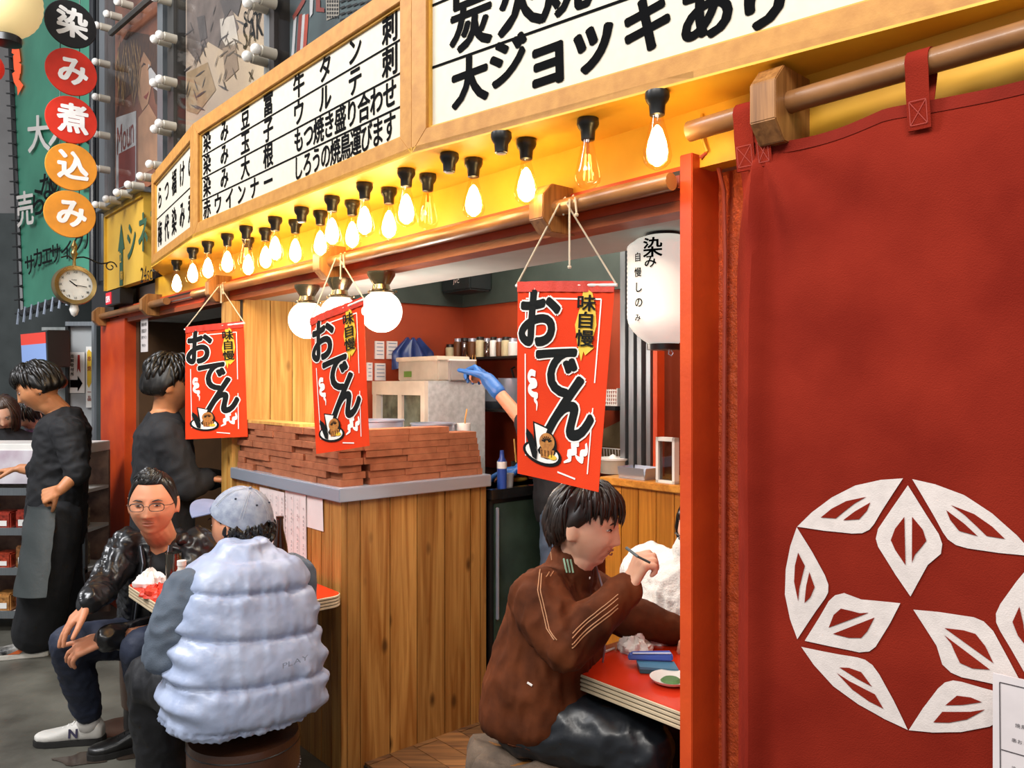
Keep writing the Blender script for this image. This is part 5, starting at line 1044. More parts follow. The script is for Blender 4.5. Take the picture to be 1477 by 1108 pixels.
def head_into(mb, c, fwd, up=UP, k=1.0, jaw=1.0, nose=1.0, smile=0):
    r, f, u = frame3(fwd, up); rings = []; NV, NU = 44, 56
    G = lambda x, s: math.exp(-(x / s) ** 2)
    for i in range(1, NV):
        a = math.pi * i / NV; z = math.cos(a); ring = []
        for j in range(NU):
            b = 2 * math.pi * j / NU; sx_, sy_ = math.sin(a) * math.sin(b), math.sin(a) * math.cos(b)
            X, Y, Z_ = sx_ * .076, sy_ * .096, z * .118
            if z < 0:
                q = -z; X *= 1 - .30 * q ** 1.7 / jaw
                if Y < 0: Y *= 1 - .55 * q ** 1.2; Z_ *= 1 - .25 * q * min(1, -sy_)
                else: Y *= 1 - .17 * q ** 1.5
            if Y > 0: X *= 1 + .05 * G(Z_ + .02, .05); Y = Y * (1 - .05 * G(Z_, .2)) + .003
            if Y > .02:
                fr_ = min(1, (Y - .02) / .04); ax = abs(X); d = 0
                t_ = max(0, min(1, (.018 - Z_) / .052)); 
                if -.042 < Z_ < .024: d += nose * (.004 + .020 * t_ ** 1.3) * G(X, .0085 + .006 * t_) * (1 if Z_ > -.034 else max(0, (Z_ + .042) / .008))
                d += nose * .006 * G(ax - .013, .007) * G(Z_ + .030, .007)
                d -= .0095 * G(ax - .031, .017) * G(Z_ - .008, .013)
                d += .0045 * G(ax - .031, .011) * G(Z_ - .007, .0065)
                d += .0042 * G(ax - .027, .024) * G(Z_ - .029, .008)
                d += (.004 + .004 * smile) * G(ax - .042, .018) * G(Z_ + .026, .018)
                d += .0045 * G(X, .020) * (G(Z_ + .053, .0055) + 1.1 * G(Z_ + .066, .006)) - .004 * G(X, .024) * G(Z_ + .0595, .0028)
                d -= .0035 * G(X, .02) * G(Z_ + .079, .007); d += .010 * G(X, .022) * G(Z_ + .096, .014)
                d -= (.002 + .004 * smile) * G(ax - .028 - .1 * max(0, -Z_ - .05), .004) * G(Z_ + .05, .02)
                Y += d * fr_
            ring.append(V(c) + (r * X + f * Y + u * Z_) * k)
        rings.append(ring)
    mb.ring(rings)
    for s_ in (-1, 1):                                    # ears
        e = V(c) + (r * (.0765 * s_) - f * .006 - u * .006) * k; rot = Matrix((r, f, u)).transposed()
        b2 = rot @ Matrix.Rotation(rad(18) * s_, 3, 'Z'); mb.ball(e + r * s_ * .003 * k, (.009 * k, .018 * k, .031 * k), 14, b2)
        mb.tube([e + (r * .008 * s_ + u * (.030 * math.cos(a)) - f * (.018 * math.sin(a))) * k for a in [x * .35 - .3 for x in range(10)]], .0042 * k, 8)
    return r, f, u
def face_parts(par, c, r, f, u, k=1.0, gaze=0.0, squint=.5, brow=M_HAIRB, lips=M_LIP):
    for s_ in (-1, 1):
        e = c + (r * .031 * s_ + f * .0815 + u * .007) * k; rot = Matrix((r, f, u)).transposed() @ Matrix.Rotation(-s_ * .3, 3, 'Z')
        MB().ball(e, (.0135 * k, .0055 * k, .0058 * squint * k * 1.5), 14, rot).build('eye', M_EYE, par, smooth=True)
        MB().ball(e + (f * .0035 + r * gaze * .004) * k, (.0058 * k, .0038 * k, .0055 * k * min(1, squint * 1.6)), 12, rot).build('iris', M_IRIS, par, smooth=True)
        b = MB(); b.tube([e + (r * (x * s_) + u * (.0058 * squint * 1.5 * (1 - (x / .0145) ** 2) + .0006) + f * (.003 - abs(x) * .15)) * k for x in (-.0145, -.007, 0, .007, .0145)], [.0006, .0013, .0016, .0014, .0006], 6); b.build('eyelash_line', M_IRIS, par)
        b = MB(); b.tube([e + (r * (x * s_) + u * (.0185 + yy) + f * (.0115 - max(0, x) * .35)) * k for x, yy in ((-.015, -.002), (-.006, .001), (.005, .003), (.018, -.001))], [.0016, .003, .003, .001], 6); b.build('eyebrow', brow, par)
    b = MB(); b.tube([c + (r * x + f * (.0868 - abs(x) ** 2 * 14) + u * (-.0535 + yy)) * k for x, yy in ((-.022, .001), (-.012, .0005), (-.004, .0025), (0, .0015), (.004, .0025), (.012, .0005), (.022, .001))], [.0006, .0020, .0024, .0021, .0024, .0020, .0006], 6)
    b.build('upper_lip', lips, par, smooth=True); MB().tube([c + (r * x + f * (.0842 - abs(x) ** 2 * 14) + u * (-.0645 + abs(x) * .2)) * k for x in (-.018, -.009, 0, .009, .018)], [.0006, .0024, .0029, .0024, .0006], 6).build('lower_lip', lips, par, smooth=True)
def hand_into(mb, w, d, pn, thumb, curl=(.35, .4, .45, .5), k=1.0, tc=.3, spread=.1):
    d = V(d).normalized(); pn = V(pn); pn = (pn - d * pn.dot(d)).normalized(); sd = V(thumb); sd = (sd - d * sd.dot(d) - pn * sd.dot(pn)).normalized(); w = V(w)
    L = [.074, .082, .075, .058]; tips = []
    for i in range(4):
        lat = (1.5 - i) * .0205; kn = w + (d * (.088 - abs(i - 1.2) * .004) + sd * lat) * k
        mb.cap(w + (sd * lat * .55 + d * .008) * k, kn, .0135 * k, .0115 * k, 10)
        dd = (d + sd * (1.5 - i) * spread).normalized(); p = kn; ax = dd.cross(pn).normalized(); cu_ = curl[i]
        for j, (fr_, ra, rb) in enumerate(((.46, .0098, .0088), (.30, .0088, .008), (.24, .008, .0066))):
            dd = Matrix.Rotation(cu_ * (1, 1.15, .8)[j], 3, ax) @ dd; q = p + dd * L[i] * fr_ * k; mb.cap(p, q, ra * k, rb * k, 10); p = q
        tips.append(p)
    p = w + (d * .028 + sd * .022) * k; dd = (sd * .75 + d * .75 + pn * (.2 + tc)).normalized(); mb.cap(w + (d * .012) * k, p, .015 * k, .015 * k, 10)
    for ln, ra, rb in ((.038, .0145, .0115), (.033, .0115, .0098), (.027, .0098, .008)):
        q = p + dd * ln * k; mb.cap(p, q, ra * k, rb * k, 10); p = q; dd = (dd + d * .35 + pn * tc * .6 - sd * tc * .4).normalized()
    return tips
def lerp(a, b, t_): return V(a) * (1 - t_) + V(b) * t_
def limb(mb, pts, rs, n=14):                                # smooth tapered limb with joints
    for i in range(len(pts) - 1): mb.cap(pts[i], pts[i+1], rs[i], rs[i+1], n)
def torso(mb, pel, chest, neck, r, f, w=(.165, .145, .195, .13), d=(.115, .105, .115, .08), n=24, low=0.0):
    rg = []; pel, chest, neck = V(pel), V(chest), V(neck); ax = (chest - pel).normalized(); f2 = (f - ax * f.dot(ax)).normalized()
    for t_, ww, dd in ((-.22 - low, w[0] * .93, d[0] * .95), (-.05, w[0], d[0]), (.22, (w[0] + w[1]) / 2, (d[0] + d[1]) / 2), (.48, w[1], d[1]), (.78, w[2] * .95, d[2]), (1.0, w[2], d[2] * .95), (1.13, w[2] * .82, d[3] * .95), (1.22, w[3] * .62, d[3] * .8)):
        rg.append((lerp(pel, chest, t_), r * ww, f2 * dd))
    mb.loft(rg, n)
def scalp(mb, c, r, f, u, k, hl, thick, seed=0, strand=.003, fr=22, R0=(.080, .100, .119), part=0):
    NA, NP = 96, 22; rings = []
    inner = []
    for j in range(NP + 1):
        ring = []
        for i in range(NA):
            az = 2 * math.pi * i / NA; h_ = hl(az); po = max(.03, h_ * j / NP)
            x, y, z = math.sin(po) * math.sin(az), math.sin(po) * math.cos(az), math.cos(po)
            e = min(1, (NP - j) / 3.0 + .12); st = strand * (noise.noise(V((az * fr / 6.28 * 2.2, po * 1.5, seed))) + .6 * noise.noise(V((az * fr, po * 3, seed + 5)))) * min(1, po * 1.4)
            rr = 1 + (thick(az, po) * e + st * e * 2.2) / .1
            ring.append(V(c) + (r * x * R0[0] + f * (y * R0[1] - .003) + u * z * R0[2]) * k * rr)
        rings.append(ring)
    last = []
    for i in range(NA):
        az = 2 * math.pi * i / NA; po = hl(az); x, y, z = math.sin(po) * math.sin(az), math.sin(po) * math.cos(az), math.cos(po); last.append(V(c) + (r * x * R0[0] + f * (y * R0[1] - .003) + u * z * R0[2]) * k * .93)
    rings.append(last); mb.ring(rings)
def locks(mb, c, r, f, u, k, n_, az0, az1, po0, po1, L, seed=0, droop=.5, w=.008, out=.008, R0=(.082, .102, .121), sway=0, jit=.25):
    rn_ = random.Random(seed)
    for q in range(n_):
        az = az0 + (az1 - az0) * rn_.random(); po = po0 + (po1 - po0) * rn_.random(); l_ = L * rn_.uniform(.75, 1.15); pts = []; m_ = 8; azd = rn_.uniform(-jit, jit) + sway; o_ = out * rn_.uniform(.5, 1.4)
        p = None
        for i in range(m_):
            t_ = i / (m_ - 1); pp = po + l_ / .1 * t_; a_ = az + azd * t_
            if pp < 1.55 or p is None or True:
                ppc = min(pp, 1.62); x, y, z = math.sin(ppc) * math.sin(a_), math.sin(ppc) * math.cos(a_), math.cos(ppc)
                g_ = V(c) + (r * x * R0[0] + f * (y * R0[1] - .003) + u * z * R0[2]) * k * (1 + o_ * math.sin(t_ * 2.6 + .3) / .1)
                if pp > 1.62: g_ = g_ - u * (pp - 1.62) * .1 * k - (r * x + f * y) * droop * .02 * (pp - 1.62)
                pts.append(g_)
        ws = [w * k * (.35 + .65 * math.sin(min(1, .25 + t_ / (m_ - 1)) * math.pi * .62)) * (1 if t_ < m_ - 2 else .6 if t_ < m_ - 1 else .12) for t_ in range(m_)]
        mb.tube(pts, ws, 5, 1.0)
def boot(mb, heel, d, k=1.0, L=.27, h=.085):
    d = V(d).normalized(); s_ = V((-d.y, d.x, 0)); rg = []
    for t_, w_, hh, z0 in ((0, .024, .05, .02), (.05, .034, h * .95, .012), (.25, .038, h, .012), (.45, .040, h * .85, .012), (.62, .046, h * .62, .012), (.8, .047, h * .5, .012), (.93, .038, h * .42, .014), (1, .018, h * .3, .02)):
        c_ = V(heel) + d * L * t_ * k; rg.append((c_ + UP * (z0 + hh / 2) * k, s_ * w_ * k, UP * hh / 2 * k))
    mb.loft(rg, 18, 2.6)
def shoe(par, heel, d, upper, sole, k=1.0, L=.27, laces=M_WHITE, stripe=None, nm='sneaker'):
    b = MB(); boot(b, heel, d, k, L); d = V(d).normalized(); s_ = V((-d.y, d.x, 0)); b.cap(V(heel) + d * .055 * k + UP * .07 * k, V(heel) + d * .05 * k + UP * .105 * k, .04 * k, .038 * k)
    o = fuse(b, nm, upper, par, .006, 2)
    rg = []; pts = [(0, .024), (.05, .036), (.25, .040), (.45, .042), (.62, .049), (.8, .050), (.93, .041), (1.0, .02)]
    out = [V(heel) + d * (L * t_ * k + (.004 if t_ == 1 else -.004 if t_ == 0 else 0)) + s_ * w_ * k for t_, w_ in pts] + [V(heel) + d * (L * t_ * k + (.004 if t_ == 1 else -.004 if t_ == 0 else 0)) - s_ * w_ * k for t_, w_ in pts[::-1]]
    MB().slab(out, (0, 0, .026 * k)).build('sole', sole, o, bev=.003)
    for q in range(4): c_ = V(heel) + d * (.095 + q * .022) * k + UP * (.098 - q * .011) * k; MB().tube([c_ - s_ * .022 * k - UP * .006, c_ + UP * .002, c_ + s_ * .022 * k - UP * .006], .003 * k, 6).build('lace', laces, o)
    if stripe is not None: stripe(o, V(heel), d, s_, k)
    return o
def person(name_label, base, pose_fn): pass

# ---- helper: generic figure. J holds joints; clothes are children of the body
def figure(label, J, skin, vox=.006, up=UP, k=1.0, hands=True, smile=0, jaw=1.0, nose=1.0, barelegs=True):
    root = thing('person', label, 'person', V((J['pel'].x, J['pel'].y, 0)))
    b = MB(); r, f, u = head_into(b, J['head'], J['face'], J.get('hup', UP), k, jaw, nose, smile)
    nk = J['neck']; b.cap(nk, V(J['head']) - u * .055 * k - f * .012 * k, .055 * k, .052 * k, 16); b.cap(V(nk) - (nk - J['chest']).normalized() * .0, V(J['head']) - u * .085 * k - f * .0 * k, .052 * k, .046 * k, 16)
    tr, tf = J['r'], J['f']; torso(b, J['pel'], J['chest'], nk, tr, tf, w=(.14 * k, .125 * k, .165 * k, .11 * k), d=(.095 * k, .085 * k, .095 * k, .07 * k)); b.cap(J['chest'], nk, .07 * k, .056 * k)
    for s_ in 'LR':
        if 'sh' + s_ in J:
            limb(b, [J['sh' + s_], J['el' + s_], J['wr' + s_]], [.047 * k, .036 * k, .026 * k]); b.cap(J['chest'], J['sh' + s_], .06 * k, .048 * k)
            if 'hand' + s_ in J: h_ = J['hand' + s_]; J['tips' + s_] = hand_into(b, J['wr' + s_], *h_[:3], k=k, **(h_[3] if len(h_) > 3 else {}))
        if 'hip' + s_ in J: limb(b, [J['hip' + s_], J['kn' + s_], J['an' + s_]], [.078 * k, .052 * k, .036 * k]); b.cap(J['an' + s_], V(J['an' + s_]) - UP * .03, .034 * k, .03 * k)
    body = fuse(b, 'body', skin, root, vox, 2)
    return root, body, r, f, u
def sleeve(b, J, s_, r0, r1, r2, frac=1.0, ext=.0):
    e, w_ = V(J['el' + s_]), V(J['wr' + s_]); end = e.lerp(w_, frac) 
    limb(b, [J['sh' + s_], e, end], [r0, r1, r2], 18)
def trousers(root, J, m, hw=.10, kw=.075, aw=.062, waist=.15, vox=.009, fn=None, to=.97):
    b = MB(); pel = V(J['pel'])
    for s_ in 'LR':
        if 'hip' + s_ in J: a = V(J['kn' + s_]).lerp(V(J['an' + s_]), to); limb(b, [J['hip' + s_], J['kn' + s_], a], [hw, kw, aw], 18); b.cap(pel, J['hip' + s_], waist * .85, hw)
    ax = (V(J['chest']) - pel).normalized(); b.loft([(pel - ax * .06, J['r'] * waist, J['f'] * waist * .72), (pel + ax * .12, J['r'] * waist * .95, J['f'] * waist * .7)], 20)
    return fuse(b, 'trousers', m, root, vox, 3, fn or wrk(.008, 9))

# ================================ man in glasses and leather jacket
M_LJ = mat('black_leather', '1b1b1d', .30, var=.2, coat=.12, bump=.12, bscale=22); M_NAVY = mat('navy_trousers', '232b40', .7, bump=.3, bscale=300, var=.15); M_TEE = mat('black_tee', '1b1b1e', .8)
J = dict(head=R(221, 727, 3.26), face=V((.22, -1, -.02)), neck=R(232, 775, 3.38), chest=R(238, 802, 3.42), pel=R(243, 900, 3.52), r=V((-1, -.12, 0)).normalized(), f=V((.12, -1, 0)).normalized())
J.update(shR=R(186, 788, 3.36), elR=R(150, 848, 3.20), wrR=R(132, 868, 3.02), shL=R(284, 785, 3.44), elL=R(240, 905, 3.24), wrL=R(150, 922, 3.03),
  hipR=R(215, 918, 3.50), knR=R(100, 928, 3.14), anR=R(128, 1032, 3.33), hipL=R(265, 915, 3.48), knL=R(203, 935, 3.06), anL=R(212, 1025, 3.3))
J['handR'] = (V((-.62, -.35, -.62)), V((.1, .25, -.9)), V((.35, -.95, .0)), dict(curl=(.25, .2, .25, .35), spread=.13, tc=.1)); J['handL'] = (V((-.85, -.25, -.22)), V((.0, .3, -.9)), V((-.35, .1, .9)), dict(curl=(.12, .45, .5, .5), spread=.16, tc=.2))
J['handR'] = (V((-.6, -.3, -.66)), V((.45, .3, -.65)), V((.62, -.35, -.3)), dict(curl=(.25, .2, .25, .35), spread=.13, tc=.1))
J['handL'] = (V((-.92, -.2, -.30)), V((-.2, .4, -.85)), V((-.25, -.5, .8)), dict(curl=(.05, .4, .5, .55), spread=.16, tc=.2))
root, body, r, f, u = figure('seated man in glasses and a shiny black leather jacket, smiling, one hand on his knee', J, M_SKIN, .0048, smile=1, jaw=1.35, k=1.12)
face_parts(root, V(J['head']), r, f, u, 1.12, gaze=.2, squint=.24)
hb = MB(); scalp(hb, V(J['head']), r, f, u, 1.12, lambda a: .84 + (.0 if abs((a + math.pi) % (2*math.pi) - math.pi) < .75 else min(1.0, (abs((a + math.pi) % (2*math.pi) - math.pi) - .75) * 1.3)) , lambda a, p: .004 + .006 * max(0, math.cos(a)) * math.sin(p * 2), 1)
locks(hb, V(J['head']), r, f, u, 1.12, 110, -1.3, 1.5, .1, .5, .036, 3, sway=.9, out=.009, w=.0055); hb.build('hair', M_HAIRB, root, smooth=True, ang=70)
# glasses
gl = MB(); hc = V(J['head']); K = 1.12
gp_ = MB()
for s_ in (-1, 1):
    e = hc + (r * .033 * s_ + f * .104 + u * .004) * K; pts = []
    for q in range(17): a = q * 2 * math.pi / 16; pts.append(e + (r * math.copysign(abs(math.cos(a)) ** .6, math.cos(a)) * .024 + u * math.copysign(abs(math.sin(a)) ** .7, math.sin(a)) * .014 - f * (.006 * s_ * math.cos(a))) * K)
    gp_.tube(pts, .0014, 6); gp_.tube(pts[1:8], .0023, 6); gp_.tube([e + (r * .024 * s_ - f * .005 + u * .006) * K, hc + (r * .074 * s_ + f * .07 + u * .008) * K, hc + (r * .082 * s_ - f * .004 + u * .008) * K], .0014, 6)
gp_.tube([hc + (r * -.009 + f * .105 + u * .006) * K, hc + (f * .107 + u * .009) * K, hc + (r * .009 + f * .105 + u * .006) * K], .0012, 6); gp_.build('glasses_frame', mat('glasses_wire', '3a3434', .3, metal=.6), root, smooth=True)
b = MB(); torso(b, J['pel'], J['chest'], J['neck'], J['r'], J['f'], w=(.165, .155, .185, .11), d=(.115, .11, .11, .08)); fuse(b, 'tee_shirt', M_TEE, root, .009, 2)
b = MB(); ax = (J['chest'] - J['pel']).normalized()
torso(b, J['pel'] - ax * .02, J['chest'] - V((0, -.012, 0)), J['neck'], J['r'], J['f'], w=(.20, .195, .215, .125), d=(.145, .135, .13, .10), low=.1)
for s_ in 'LR': b.cap(J['chest'] + UP * .01, J['sh' + s_], .085, .075); sleeve(b, J, s_, .078, .062, .046, .97)
def carve(fn0, J, wd=.055):
    def f_(p, n_):
        d = p - J['chest']; x = d.dot(J['r']); y = d.dot(J['f'])
        return fn0(p, n_) - (.034 if y > .05 and abs(x + .005) < wd * (.55 + max(0, -d.z) * .6 + max(0, d.z) * 2) and n_.dot(J['f']) > .35 else 0)
    return f_
def lj(p, n_):
    a = p - J['shR']; s1 = 0
    if (p - J['chest']).dot(J['r']) > .17 or (p.x < J['shR'].x): s1 = .006 * math.sin((p.z * .8 + p.x * .5 - p.y * .5) * 210 + 3 * noise.noise(p * 18))
    return wrk(.014, 11, 3)(p, n_) + s1
jk = fuse(b, 'leather_jacket', M_LJ, root, .0075, 2, carve(lj, J))
for s_ in (-1, 1):                                        # open front edges, zip and collar
    pts = [J['neck'] + J['r'] * (.06 * s_) + J['f'] * .07 - UP * .02, J['chest'] + J['r'] * (.05 * s_) + J['f'] * .125 - UP * .0, J['chest'].lerp(J['pel'], .5) + J['r'] * (.075 * s_) + J['f'] * .15, J['chest'].lerp(J['pel'], .95) + J['r'] * (.10 * s_) + J['f'] * .15]
    MB().tube(pts, [.010, .013, .014, .012], 8, .6).build('jacket_edge', M_LJ, jk, smooth=True); MB().tube([p + J['f'] * .012 - J['r'] * .004 * s_ for p in pts], .0022, 5).build('zip', M_STEEL, jk)
b = MB(); hd = [J['neck'] + J['r'] * math.sin(a) * .10 - J['f'] * (math.cos(a) * .085) + UP * (.0 - .02 * abs(math.sin(a / 2)) ** 2) for a in [x * .32 - 2.24 for x in range(15)]]; b.tube(hd, [.012] + [.028] * 13 + [.012], 12); fuse(b, 'hood', M_LJ, root, .008, 2, wrk(.01, 16))
trousers(root, J, M_NAVY, .092, .074, .058, fn=wrk(.009, 12, 5), to=.93)
sk = MB(); sk.cap(J['anR'] + UP * .03, J['anR'] - UP * .03, .042, .045); sk.build('sock', mat('white_sock', 'e2ddd6', .8), root, smooth=True)
M_SW = mat('sneaker_white', 'dcd8d0', .6, bump=.3, bscale=260); M_SOLE = mat('sole_black', '22201e', .6); M_SOLEW = mat('sole_white', 'cfcabf', .5)
def nb(o, heel, d, s_, k):
    g = planeframe(heel + d * .085 * k + s_ * -.0455 * k + UP * .030 * k, d * -1 if False else -d, UP); b = MB()
    for sg in (1, -1):
        gg = (lambda u_, v_, sg=sg: heel + d * (.105 - u_) * k + s_ * sg * (.0425 - v_ * .12) * k + UP * (.055 + v_) * k)
        put(b, 'N', gg, 0, 0, .052, .05, .04)
    b.build('side_letter', mat('letter_navy', '3a3550', .5), o, nofix=True)
shoe(root, J['anR'] + V((.055, .015, -J['anR'].z)), V((-1, -.10, 0)), M_SW, M_SOLE, 1.0, .27, stripe=nb, nm='sneaker')
shoe(root, J['anL'] + V((.05, .02, -J['anL'].z)), V((-.85, -.5, 0)), M_BLACK, M_SOLE, 1.0, .27, laces=M_BLACK, nm='shoe')

# ================================ man in the puffer vest, from behind
M_VEST = mat('pale_blue_nylon', 'aab6d0', .42, vscale=10, col2='9aa7c4', bump=.5, bscale=30, coat=.1); M_SWT = mat('grey_sweatshirt', '5f6a78', .85, bump=.4, bscale=350, vscale=9, col2='4c5663'); M_BLKP = mat('black_trackpants', '131419', .6, bump=.2, bscale=100)
fu = V((-.66, .75, 0)).normalized(); ru = V((.75, .66, 0)).normalized()
J = dict(head=R(347, 757, 2.66), face=V((-.93, .36, -.10)), neck=R(350, 822, 2.56), chest=R(350, 850, 2.55), pel=R(352, 992, 2.49), r=ru, f=fu)
J.update(shL=J['chest'] - ru * .165 + UP * .01, elL=R(243, 940, 2.40), wrL=R(246, 912, 2.62), shR=J['chest'] + ru * .165 + UP * .01, elR=J['chest'] + ru * .21 - UP * .25 + fu * .04, wrR=W(1.66, -.12, .745),
  hipL=J['pel'] - ru * .085 + fu * .03, knL=R(212, 948, 2.62), anL=R(222, 1108, 2.72), hipR=J['pel'] + ru * .085 + fu * .03, knR=V((-1.02, 2.98, .50)), anR=V((-1.0, 2.95, .10)))
J['knL'] = V((-1.20, 2.66, .515)); J['anL'] = V((-1.17, 2.70, .11))
J['wrL'] = W(1.72, -.48, .745); J['handL'] = (V((-.8, .6, 0)), V((0, 0, -1)), V((.6, .75, 0)), dict(curl=(.2, .25, .3, .3))); J['handR'] = (V((-.8, .5, 0)), V((0, 0, -1)), V((-.5, -.8, 0)), dict(curl=(.3, .4, .4, .4)))
root, body, r, f, u = figure('man seen from behind in a pale blue puffer vest and washed denim cap', J, M_SKIN, .006, k=1.03)
face_parts(root, V(J['head']), r, f, u, 1.03)
hb = MB(); scalp(hb, V(J['head']), r, f, u, 1.03, R0=(.078, .096, .108), strand=.0015, hl=lambda a: .9 + (0 if abs((a + math.pi) % (2*math.pi) - math.pi) < .9 else min(1.12, (abs((a + math.pi) % (2*math.pi) - math.pi) - .9) * 1.2)), thick=lambda a, p: .002 + .012 * max(0, p - 1.35), seed=2); locks(hb, V(J['head']), r, f, u, 1.03, 90, 1.7, 4.6, 1.5, 1.9, .03, 8, w=.007); hb.build('hair', M_HAIRB, root, smooth=True, ang=70)
# cap
M_DEN = mat('washed_denim', 'a3aab8', .85, vscale=35, col2='7f889c', bump=.5, bscale=350); hc = V(J['head']) + u * .012; K = 1.03
cu_ = (u * .88 - f * .42).normalized(); cf = (f - cu_ * f.dot(cu_)).normalized(); cr = cf.cross(cu_)
b = MB()
def capf(az, po, ex=0):
    se = .0016 * (math.exp(-((math.sin(az * 3)) / .1) ** 2)) * min(1, po * 2); x, y, z = math.sin(po) * math.sin(az), math.sin(po) * math.cos(az), math.cos(po)
    rr = 1 + ex / .1 - se * 8 + .006 * noise.noise(V((x * 5, y * 5, z * 5))); return hc + (cr * x * .090 + cf * (y * .108 - .002) + cu_ * (z * .108 + .006)) * K * rr
def capedge(az): a = abs((az + math.pi) % (2 * math.pi) - math.pi); return 1.55 - (.38 * math.exp(-((a - math.pi) / .36) ** 2))
NA = 72; rings = [[capf(2 * math.pi * i / NA, max(.02, capedge(2 * math.pi * i / NA) * j / 20)) for i in range(NA)] for j in range(21)]; rings += [[capf(2 * math.pi * i / NA, capedge(2 * math.pi * i / NA) , -.006) for i in range(NA)]]
b.ring(rings); cp = b.build('cap', M_DEN, root, smooth=True, ang=60)
MB().ball(capf(0, .02, .003), (.006, .006, .004), 10).build('cap_button', M_DEN, cp, smooth=True)
for az in (1.57, 2.62, 3.67, 4.71): MB().ball(capf(az, .72, .001), .0038, 8).build('eyelet', M_NAVY, cp, smooth=True)
b = MB()
for az in (0, 1.047, 2.094, math.pi, 4.189, 5.236):
    for dd in (-.045, .045): b.tube([capf(az + dd * (1 if po > .3 else 2), po, .0012) for po in [.15 + q * .09 for q in range(13)]], .0007, 4)
o_ = b.build('cap_stitching', mat('denim_thread', 'c8ccd4', .8), cp); o_['kind'] = 'stuff'
b = MB(); b.tube([capf(math.pi + q * .1, capedge(math.pi + q * .1) + .38 * math.exp(-((q * .1) / .36) ** 2) * 1.0, .001) for q in range(-5, 6)], .008, 8, .35); b.build('cap_strap', M_DEN, cp, smooth=True); MB().ball(capf(math.pi + .15, 1.53, .004), (.008, .008, .008), 8).build('cap_buckle', M_BRASS, cp, smooth=True)
def brim(u_, v_): a = (u_ - .5) * 1.9; p0 = capf(a, 1.5, .001); o_ = (cf * math.cos(a * .8) + cr * math.sin(a * .55)) * .072 * K * v_ * math.cos(a * .85) ** .6; return p0 + o_ - cu_ * (.012 * v_ + .016 * (a / .95) ** 2 * v_)
b = MB(); b.grid(brim, 24, 10, th=-cu_ * .0035); b.build('cap_brim', mat('brim_denim', '7d86a6', .8, bump=.3, bscale=300), cp, smooth=True, nofix=True)
b = MB(); b.cap(J['chest'] - ru * .06, J['shL'], .075, .074)
for s_ in 'LR': limb(b, [J['sh' + s_], J['sh' + s_].lerp(J['el' + s_], .5), J['el' + s_], J['el' + s_].lerp(J['wr' + s_], .92)], [.083, .078, .070, .048], 18); b.cap(J['chest'], J['sh' + s_], .09, .078)
def swf(p, n_): q = (p - J['elL']).length; return wrk(.020 * math.exp(-q * 6) + .009, 9, 4)(p, n_)
fuse(b, 'sweatshirt', M_SWT, root, .008, 3, swf)
b = MB(); rg = []; P, Cc = J['pel'], J['chest']
for z_, w_, d_ in ((-.085, .232, .178), (-.05, .246, .190), (.04, .248, .192), (.12, .238, .186), (.20, .228, .176), (.28, .218, .166), (.345, .205, .155), (.395, .172, .130), (.43, .118, .098), (.455, .078, .078), (.475, .070, .072)):
    t_ = z_ / (Cc.z - P.z); z_ *= .95; t_ *= .95; c_ = V((P.x + (Cc.x - P.x) * min(1, max(0, t_)), P.y + (Cc.y - P.y) * min(1, max(0, t_)), P.z + z_)); rg.append((c_ - fu * .012, ru * w_, fu * d_))
b.loft(rg, 40, 2.5)
def vf(p, n_):
    z_ = p.z - P.z + .018 * ((p - P).dot(ru)) / .2 + .006 * noise.noise(p * 6); ph = (z_ + .07) / .128; fr_ = ph - math.floor(ph); q = .016 * (1 - (2 * fr_ - 1) ** 4) - .012 if -.07 < z_ < .40 else .0
    if z_ <= -.07: q = -.004 + .0018 * math.sin(math.atan2((p - P).dot(fu), (p - P).dot(ru)) * 60)
    x = (p - P).dot(ru); d = 0
    side = math.exp(-((abs(x) - .235) / .05) ** 2) * (1 if z_ < .25 else 0) * .008 * math.sin(z_ * 90 + x * 20)
    # armhole
    e = min((p - J['shL']).length, (p - J['shR']).length)
    crk = noise.noise(V(((p - P).dot(ru) * 24, z_ * 8, (p - P).dot(fu) * 24))) + .5 * noise.noise(V(((p - P).dot(ru) * 50, z_ * 22, 4))); seam = math.exp(-(min(fr_, 1 - fr_) / .22) ** 2)
    return q + side + wrk(.0035, 14)(p, n_) + .009 * crk * (.35 + seam) - .006 * math.exp(-(min(fr_, 1 - fr_) / .045) ** 2) * (1 if -.06 < z_ < .4 else 0) - (.030 * math.exp(-((e - 0) / .062) ** 2))
vest = fuse(b, 'puffer_vest', M_VEST, root, .0075, 2, vf)
b = MB(); b.tube([J['neck'] + ru * math.sin(a) * .082 - fu * math.cos(a) * .078 + UP * (.012 - .03 * (1 - math.cos(a)) * .5) for a in [q * .4 - 2.4 for q in range(13)]], [.012] + [.021] * 11 + [.012], 10); b.build('vest_collar', M_VEST, vest, smooth=True)
g = lambda u_, v_: P + fu * (-.208 - .0) + ru * (.03 + u_) + UP * (.115 + v_ + u_ * .1); b = MB(); latin(b, 'PLAY', g, 0, 0, .035, h=.022); b.build('small_lettering', mat('vest_grey', '8f98ac', .5), vest, nofix=True)
trousers(root, J, M_BLKP, .105, .088, .072, fn=wrk(.014, 9, 9), to=.95)
M_ST3 = M_WHITE
shoe(root, J['anL'] + V((.05, -.05, -J['anL'].z)), V((-.66, .75, 0)), M_BLACK, M_SOLEW, 1.0, .27, nm='sneaker'); shoe(root, J['anR'] + V((.05, -.05, -J['anR'].z)), V((-.66, .75, 0)), M_BLACK, M_SOLEW, 1.0, .27, nm='sneaker')

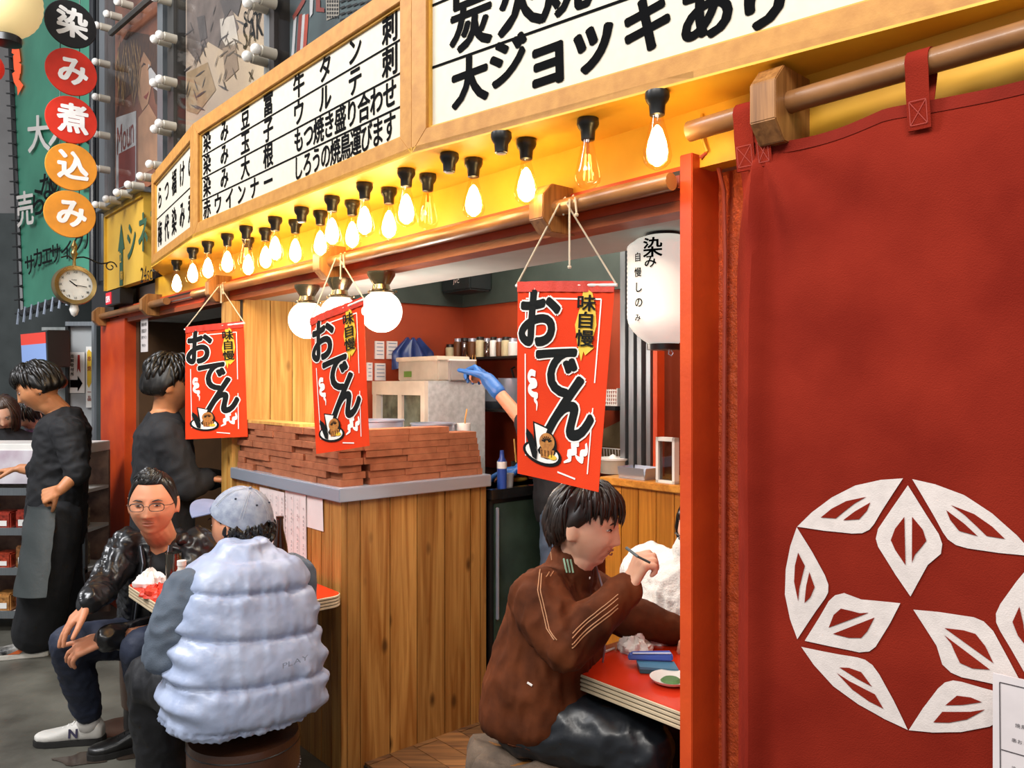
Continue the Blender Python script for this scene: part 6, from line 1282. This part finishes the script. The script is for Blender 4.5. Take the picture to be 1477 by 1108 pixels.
# ================================ diner in brown track jacket
M_VELV = mat('brown_velour', '66341a', .8, vscale=9, col2='3c1c0c', spec=.15, bump=.35, bscale=30); M_LPANT = mat('black_leather_trousers', '1a1d22', .38, coat=.08, bump=.15, bscale=30)
fb_ = V((.93, -.36, 0)).normalized(); rb_ = fb_.cross(UP).normalized()
J = dict(head=R(845, 760, 2.26), face=V((.90, -.44, -.10)), hup=V((.12, 0, 1)), neck=R(822, 820, 2.30), chest=R(806, 858, 2.32), pel=R(778, 1000, 2.30), r=rb_, f=fb_)
J.update(shR=R(778, 866, 2.17), elR=R(818, 930, 2.06), wrR=R(906, 848, 2.12), shL=R(835, 850, 2.47), elL=V((.34, 2.42, .80)), wrL=V((.50, 2.40, .755)),
  hipR=R(765, 1035, 2.24), knR=V((.34, 2.10, .545)), anR=V((.30, 2.16, .12)), hipL=R(790, 1035, 2.38), knL=V((.42, 2.30, .53)), anL=V((.38, 2.36, .12)))
J['handR'] = (V((.40, -.12, .88)), V((.55, .15, -.1)), V((-.45, .85, .25)), dict(curl=(.95, 1.1, 1.15, 1.2), spread=.02, tc=.5)); J['handL'] = (V((1, -.3, -.2)), V((0, 0, -1)), V((-.2, -1, 0)), dict(curl=(.4, .5, .5, .5)))
root, body, r, f, u = figure('young diner in a brown velour track jacket, seated in profile at the near table', J, M_SKIN2, .0045, k=0.99, smile=.5, nose=.85, jaw=.9)
face_parts(root, V(J['head']), r, f, u, 0.99, squint=.4, brow=M_HAIRBR)
hb = MB(); scalp(hb, V(J['head']), r, f, u, 0.99, lambda a: 1.15 + (0 if abs((a + math.pi) % (2*math.pi) - math.pi) < 1.0 else min(.95, (abs((a + math.pi) % (2*math.pi) - math.pi) - 1.0) * .8)), lambda a, p: .012 + .004 * math.sin(p * 2), 4, strand=.004)
c_ = V(J['head']); locks(hb, c_, r, f, u, 0.99, 150, -1.15, 1.15, .1, .55, .082, 11, w=.0065, out=.016, jit=.15); locks(hb, c_, r, f, u, 0.99, 170, 1.9, 4.4, .2, 1.0, .12, 12, w=.0075, out=.016, jit=.2); locks(hb, c_, r, f, u, 0.99, 50, 1.0, 1.5, .2, .5, .085, 17, w=.0065, out=.014); locks(hb, c_, r, f, u, 0.99, 50, 4.8, 5.3, .2, .5, .085, 18, w=.0065, out=.014); locks(hb, c_, r, f, u, 0.99, 90, 2.1, 4.2, 1.2, 1.5, .075, 13, w=.007, out=.012)
hb.build('hair', M_HAIRBR, root, smooth=True, ang=80)
b = MB(); torso(b, J['pel'] - UP * .02, J['chest'], J['neck'], J['r'], J['f'], w=(.185, .19, .20, .12), d=(.165, .15, .13, .095), low=.05)
for s_ in 'LR': b.cap(J['chest'], J['sh' + s_], .09, .084); limb(b, [J['sh' + s_], J['sh' + s_].lerp(J['el' + s_], .55) , J['el' + s_], J['el' + s_].lerp(J['wr' + s_], .5), J['el' + s_].lerp(J['wr' + s_], .97)], [.084, .080, .066, .058, .043], 18)
b.cap(J['neck'] - UP * .02, J['neck'] + (J['head'] - J['neck']).normalized() * .035, .078, .066, 18)
def bf(p, n_):
    q = (p - J['elR']).length; h_ = p.z - (J['pel'].z - .10); return wrk(.014 * math.exp(-q * 5) + .008, 10, 14, (1.3, 1.3, .6))(p, n_) - (.022 * math.exp(-(h_ / .03) ** 2))
jk = fuse(b, 'track_jacket', M_VELV, root, .007, 2, bf)
M_THR = mat('orange_piping', 'b8845c', .7)
def surf_line(o, pts, rad_, m_, nm, par, view=V((0, 1, 0))):
    me = o.data; off = WO[o]; from mathutils.bvhtree import BVHTree
    bv = BVHTree.FromPolygons([v.co + off for v in me.vertices], [tuple(p.vertices) for p in me.polygons]); out = []
    for p in pts:
        h_ = bv.ray_cast(p - view * .6, view)
        if h_[0] is not None and (not out or (h_[0] - out[-1]).length < .03): out.append(h_[0] - view * .0008)
    if len(out) > 2: return MB().tube(out, rad_, 5).build(nm, m_, par, smooth=True)
def interp(ps, n_=16):
    out = []
    for i in range(len(ps) - 1):
        for q in range(n_): out.append(V(ps[i]).lerp(V(ps[i+1]), q / n_))
    return out + [V(ps[-1])]
for k_, dx in enumerate((-13, -9, 0, 5)):
    surf_line(jk, interp([R(786 + dx * .5, 808, 2.16), R(789 + dx, 850, 2.1), R(803 + dx, 900, 2.08), R(812 + dx, 925, 2.0)], 10), .0016, M_THR, 'sleeve_piping', jk, V((.12, 1, -.0)).normalized())
for k_, dy in enumerate((-10, -5, 3, 8)):
    surf_line(jk, interp([R(828, 915 + dy, 2.06), R(862, 888 + dy, 2.06), R(892, 862 + dy, 2.1)], 10), .0016, M_THR, 'sleeve_piping', jk, V((.15, 1, -.0)).normalized())
for dx in (-6, 0): surf_line(jk, interp([R(790 + dx, 812, 2.3), R(810 + dx, 800, 2.3), R(826 + dx, 790, 2.3)], 8), .0016, M_THR, 'shoulder_piping', jk)
for q in range(3): surf_line(jk, interp([R(818 + q * 5, 822, 2.1), R(822 + q * 5, 842, 2.1)], 6), .003, mat('mint_print', '9cc0a0', .6), 'chest_stripe', jk)
b = MB(); zp = [J['neck'] + fb_ * .075 + rb_ * .004 + UP * .03, J['chest'] + fb_ * .135 + UP * .02, J['chest'].lerp(J['pel'], .5) + fb_ * .165, J['pel'] + fb_ * .17]; b.tube(zp, .003, 6); b.build('zip', M_STEEL, jk)
surf_line(jk, interp([R(858, 851, 2.1), R(861, 856, 2.1), R(864, 858, 2.1), R(861, 861, 2.1), R(857, 858, 2.1), R(858, 852, 2.1)], 4), .0018, M_WINK, 'chest_emblem', jk)
surf_line(jk, interp([R(761, 991, 2.1), R(768, 994, 2.1)], 6), .003, M_WINK, 'pocket_tag', jk)
trousers(root, J, M_LPANT, .11, .085, .07, fn=wrk(.013, 11, 21), waist=.165, to=.96)
for s_ in 'LR': shoe(root, J['an' + s_] + V((-.05, .02, -J['an' + s_].z + .022)), V((.95, -.3, 0)), M_BLACK, M_SOLE, 1.0, .27, laces=M_BLACK, nm='shoe')
tp = J['tipsR']; hcn = (tp[0] + tp[1]) / 2
t = thing('cigarette_holder', 'thin grey tube held in the raised hand of the diner in brown', 'pen', R(918, 802, 2.05)); MB().tube([R(903, 790, 2.06), R(920, 803, 2.04)], .0042, 8).build('tube_body', mat('tube_grey', '6a7478', .3), t, smooth=True); MB().tube([R(920, 803, 2.04), R(938, 812, 2.03)], .0032, 8).build('tube_tip', M_BLACK, t, smooth=True)

# ================================ staff member standing at the left
M_BLKS = mat('black_sweater', '16171b', .8, bump=.25, bscale=200); M_APR = mat('grey_apron', '3c4242', .5, vscale=3, bump=.3, bscale=40)
fs = V((-.97, -.22, 0)).normalized(); rs = fs.cross(UP).normalized()
J = dict(head=R(56, 561, 4.40), face=V((-.90, -.34, -.40)), hup=V((-.45, -.1, 1)), neck=R(86, 594, 4.46), chest=R(92, 617, 4.48), pel=R(80, 738, 4.46), r=rs, f=fs)
J.update(shL=R(97, 620, 4.32), elL=R(112, 682, 4.28), wrL=R(88, 706, 4.20), shR=R(86, 620, 4.62), elR=R(60, 680, 4.62), wrR=R(30, 676, 4.62), hipL=R(80, 752, 4.37), knL=R(66, 842, 4.34), anL=R(52, 915, 4.42), hipR=R(80, 750, 4.55), knR=R(84, 838, 4.58), anR=R(88, 905, 4.62))
J['handL'] = (V((-.8, -.1, -.35)), V((.2, .8, -.4)), V((-.1, -.3, -.9)), dict(curl=(1.2, 1.25, 1.3, 1.3), spread=.02, tc=.6)); J['handR'] = (V((-1, -.1, -.1)), V((0, 0, -1)), V((0, -1, 0)), dict(curl=(.3, .3, .3, .3)))
root, body, r, f, u = figure('standing man in black with a dark grey apron, looking down, hand on hip', J, M_SKIN3, .006, k=1.1)
face_parts(root, V(J['head']), r, f, u, 1.1, squint=.3)
hb = MB(); scalp(hb, V(J['head']), r, f, u, 1.1, lambda a: .95 + (0 if abs((a + math.pi) % (2*math.pi) - math.pi) < .9 else min(.95, (abs((a + math.pi) % (2*math.pi) - math.pi) - .9) * 1.1)), lambda a, p: .020 + .006 * math.sin(p * 3 + a), 9, strand=.005); locks(hb, V(J['head']), r, f, u, 1.1, 90, -1.2, 1.2, .1, .6, .07, 21, w=.009, out=.02); locks(hb, V(J['head']), r, f, u, 1.1, 120, 1.2, 5.1, .1, .8, .09, 22, w=.009, out=.02); hb.build('hair', M_HAIRB, root, smooth=True, ang=80)
MB().tube([V(J['head']) + (r * -.09 - f * .008 - u * (.034 + .0)) , V(J['head']) + (r * -.095 - f * .012 - u * .04), V(J['head']) + (r * -.09 - f * .006 - u * .046)], .0025, 6).build('earring', M_BLACK, root)
b = MB(); torso(b, J['pel'] - UP * .06, J['chest'], J['neck'], J['r'], J['f'], w=(.165, .165, .185, .11), d=(.15, .14, .135, .09), low=.02)
b.cap(J['chest'], J['shL'], .085, .08); b.cap(J['chest'], J['shR'], .085, .08); limb(b, [J['shL'], J['elL'], J['elL'].lerp(J['wrL'], .12)], [.083, .064, .060], 16); limb(b, [J['shR'], J['elR'], J['elR'].lerp(J['wrR'], .3)], [.08, .06, .058], 16)
sh_ = fuse(b, 'black_sweater', M_BLKS, root, .009, 2, wrk(.014, 8, 31, (1, 1, 1.4)))
tr_ = trousers(root, J, M_BLKS, .135, .130, .125, fn=wrk(.012, 5, 33), waist=.15, vox=.011, to=.93)
ap = MB(); 
def apf(u_, v_): a = (u_ - .68) * 2.7; w_ = .150 + .01 * v_; c_ = J['pel'].lerp(lerp(J['knL'], J['anL'], .05), v_) + UP * .06 * (1 - v_) + V((.055, -.06, 0)); return c_ + fs * math.cos(a) * w_ + rs * math.sin(a) * (w_ + .02) + fs * (.010 * noise.noise(V((u_ * 3, v_ * 5 + u_ * 3, 3)))) 
ap.grid(apf, 30, 30, th=(0, 0, -.003)); ap.build('apron', M_APR, root, smooth=True, nofix=True)
def orn(o, heel, d, s_, k):
    for sg in (1, -1):
        b = MB(); g = lambda u_, v_: heel + d * u_ + s_ * sg * .0475 + UP * v_
        shape(b, [(.05, .035), (.11, .045), (.13, .03), (.19, .028), (.14, .05), (.10, .062), (.05, .06)], g); b.build('orange_flash', mat('shoe_orange', 'd0622a', .5), o, nofix=True)
M_SB = mat('sneaker_black_white', 'd8d4cc', .5, vscale=14, col2='1c1c1c', var=.5)
shoe(root, V((J['anL'].x + .07, J['anL'].y, 0)), V((-.97, -.25, 0)), M_SB, M_SOLEW, 1.05, .28, stripe=orn, nm='sneaker'); shoe(root, V((J['anR'].x + .06, J['anR'].y, 0)), V((-.8, -.6, 0)), M_SB, M_SOLEW, 1.05, .28, stripe=orn, nm='sneaker')

# ================================ man in the black sweater at the entrance
fm = V((.86, .5, 0)).normalized(); rm = fm.cross(UP).normalized()
J = dict(head=R(247, 556, 4.02), face=V((.88, .38, -.08)), neck=R(238, 598, 4.02), chest=R(236, 625, 4.02), pel=R(235, 770, 4.02), r=rm, f=fm)
J.update(shL=J['chest'] - rm * .19, elL=J['chest'] - rm * .22 - UP * .27 + fm * .06, wrL=J['chest'] - rm * .12 - UP * .26 + fm * .30, shR=J['chest'] + rm * .19, elR=J['chest'] + rm * .23 - UP * .25 + fm * .08, wrR=R(300, 690, 3.95), hipL=J['pel'] - rm * .09, knL=J['pel'] - rm * .1 - UP * .40 + fm * .02, anL=J['pel'] - rm * .1 - UP * (J['pel'].z - .1), hipR=J['pel'] + rm * .09, knR=J['pel'] + rm * .1 - UP * .40 + fm * .02, anR=J['pel'] + rm * .1 - UP * (J['pel'].z - .1))
J['handR'] = (V((.9, .2, -.1)), V((0, 0, -1)), V((-.2, .9, 0)), dict(curl=(.8, .8, .8, .8))); J['handL'] = (V((.8, .5, -.1)), V((0, 0, -1)), V((.4, -.8, 0)), dict(curl=(.8, .8, .8, .8)))
root, body, r, f, u = figure('man in a black sweater standing in the doorway behind the farthest red banner', J, M_SKIN3, .007, k=1.14)
face_parts(root, V(J['head']), r, f, u, 1.14)
hb = MB(); scalp(hb, V(J['head']), r, f, u, 1.14, lambda a: .95 + (0 if abs((a + math.pi) % (2*math.pi) - math.pi) < .9 else min(1.05, (abs((a + math.pi) % (2*math.pi) - math.pi) - .9) * 1.1)), lambda a, p: .022, 19, strand=.004); locks(hb, V(J['head']), r, f, u, 1.14, 160, 0, 6.28, .05, .9, .07, 41, w=.009, out=.022); locks(hb, V(J['head']), r, f, u, 1.14, 60, 2, 4.3, 1.3, 1.6, .045, 42, w=.008, out=.01); hb.build('hair', M_HAIRB, root, smooth=True, ang=80)
b = MB(); torso(b, J['pel'], J['chest'], J['neck'], J['r'], J['f'], w=(.19, .195, .22, .125), d=(.15, .145, .14, .09), low=.05)
for s_ in 'LR': b.cap(J['chest'], J['sh' + s_], .09, .085); sleeve(b, J, s_, .085, .072, .055, .9)
fuse(b, 'black_sweater', M_BLKS, root, .010, 2, wrk(.012, 8, 51)); trousers(root, J, M_BLACK, .11, .085, .075, vox=.012)
for s_ in 'LR': shoe(root, V((J['an' + s_].x, J['an' + s_].y, 0)) - fm * .05, fm, M_BLACK, M_SOLE, laces=M_BLACK, nm='shoe')

# ================================ cook, mostly behind the nearest banner
fc = V((-.75, .35, 0)).normalized(); rc = fc.cross(UP).normalized()
J = dict(head=R(800, 520, 3.70), face=V((-.8, .2, -.3)), neck=R(805, 560, 3.70), chest=R(808, 590, 3.70), pel=R(815, 720, 3.70), r=rc, f=fc)
J.update(shL=R(782, 590, 3.58), elL=R(766, 622, 3.50), wrL=R(706, 551, 3.62), shR=R(826, 590, 3.82), elR=R(812, 650, 3.72), wrR=R(757, 676, 3.80), hipL=R(808, 735, 3.62), knL=R(803, 850, 3.62), anL=R(806, 985, 3.62), hipR=R(828, 735, 3.76), knR=R(826, 850, 3.76), anR=R(828, 965, 3.76))
for s_ in 'LR': J['an' + s_].z = .10
J['handL'] = (V((-.42, .75, .5)), V((-.6, .1, -.8)), V((.1, -.9, .2)), dict(curl=(.9, .9, .9, .9), tc=.3)); J['handR'] = (V((-.9, .1, -.12)), V((0, 0, -1)), V((.1, -.9, .0)), dict(curl=(.3, .35, .4, .4)))
root, body, r, f, u = figure('cook in black with bright blue gloves, mostly hidden by the nearest banner', J, M_SKIN, .007, k=1.0)
face_parts(root, V(J['head']), r, f, u, 1.0)
hb = MB(); scalp(hb, V(J['head']), r, f, u, 1.0, lambda a: .95 + (0 if abs((a + math.pi) % (2*math.pi) - math.pi) < .9 else min(1.0, (abs((a + math.pi) % (2*math.pi) - math.pi) - .9) * 1.1)), lambda a, p: .018, 29); hb.build('hair', M_HAIRB, root, smooth=True, ang=80)
M_GLV = mat('blue_nitrile', '2f6cb8', .4, vscale=20, var=.1, bump=.3, bscale=80)
for s_ in 'LR':
    b = MB(); h_ = J['hand' + s_]; d_ = h_[0].normalized(); fr0 = J['wr' + s_]; hand_into(b, fr0 - d_ * .0, *h_[:3], k=1.25, **h_[3]); b.cap(J['el' + s_].lerp(fr0, .80), fr0 + d_ * .02, .037, .034); fuse(b, 'glove', M_GLV, root, .006, 1)
b = MB(); torso(b, J['pel'], J['chest'], J['neck'], J['r'], J['f'], w=(.175, .17, .195, .11), d=(.13, .125, .13, .085))
for s_ in 'LR': b.cap(J['chest'], J['sh' + s_], .085, .08); sleeve(b, J, s_, .08, .066, .060, .12)
fuse(b, 'black_tee_shirt', M_BLKS, root, .011, 2, wrk(.012, 8, 61)); trousers(root, J, mat('washed_denim_trousers', '5c6e84', .8, vscale=8, col2='46566c', bump=.3, bscale=300), .10, .075, .065, vox=.012)
for s_ in 'LR': shoe(root, V((J['an' + s_].x, J['an' + s_].y, .022)) - fc * .05, fc, M_BLACK, M_SOLE, laces=M_BLACK, nm='shoe')
q = R(746, 690, 3.83); q.z = 1.031; b = MB(); b.ball(q + UP * .014, (.05, .03, .016), 16); b.build('sponge', mat('yellow_sponge', 'c89a30', .9, bump=.5, bscale=200), smooth=True, label='yellow sponge under the blue glove on the black worktop', cat='sponge')

# ================================ person in the white fluffy coat, behind the near red post
fw = V((-.75, -.5, 0)).normalized(); rw = fw.cross(UP).normalized()
J = dict(head=R(1018, 770, 2.60), face=V((-.85, -.4, -.25)), neck=R(1006, 815, 2.64), chest=R(988, 838, 2.66), pel=R(990, 975, 2.70), r=rw, f=fw)
J.update(shR=J['chest'] + rw * .17, elR=R(930, 885, 2.70), wrR=R(925, 912, 2.52), shL=J['chest'] - rw * .17, elL=V((.74, 2.42, .86)), wrL=V((.60, 2.34, .785)), hipR=J['pel'] + rw * .08, knR=J['pel'] + rw * .09 + fw * .36, anR=J['pel'] + rw * .09 + fw * .34 - UP * (J['pel'].z - .12), hipL=J['pel'] - rw * .08, knL=J['pel'] - rw * .06 + fw * .36, anL=J['pel'] - rw * .06 + fw * .34 - UP * (J['pel'].z - .12))
J['handR'] = (V((-.5, -.8, -.3)), V((0, 0, -1)), V((.5, -.5, 0)), dict(curl=(.5, .5, .5, .5))); J['handL'] = (V((-.8, -.4, -.2)), V((0, 0, -1)), V((-.3, .8, 0)), dict(curl=(.5, .5, .5, .5)))
root, body, r, f, u = figure('person in a fluffy white coat with long black hair, behind the near red post', J, M_SKIN2, .007, k=.98)
face_parts(root, V(J['head']), r, f, u, .98)
hb = MB(); scalp(hb, V(J['head']), r, f, u, .98, lambda a: .95 + (0 if abs((a + math.pi) % (2*math.pi) - math.pi) < .8 else min(1.1, (abs((a + math.pi) % (2*math.pi) - math.pi) - .8) * 1.2)), lambda a, p: .014, 39); locks(hb, V(J['head']), r, f, u, .98, 140, 1.15, 5.1, .3, 1.0, .28, 51, w=.009, out=.014); hb.build('hair', M_HAIRB, root, smooth=True, ang=80)
b = MB(); torso(b, J['pel'], J['chest'], J['neck'], J['r'], J['f'], w=(.21, .21, .22, .14), d=(.18, .17, .16, .12), low=.1)
for s_ in 'LR': b.cap(J['chest'], J['sh' + s_], .10, .10); sleeve(b, J, s_, .10, .088, .066, .9)
b.cap(J['neck'] - UP * .03, J['neck'] + UP * .02, .10, .085)
fuse(b, 'fluffy_coat', mat('white_fleece', 'ddd9d2', .95, vscale=25, var=.06, bump=.9, bscale=160, sheen=.4), root, .008, 1, lambda p, n_: .010 * noise.noise(p * 42) + .012 * noise.noise(p * 15) + wrk(.010, 7, 71)(p, n_)); trousers(root, J, M_BLACK, .10, .08, .065, vox=.012)
for s_ in 'LR': shoe(root, V((J['an' + s_].x, J['an' + s_].y, .022)) - fw * .05, fw, M_BLACK, M_SOLE, laces=M_BLACK, nm='shoe')
t = thing('wooden_chair', 'dark stool under the person in the white fluffy coat', 'stool', V((J['pel'].x, J['pel'].y, .022))); MB().lathe([(.16, .36), (.17, .37), (.17, .40), (.15, .41)], t.location, n=24).build('seat', M_BLACK, t); t['category'] = 'stool'; t.name = 'round_stool'
for a in (.8, 2.4, 3.9, 5.5): MB().tube([t.location + V((math.cos(a) * .12, math.sin(a) * .12, .36)), t.location + V((math.cos(a) * .15, math.sin(a) * .15, 0))], .012, 8).build('leg', M_BLACK, t)

# ================================ two women behind the display stand
def woman(label, hx, hy, yy, face, hup, hairm, topm, hair_len, seed, scarf=False):
    ff = V((face[0], face[1], 0)).normalized(); rr = ff.cross(UP).normalized(); H = R(hx, hy, yy)
    J = dict(head=H, face=V(face), hup=V(hup), neck=H - UP * .135 - ff * .05, chest=H - UP * .21 - ff * .06, pel=H - UP * .72 - ff * .06, r=rr, f=ff)
    J.update(shL=J['chest'] - rr * .165, elL=J['chest'] - rr * .2 - UP * .2 + ff * .10, wrL=J['chest'] - rr * .08 - UP * .10 + ff * .16, shR=J['chest'] + rr * .165, elR=J['chest'] + rr * .2 - UP * .2 + ff * .1, wrR=J['chest'] + rr * .08 - UP * .10 + ff * .16, hipL=J['pel'] - rr * .08, hipR=J['pel'] + rr * .08, knL=J['pel'] - rr * .09 - UP * .26 + ff * .02, knR=J['pel'] + rr * .09 - UP * .26 + ff * .02)
    for s_ in 'LR': J['an' + s_] = V((J['kn' + s_].x, J['kn' + s_].y, .1))
    for s_, q in (('L', 1), ('R', -1)): J['hand' + s_] = (ff + rr * .4 * q, V((0, 0, -1)), rr * q, dict(curl=(.5, .5, .5, .5)))
    root, body, r, f, u = figure(label, J, M_SKIN2, .0075, k=.96); face_parts(root, H, r, f, u, .96, squint=.25)
    hb = MB(); scalp(hb, H, r, f, u, .96, lambda a: .8 + (0 if abs((a + math.pi) % (2*math.pi) - math.pi) < .6 else min(1.15, (abs((a + math.pi) % (2*math.pi) - math.pi) - .6) * 1.2)), lambda a, p: .012, seed); locks(hb, H, r, f, u, .96, 200, .75, 5.5, .1, .9, hair_len, seed, w=.009, out=.016, jit=.4); hb.build('hair', hairm, root, smooth=True, ang=80)
    b = MB(); torso(b, J['pel'], J['chest'], J['neck'], rr, ff, w=(.16, .155, .185, .11), d=(.13, .12, .125, .085)); 
    for s_ in 'LR': b.cap(J['chest'], J['sh' + s_], .08, .072); sleeve(b, J, s_, .072, .058, .045, .9)
    fuse(b, 'top', topm, root, .011, 2, wrk(.012, 9, seed)); trousers(root, J, M_BLACK, .10, .08, .07, vox=.013)
    if scarf:
        b = MB(); b.tube([J['neck'] + rr * math.sin(a) * .09 + ff * math.cos(a) * .09 - UP * .01 for a in [x * .5 for x in range(13)]], .035, 10); b.tube([J['neck'] + ff * .10, J['chest'] + ff * .16 - UP * .08, J['chest'] + ff * .17 - UP * .26 + rr * .1], [.04, .05, .045], 10); fuse(b, 'scarf', mat('purple_scarf', '7a5c86', .8, stretch=(3, 3, 30), col2='54406a'), root, .009, 2, wrk(.012, 16))
    for s_ in 'LR': shoe(root, V((J['an' + s_].x, J['an' + s_].y, 0)) - ff * .05, ff, M_BLACK, M_SOLE, laces=M_BLACK, nm='shoe')
woman('woman with long light-brown hair at the far left, looking down', 5, 596, 5.32, (.45, -.8, -.62), (.2, -.6, 1), M_HAIRL, M_BLKS, .26, 81)
woman('woman in a purple scarf between the long-haired woman and the standing man', 44, 598, 5.62, (-.35, -.85, -.6), (-.2, -.6, 1), M_HAIRB, mat('mauve_top', '7c6a80', .8), .10, 83, True)
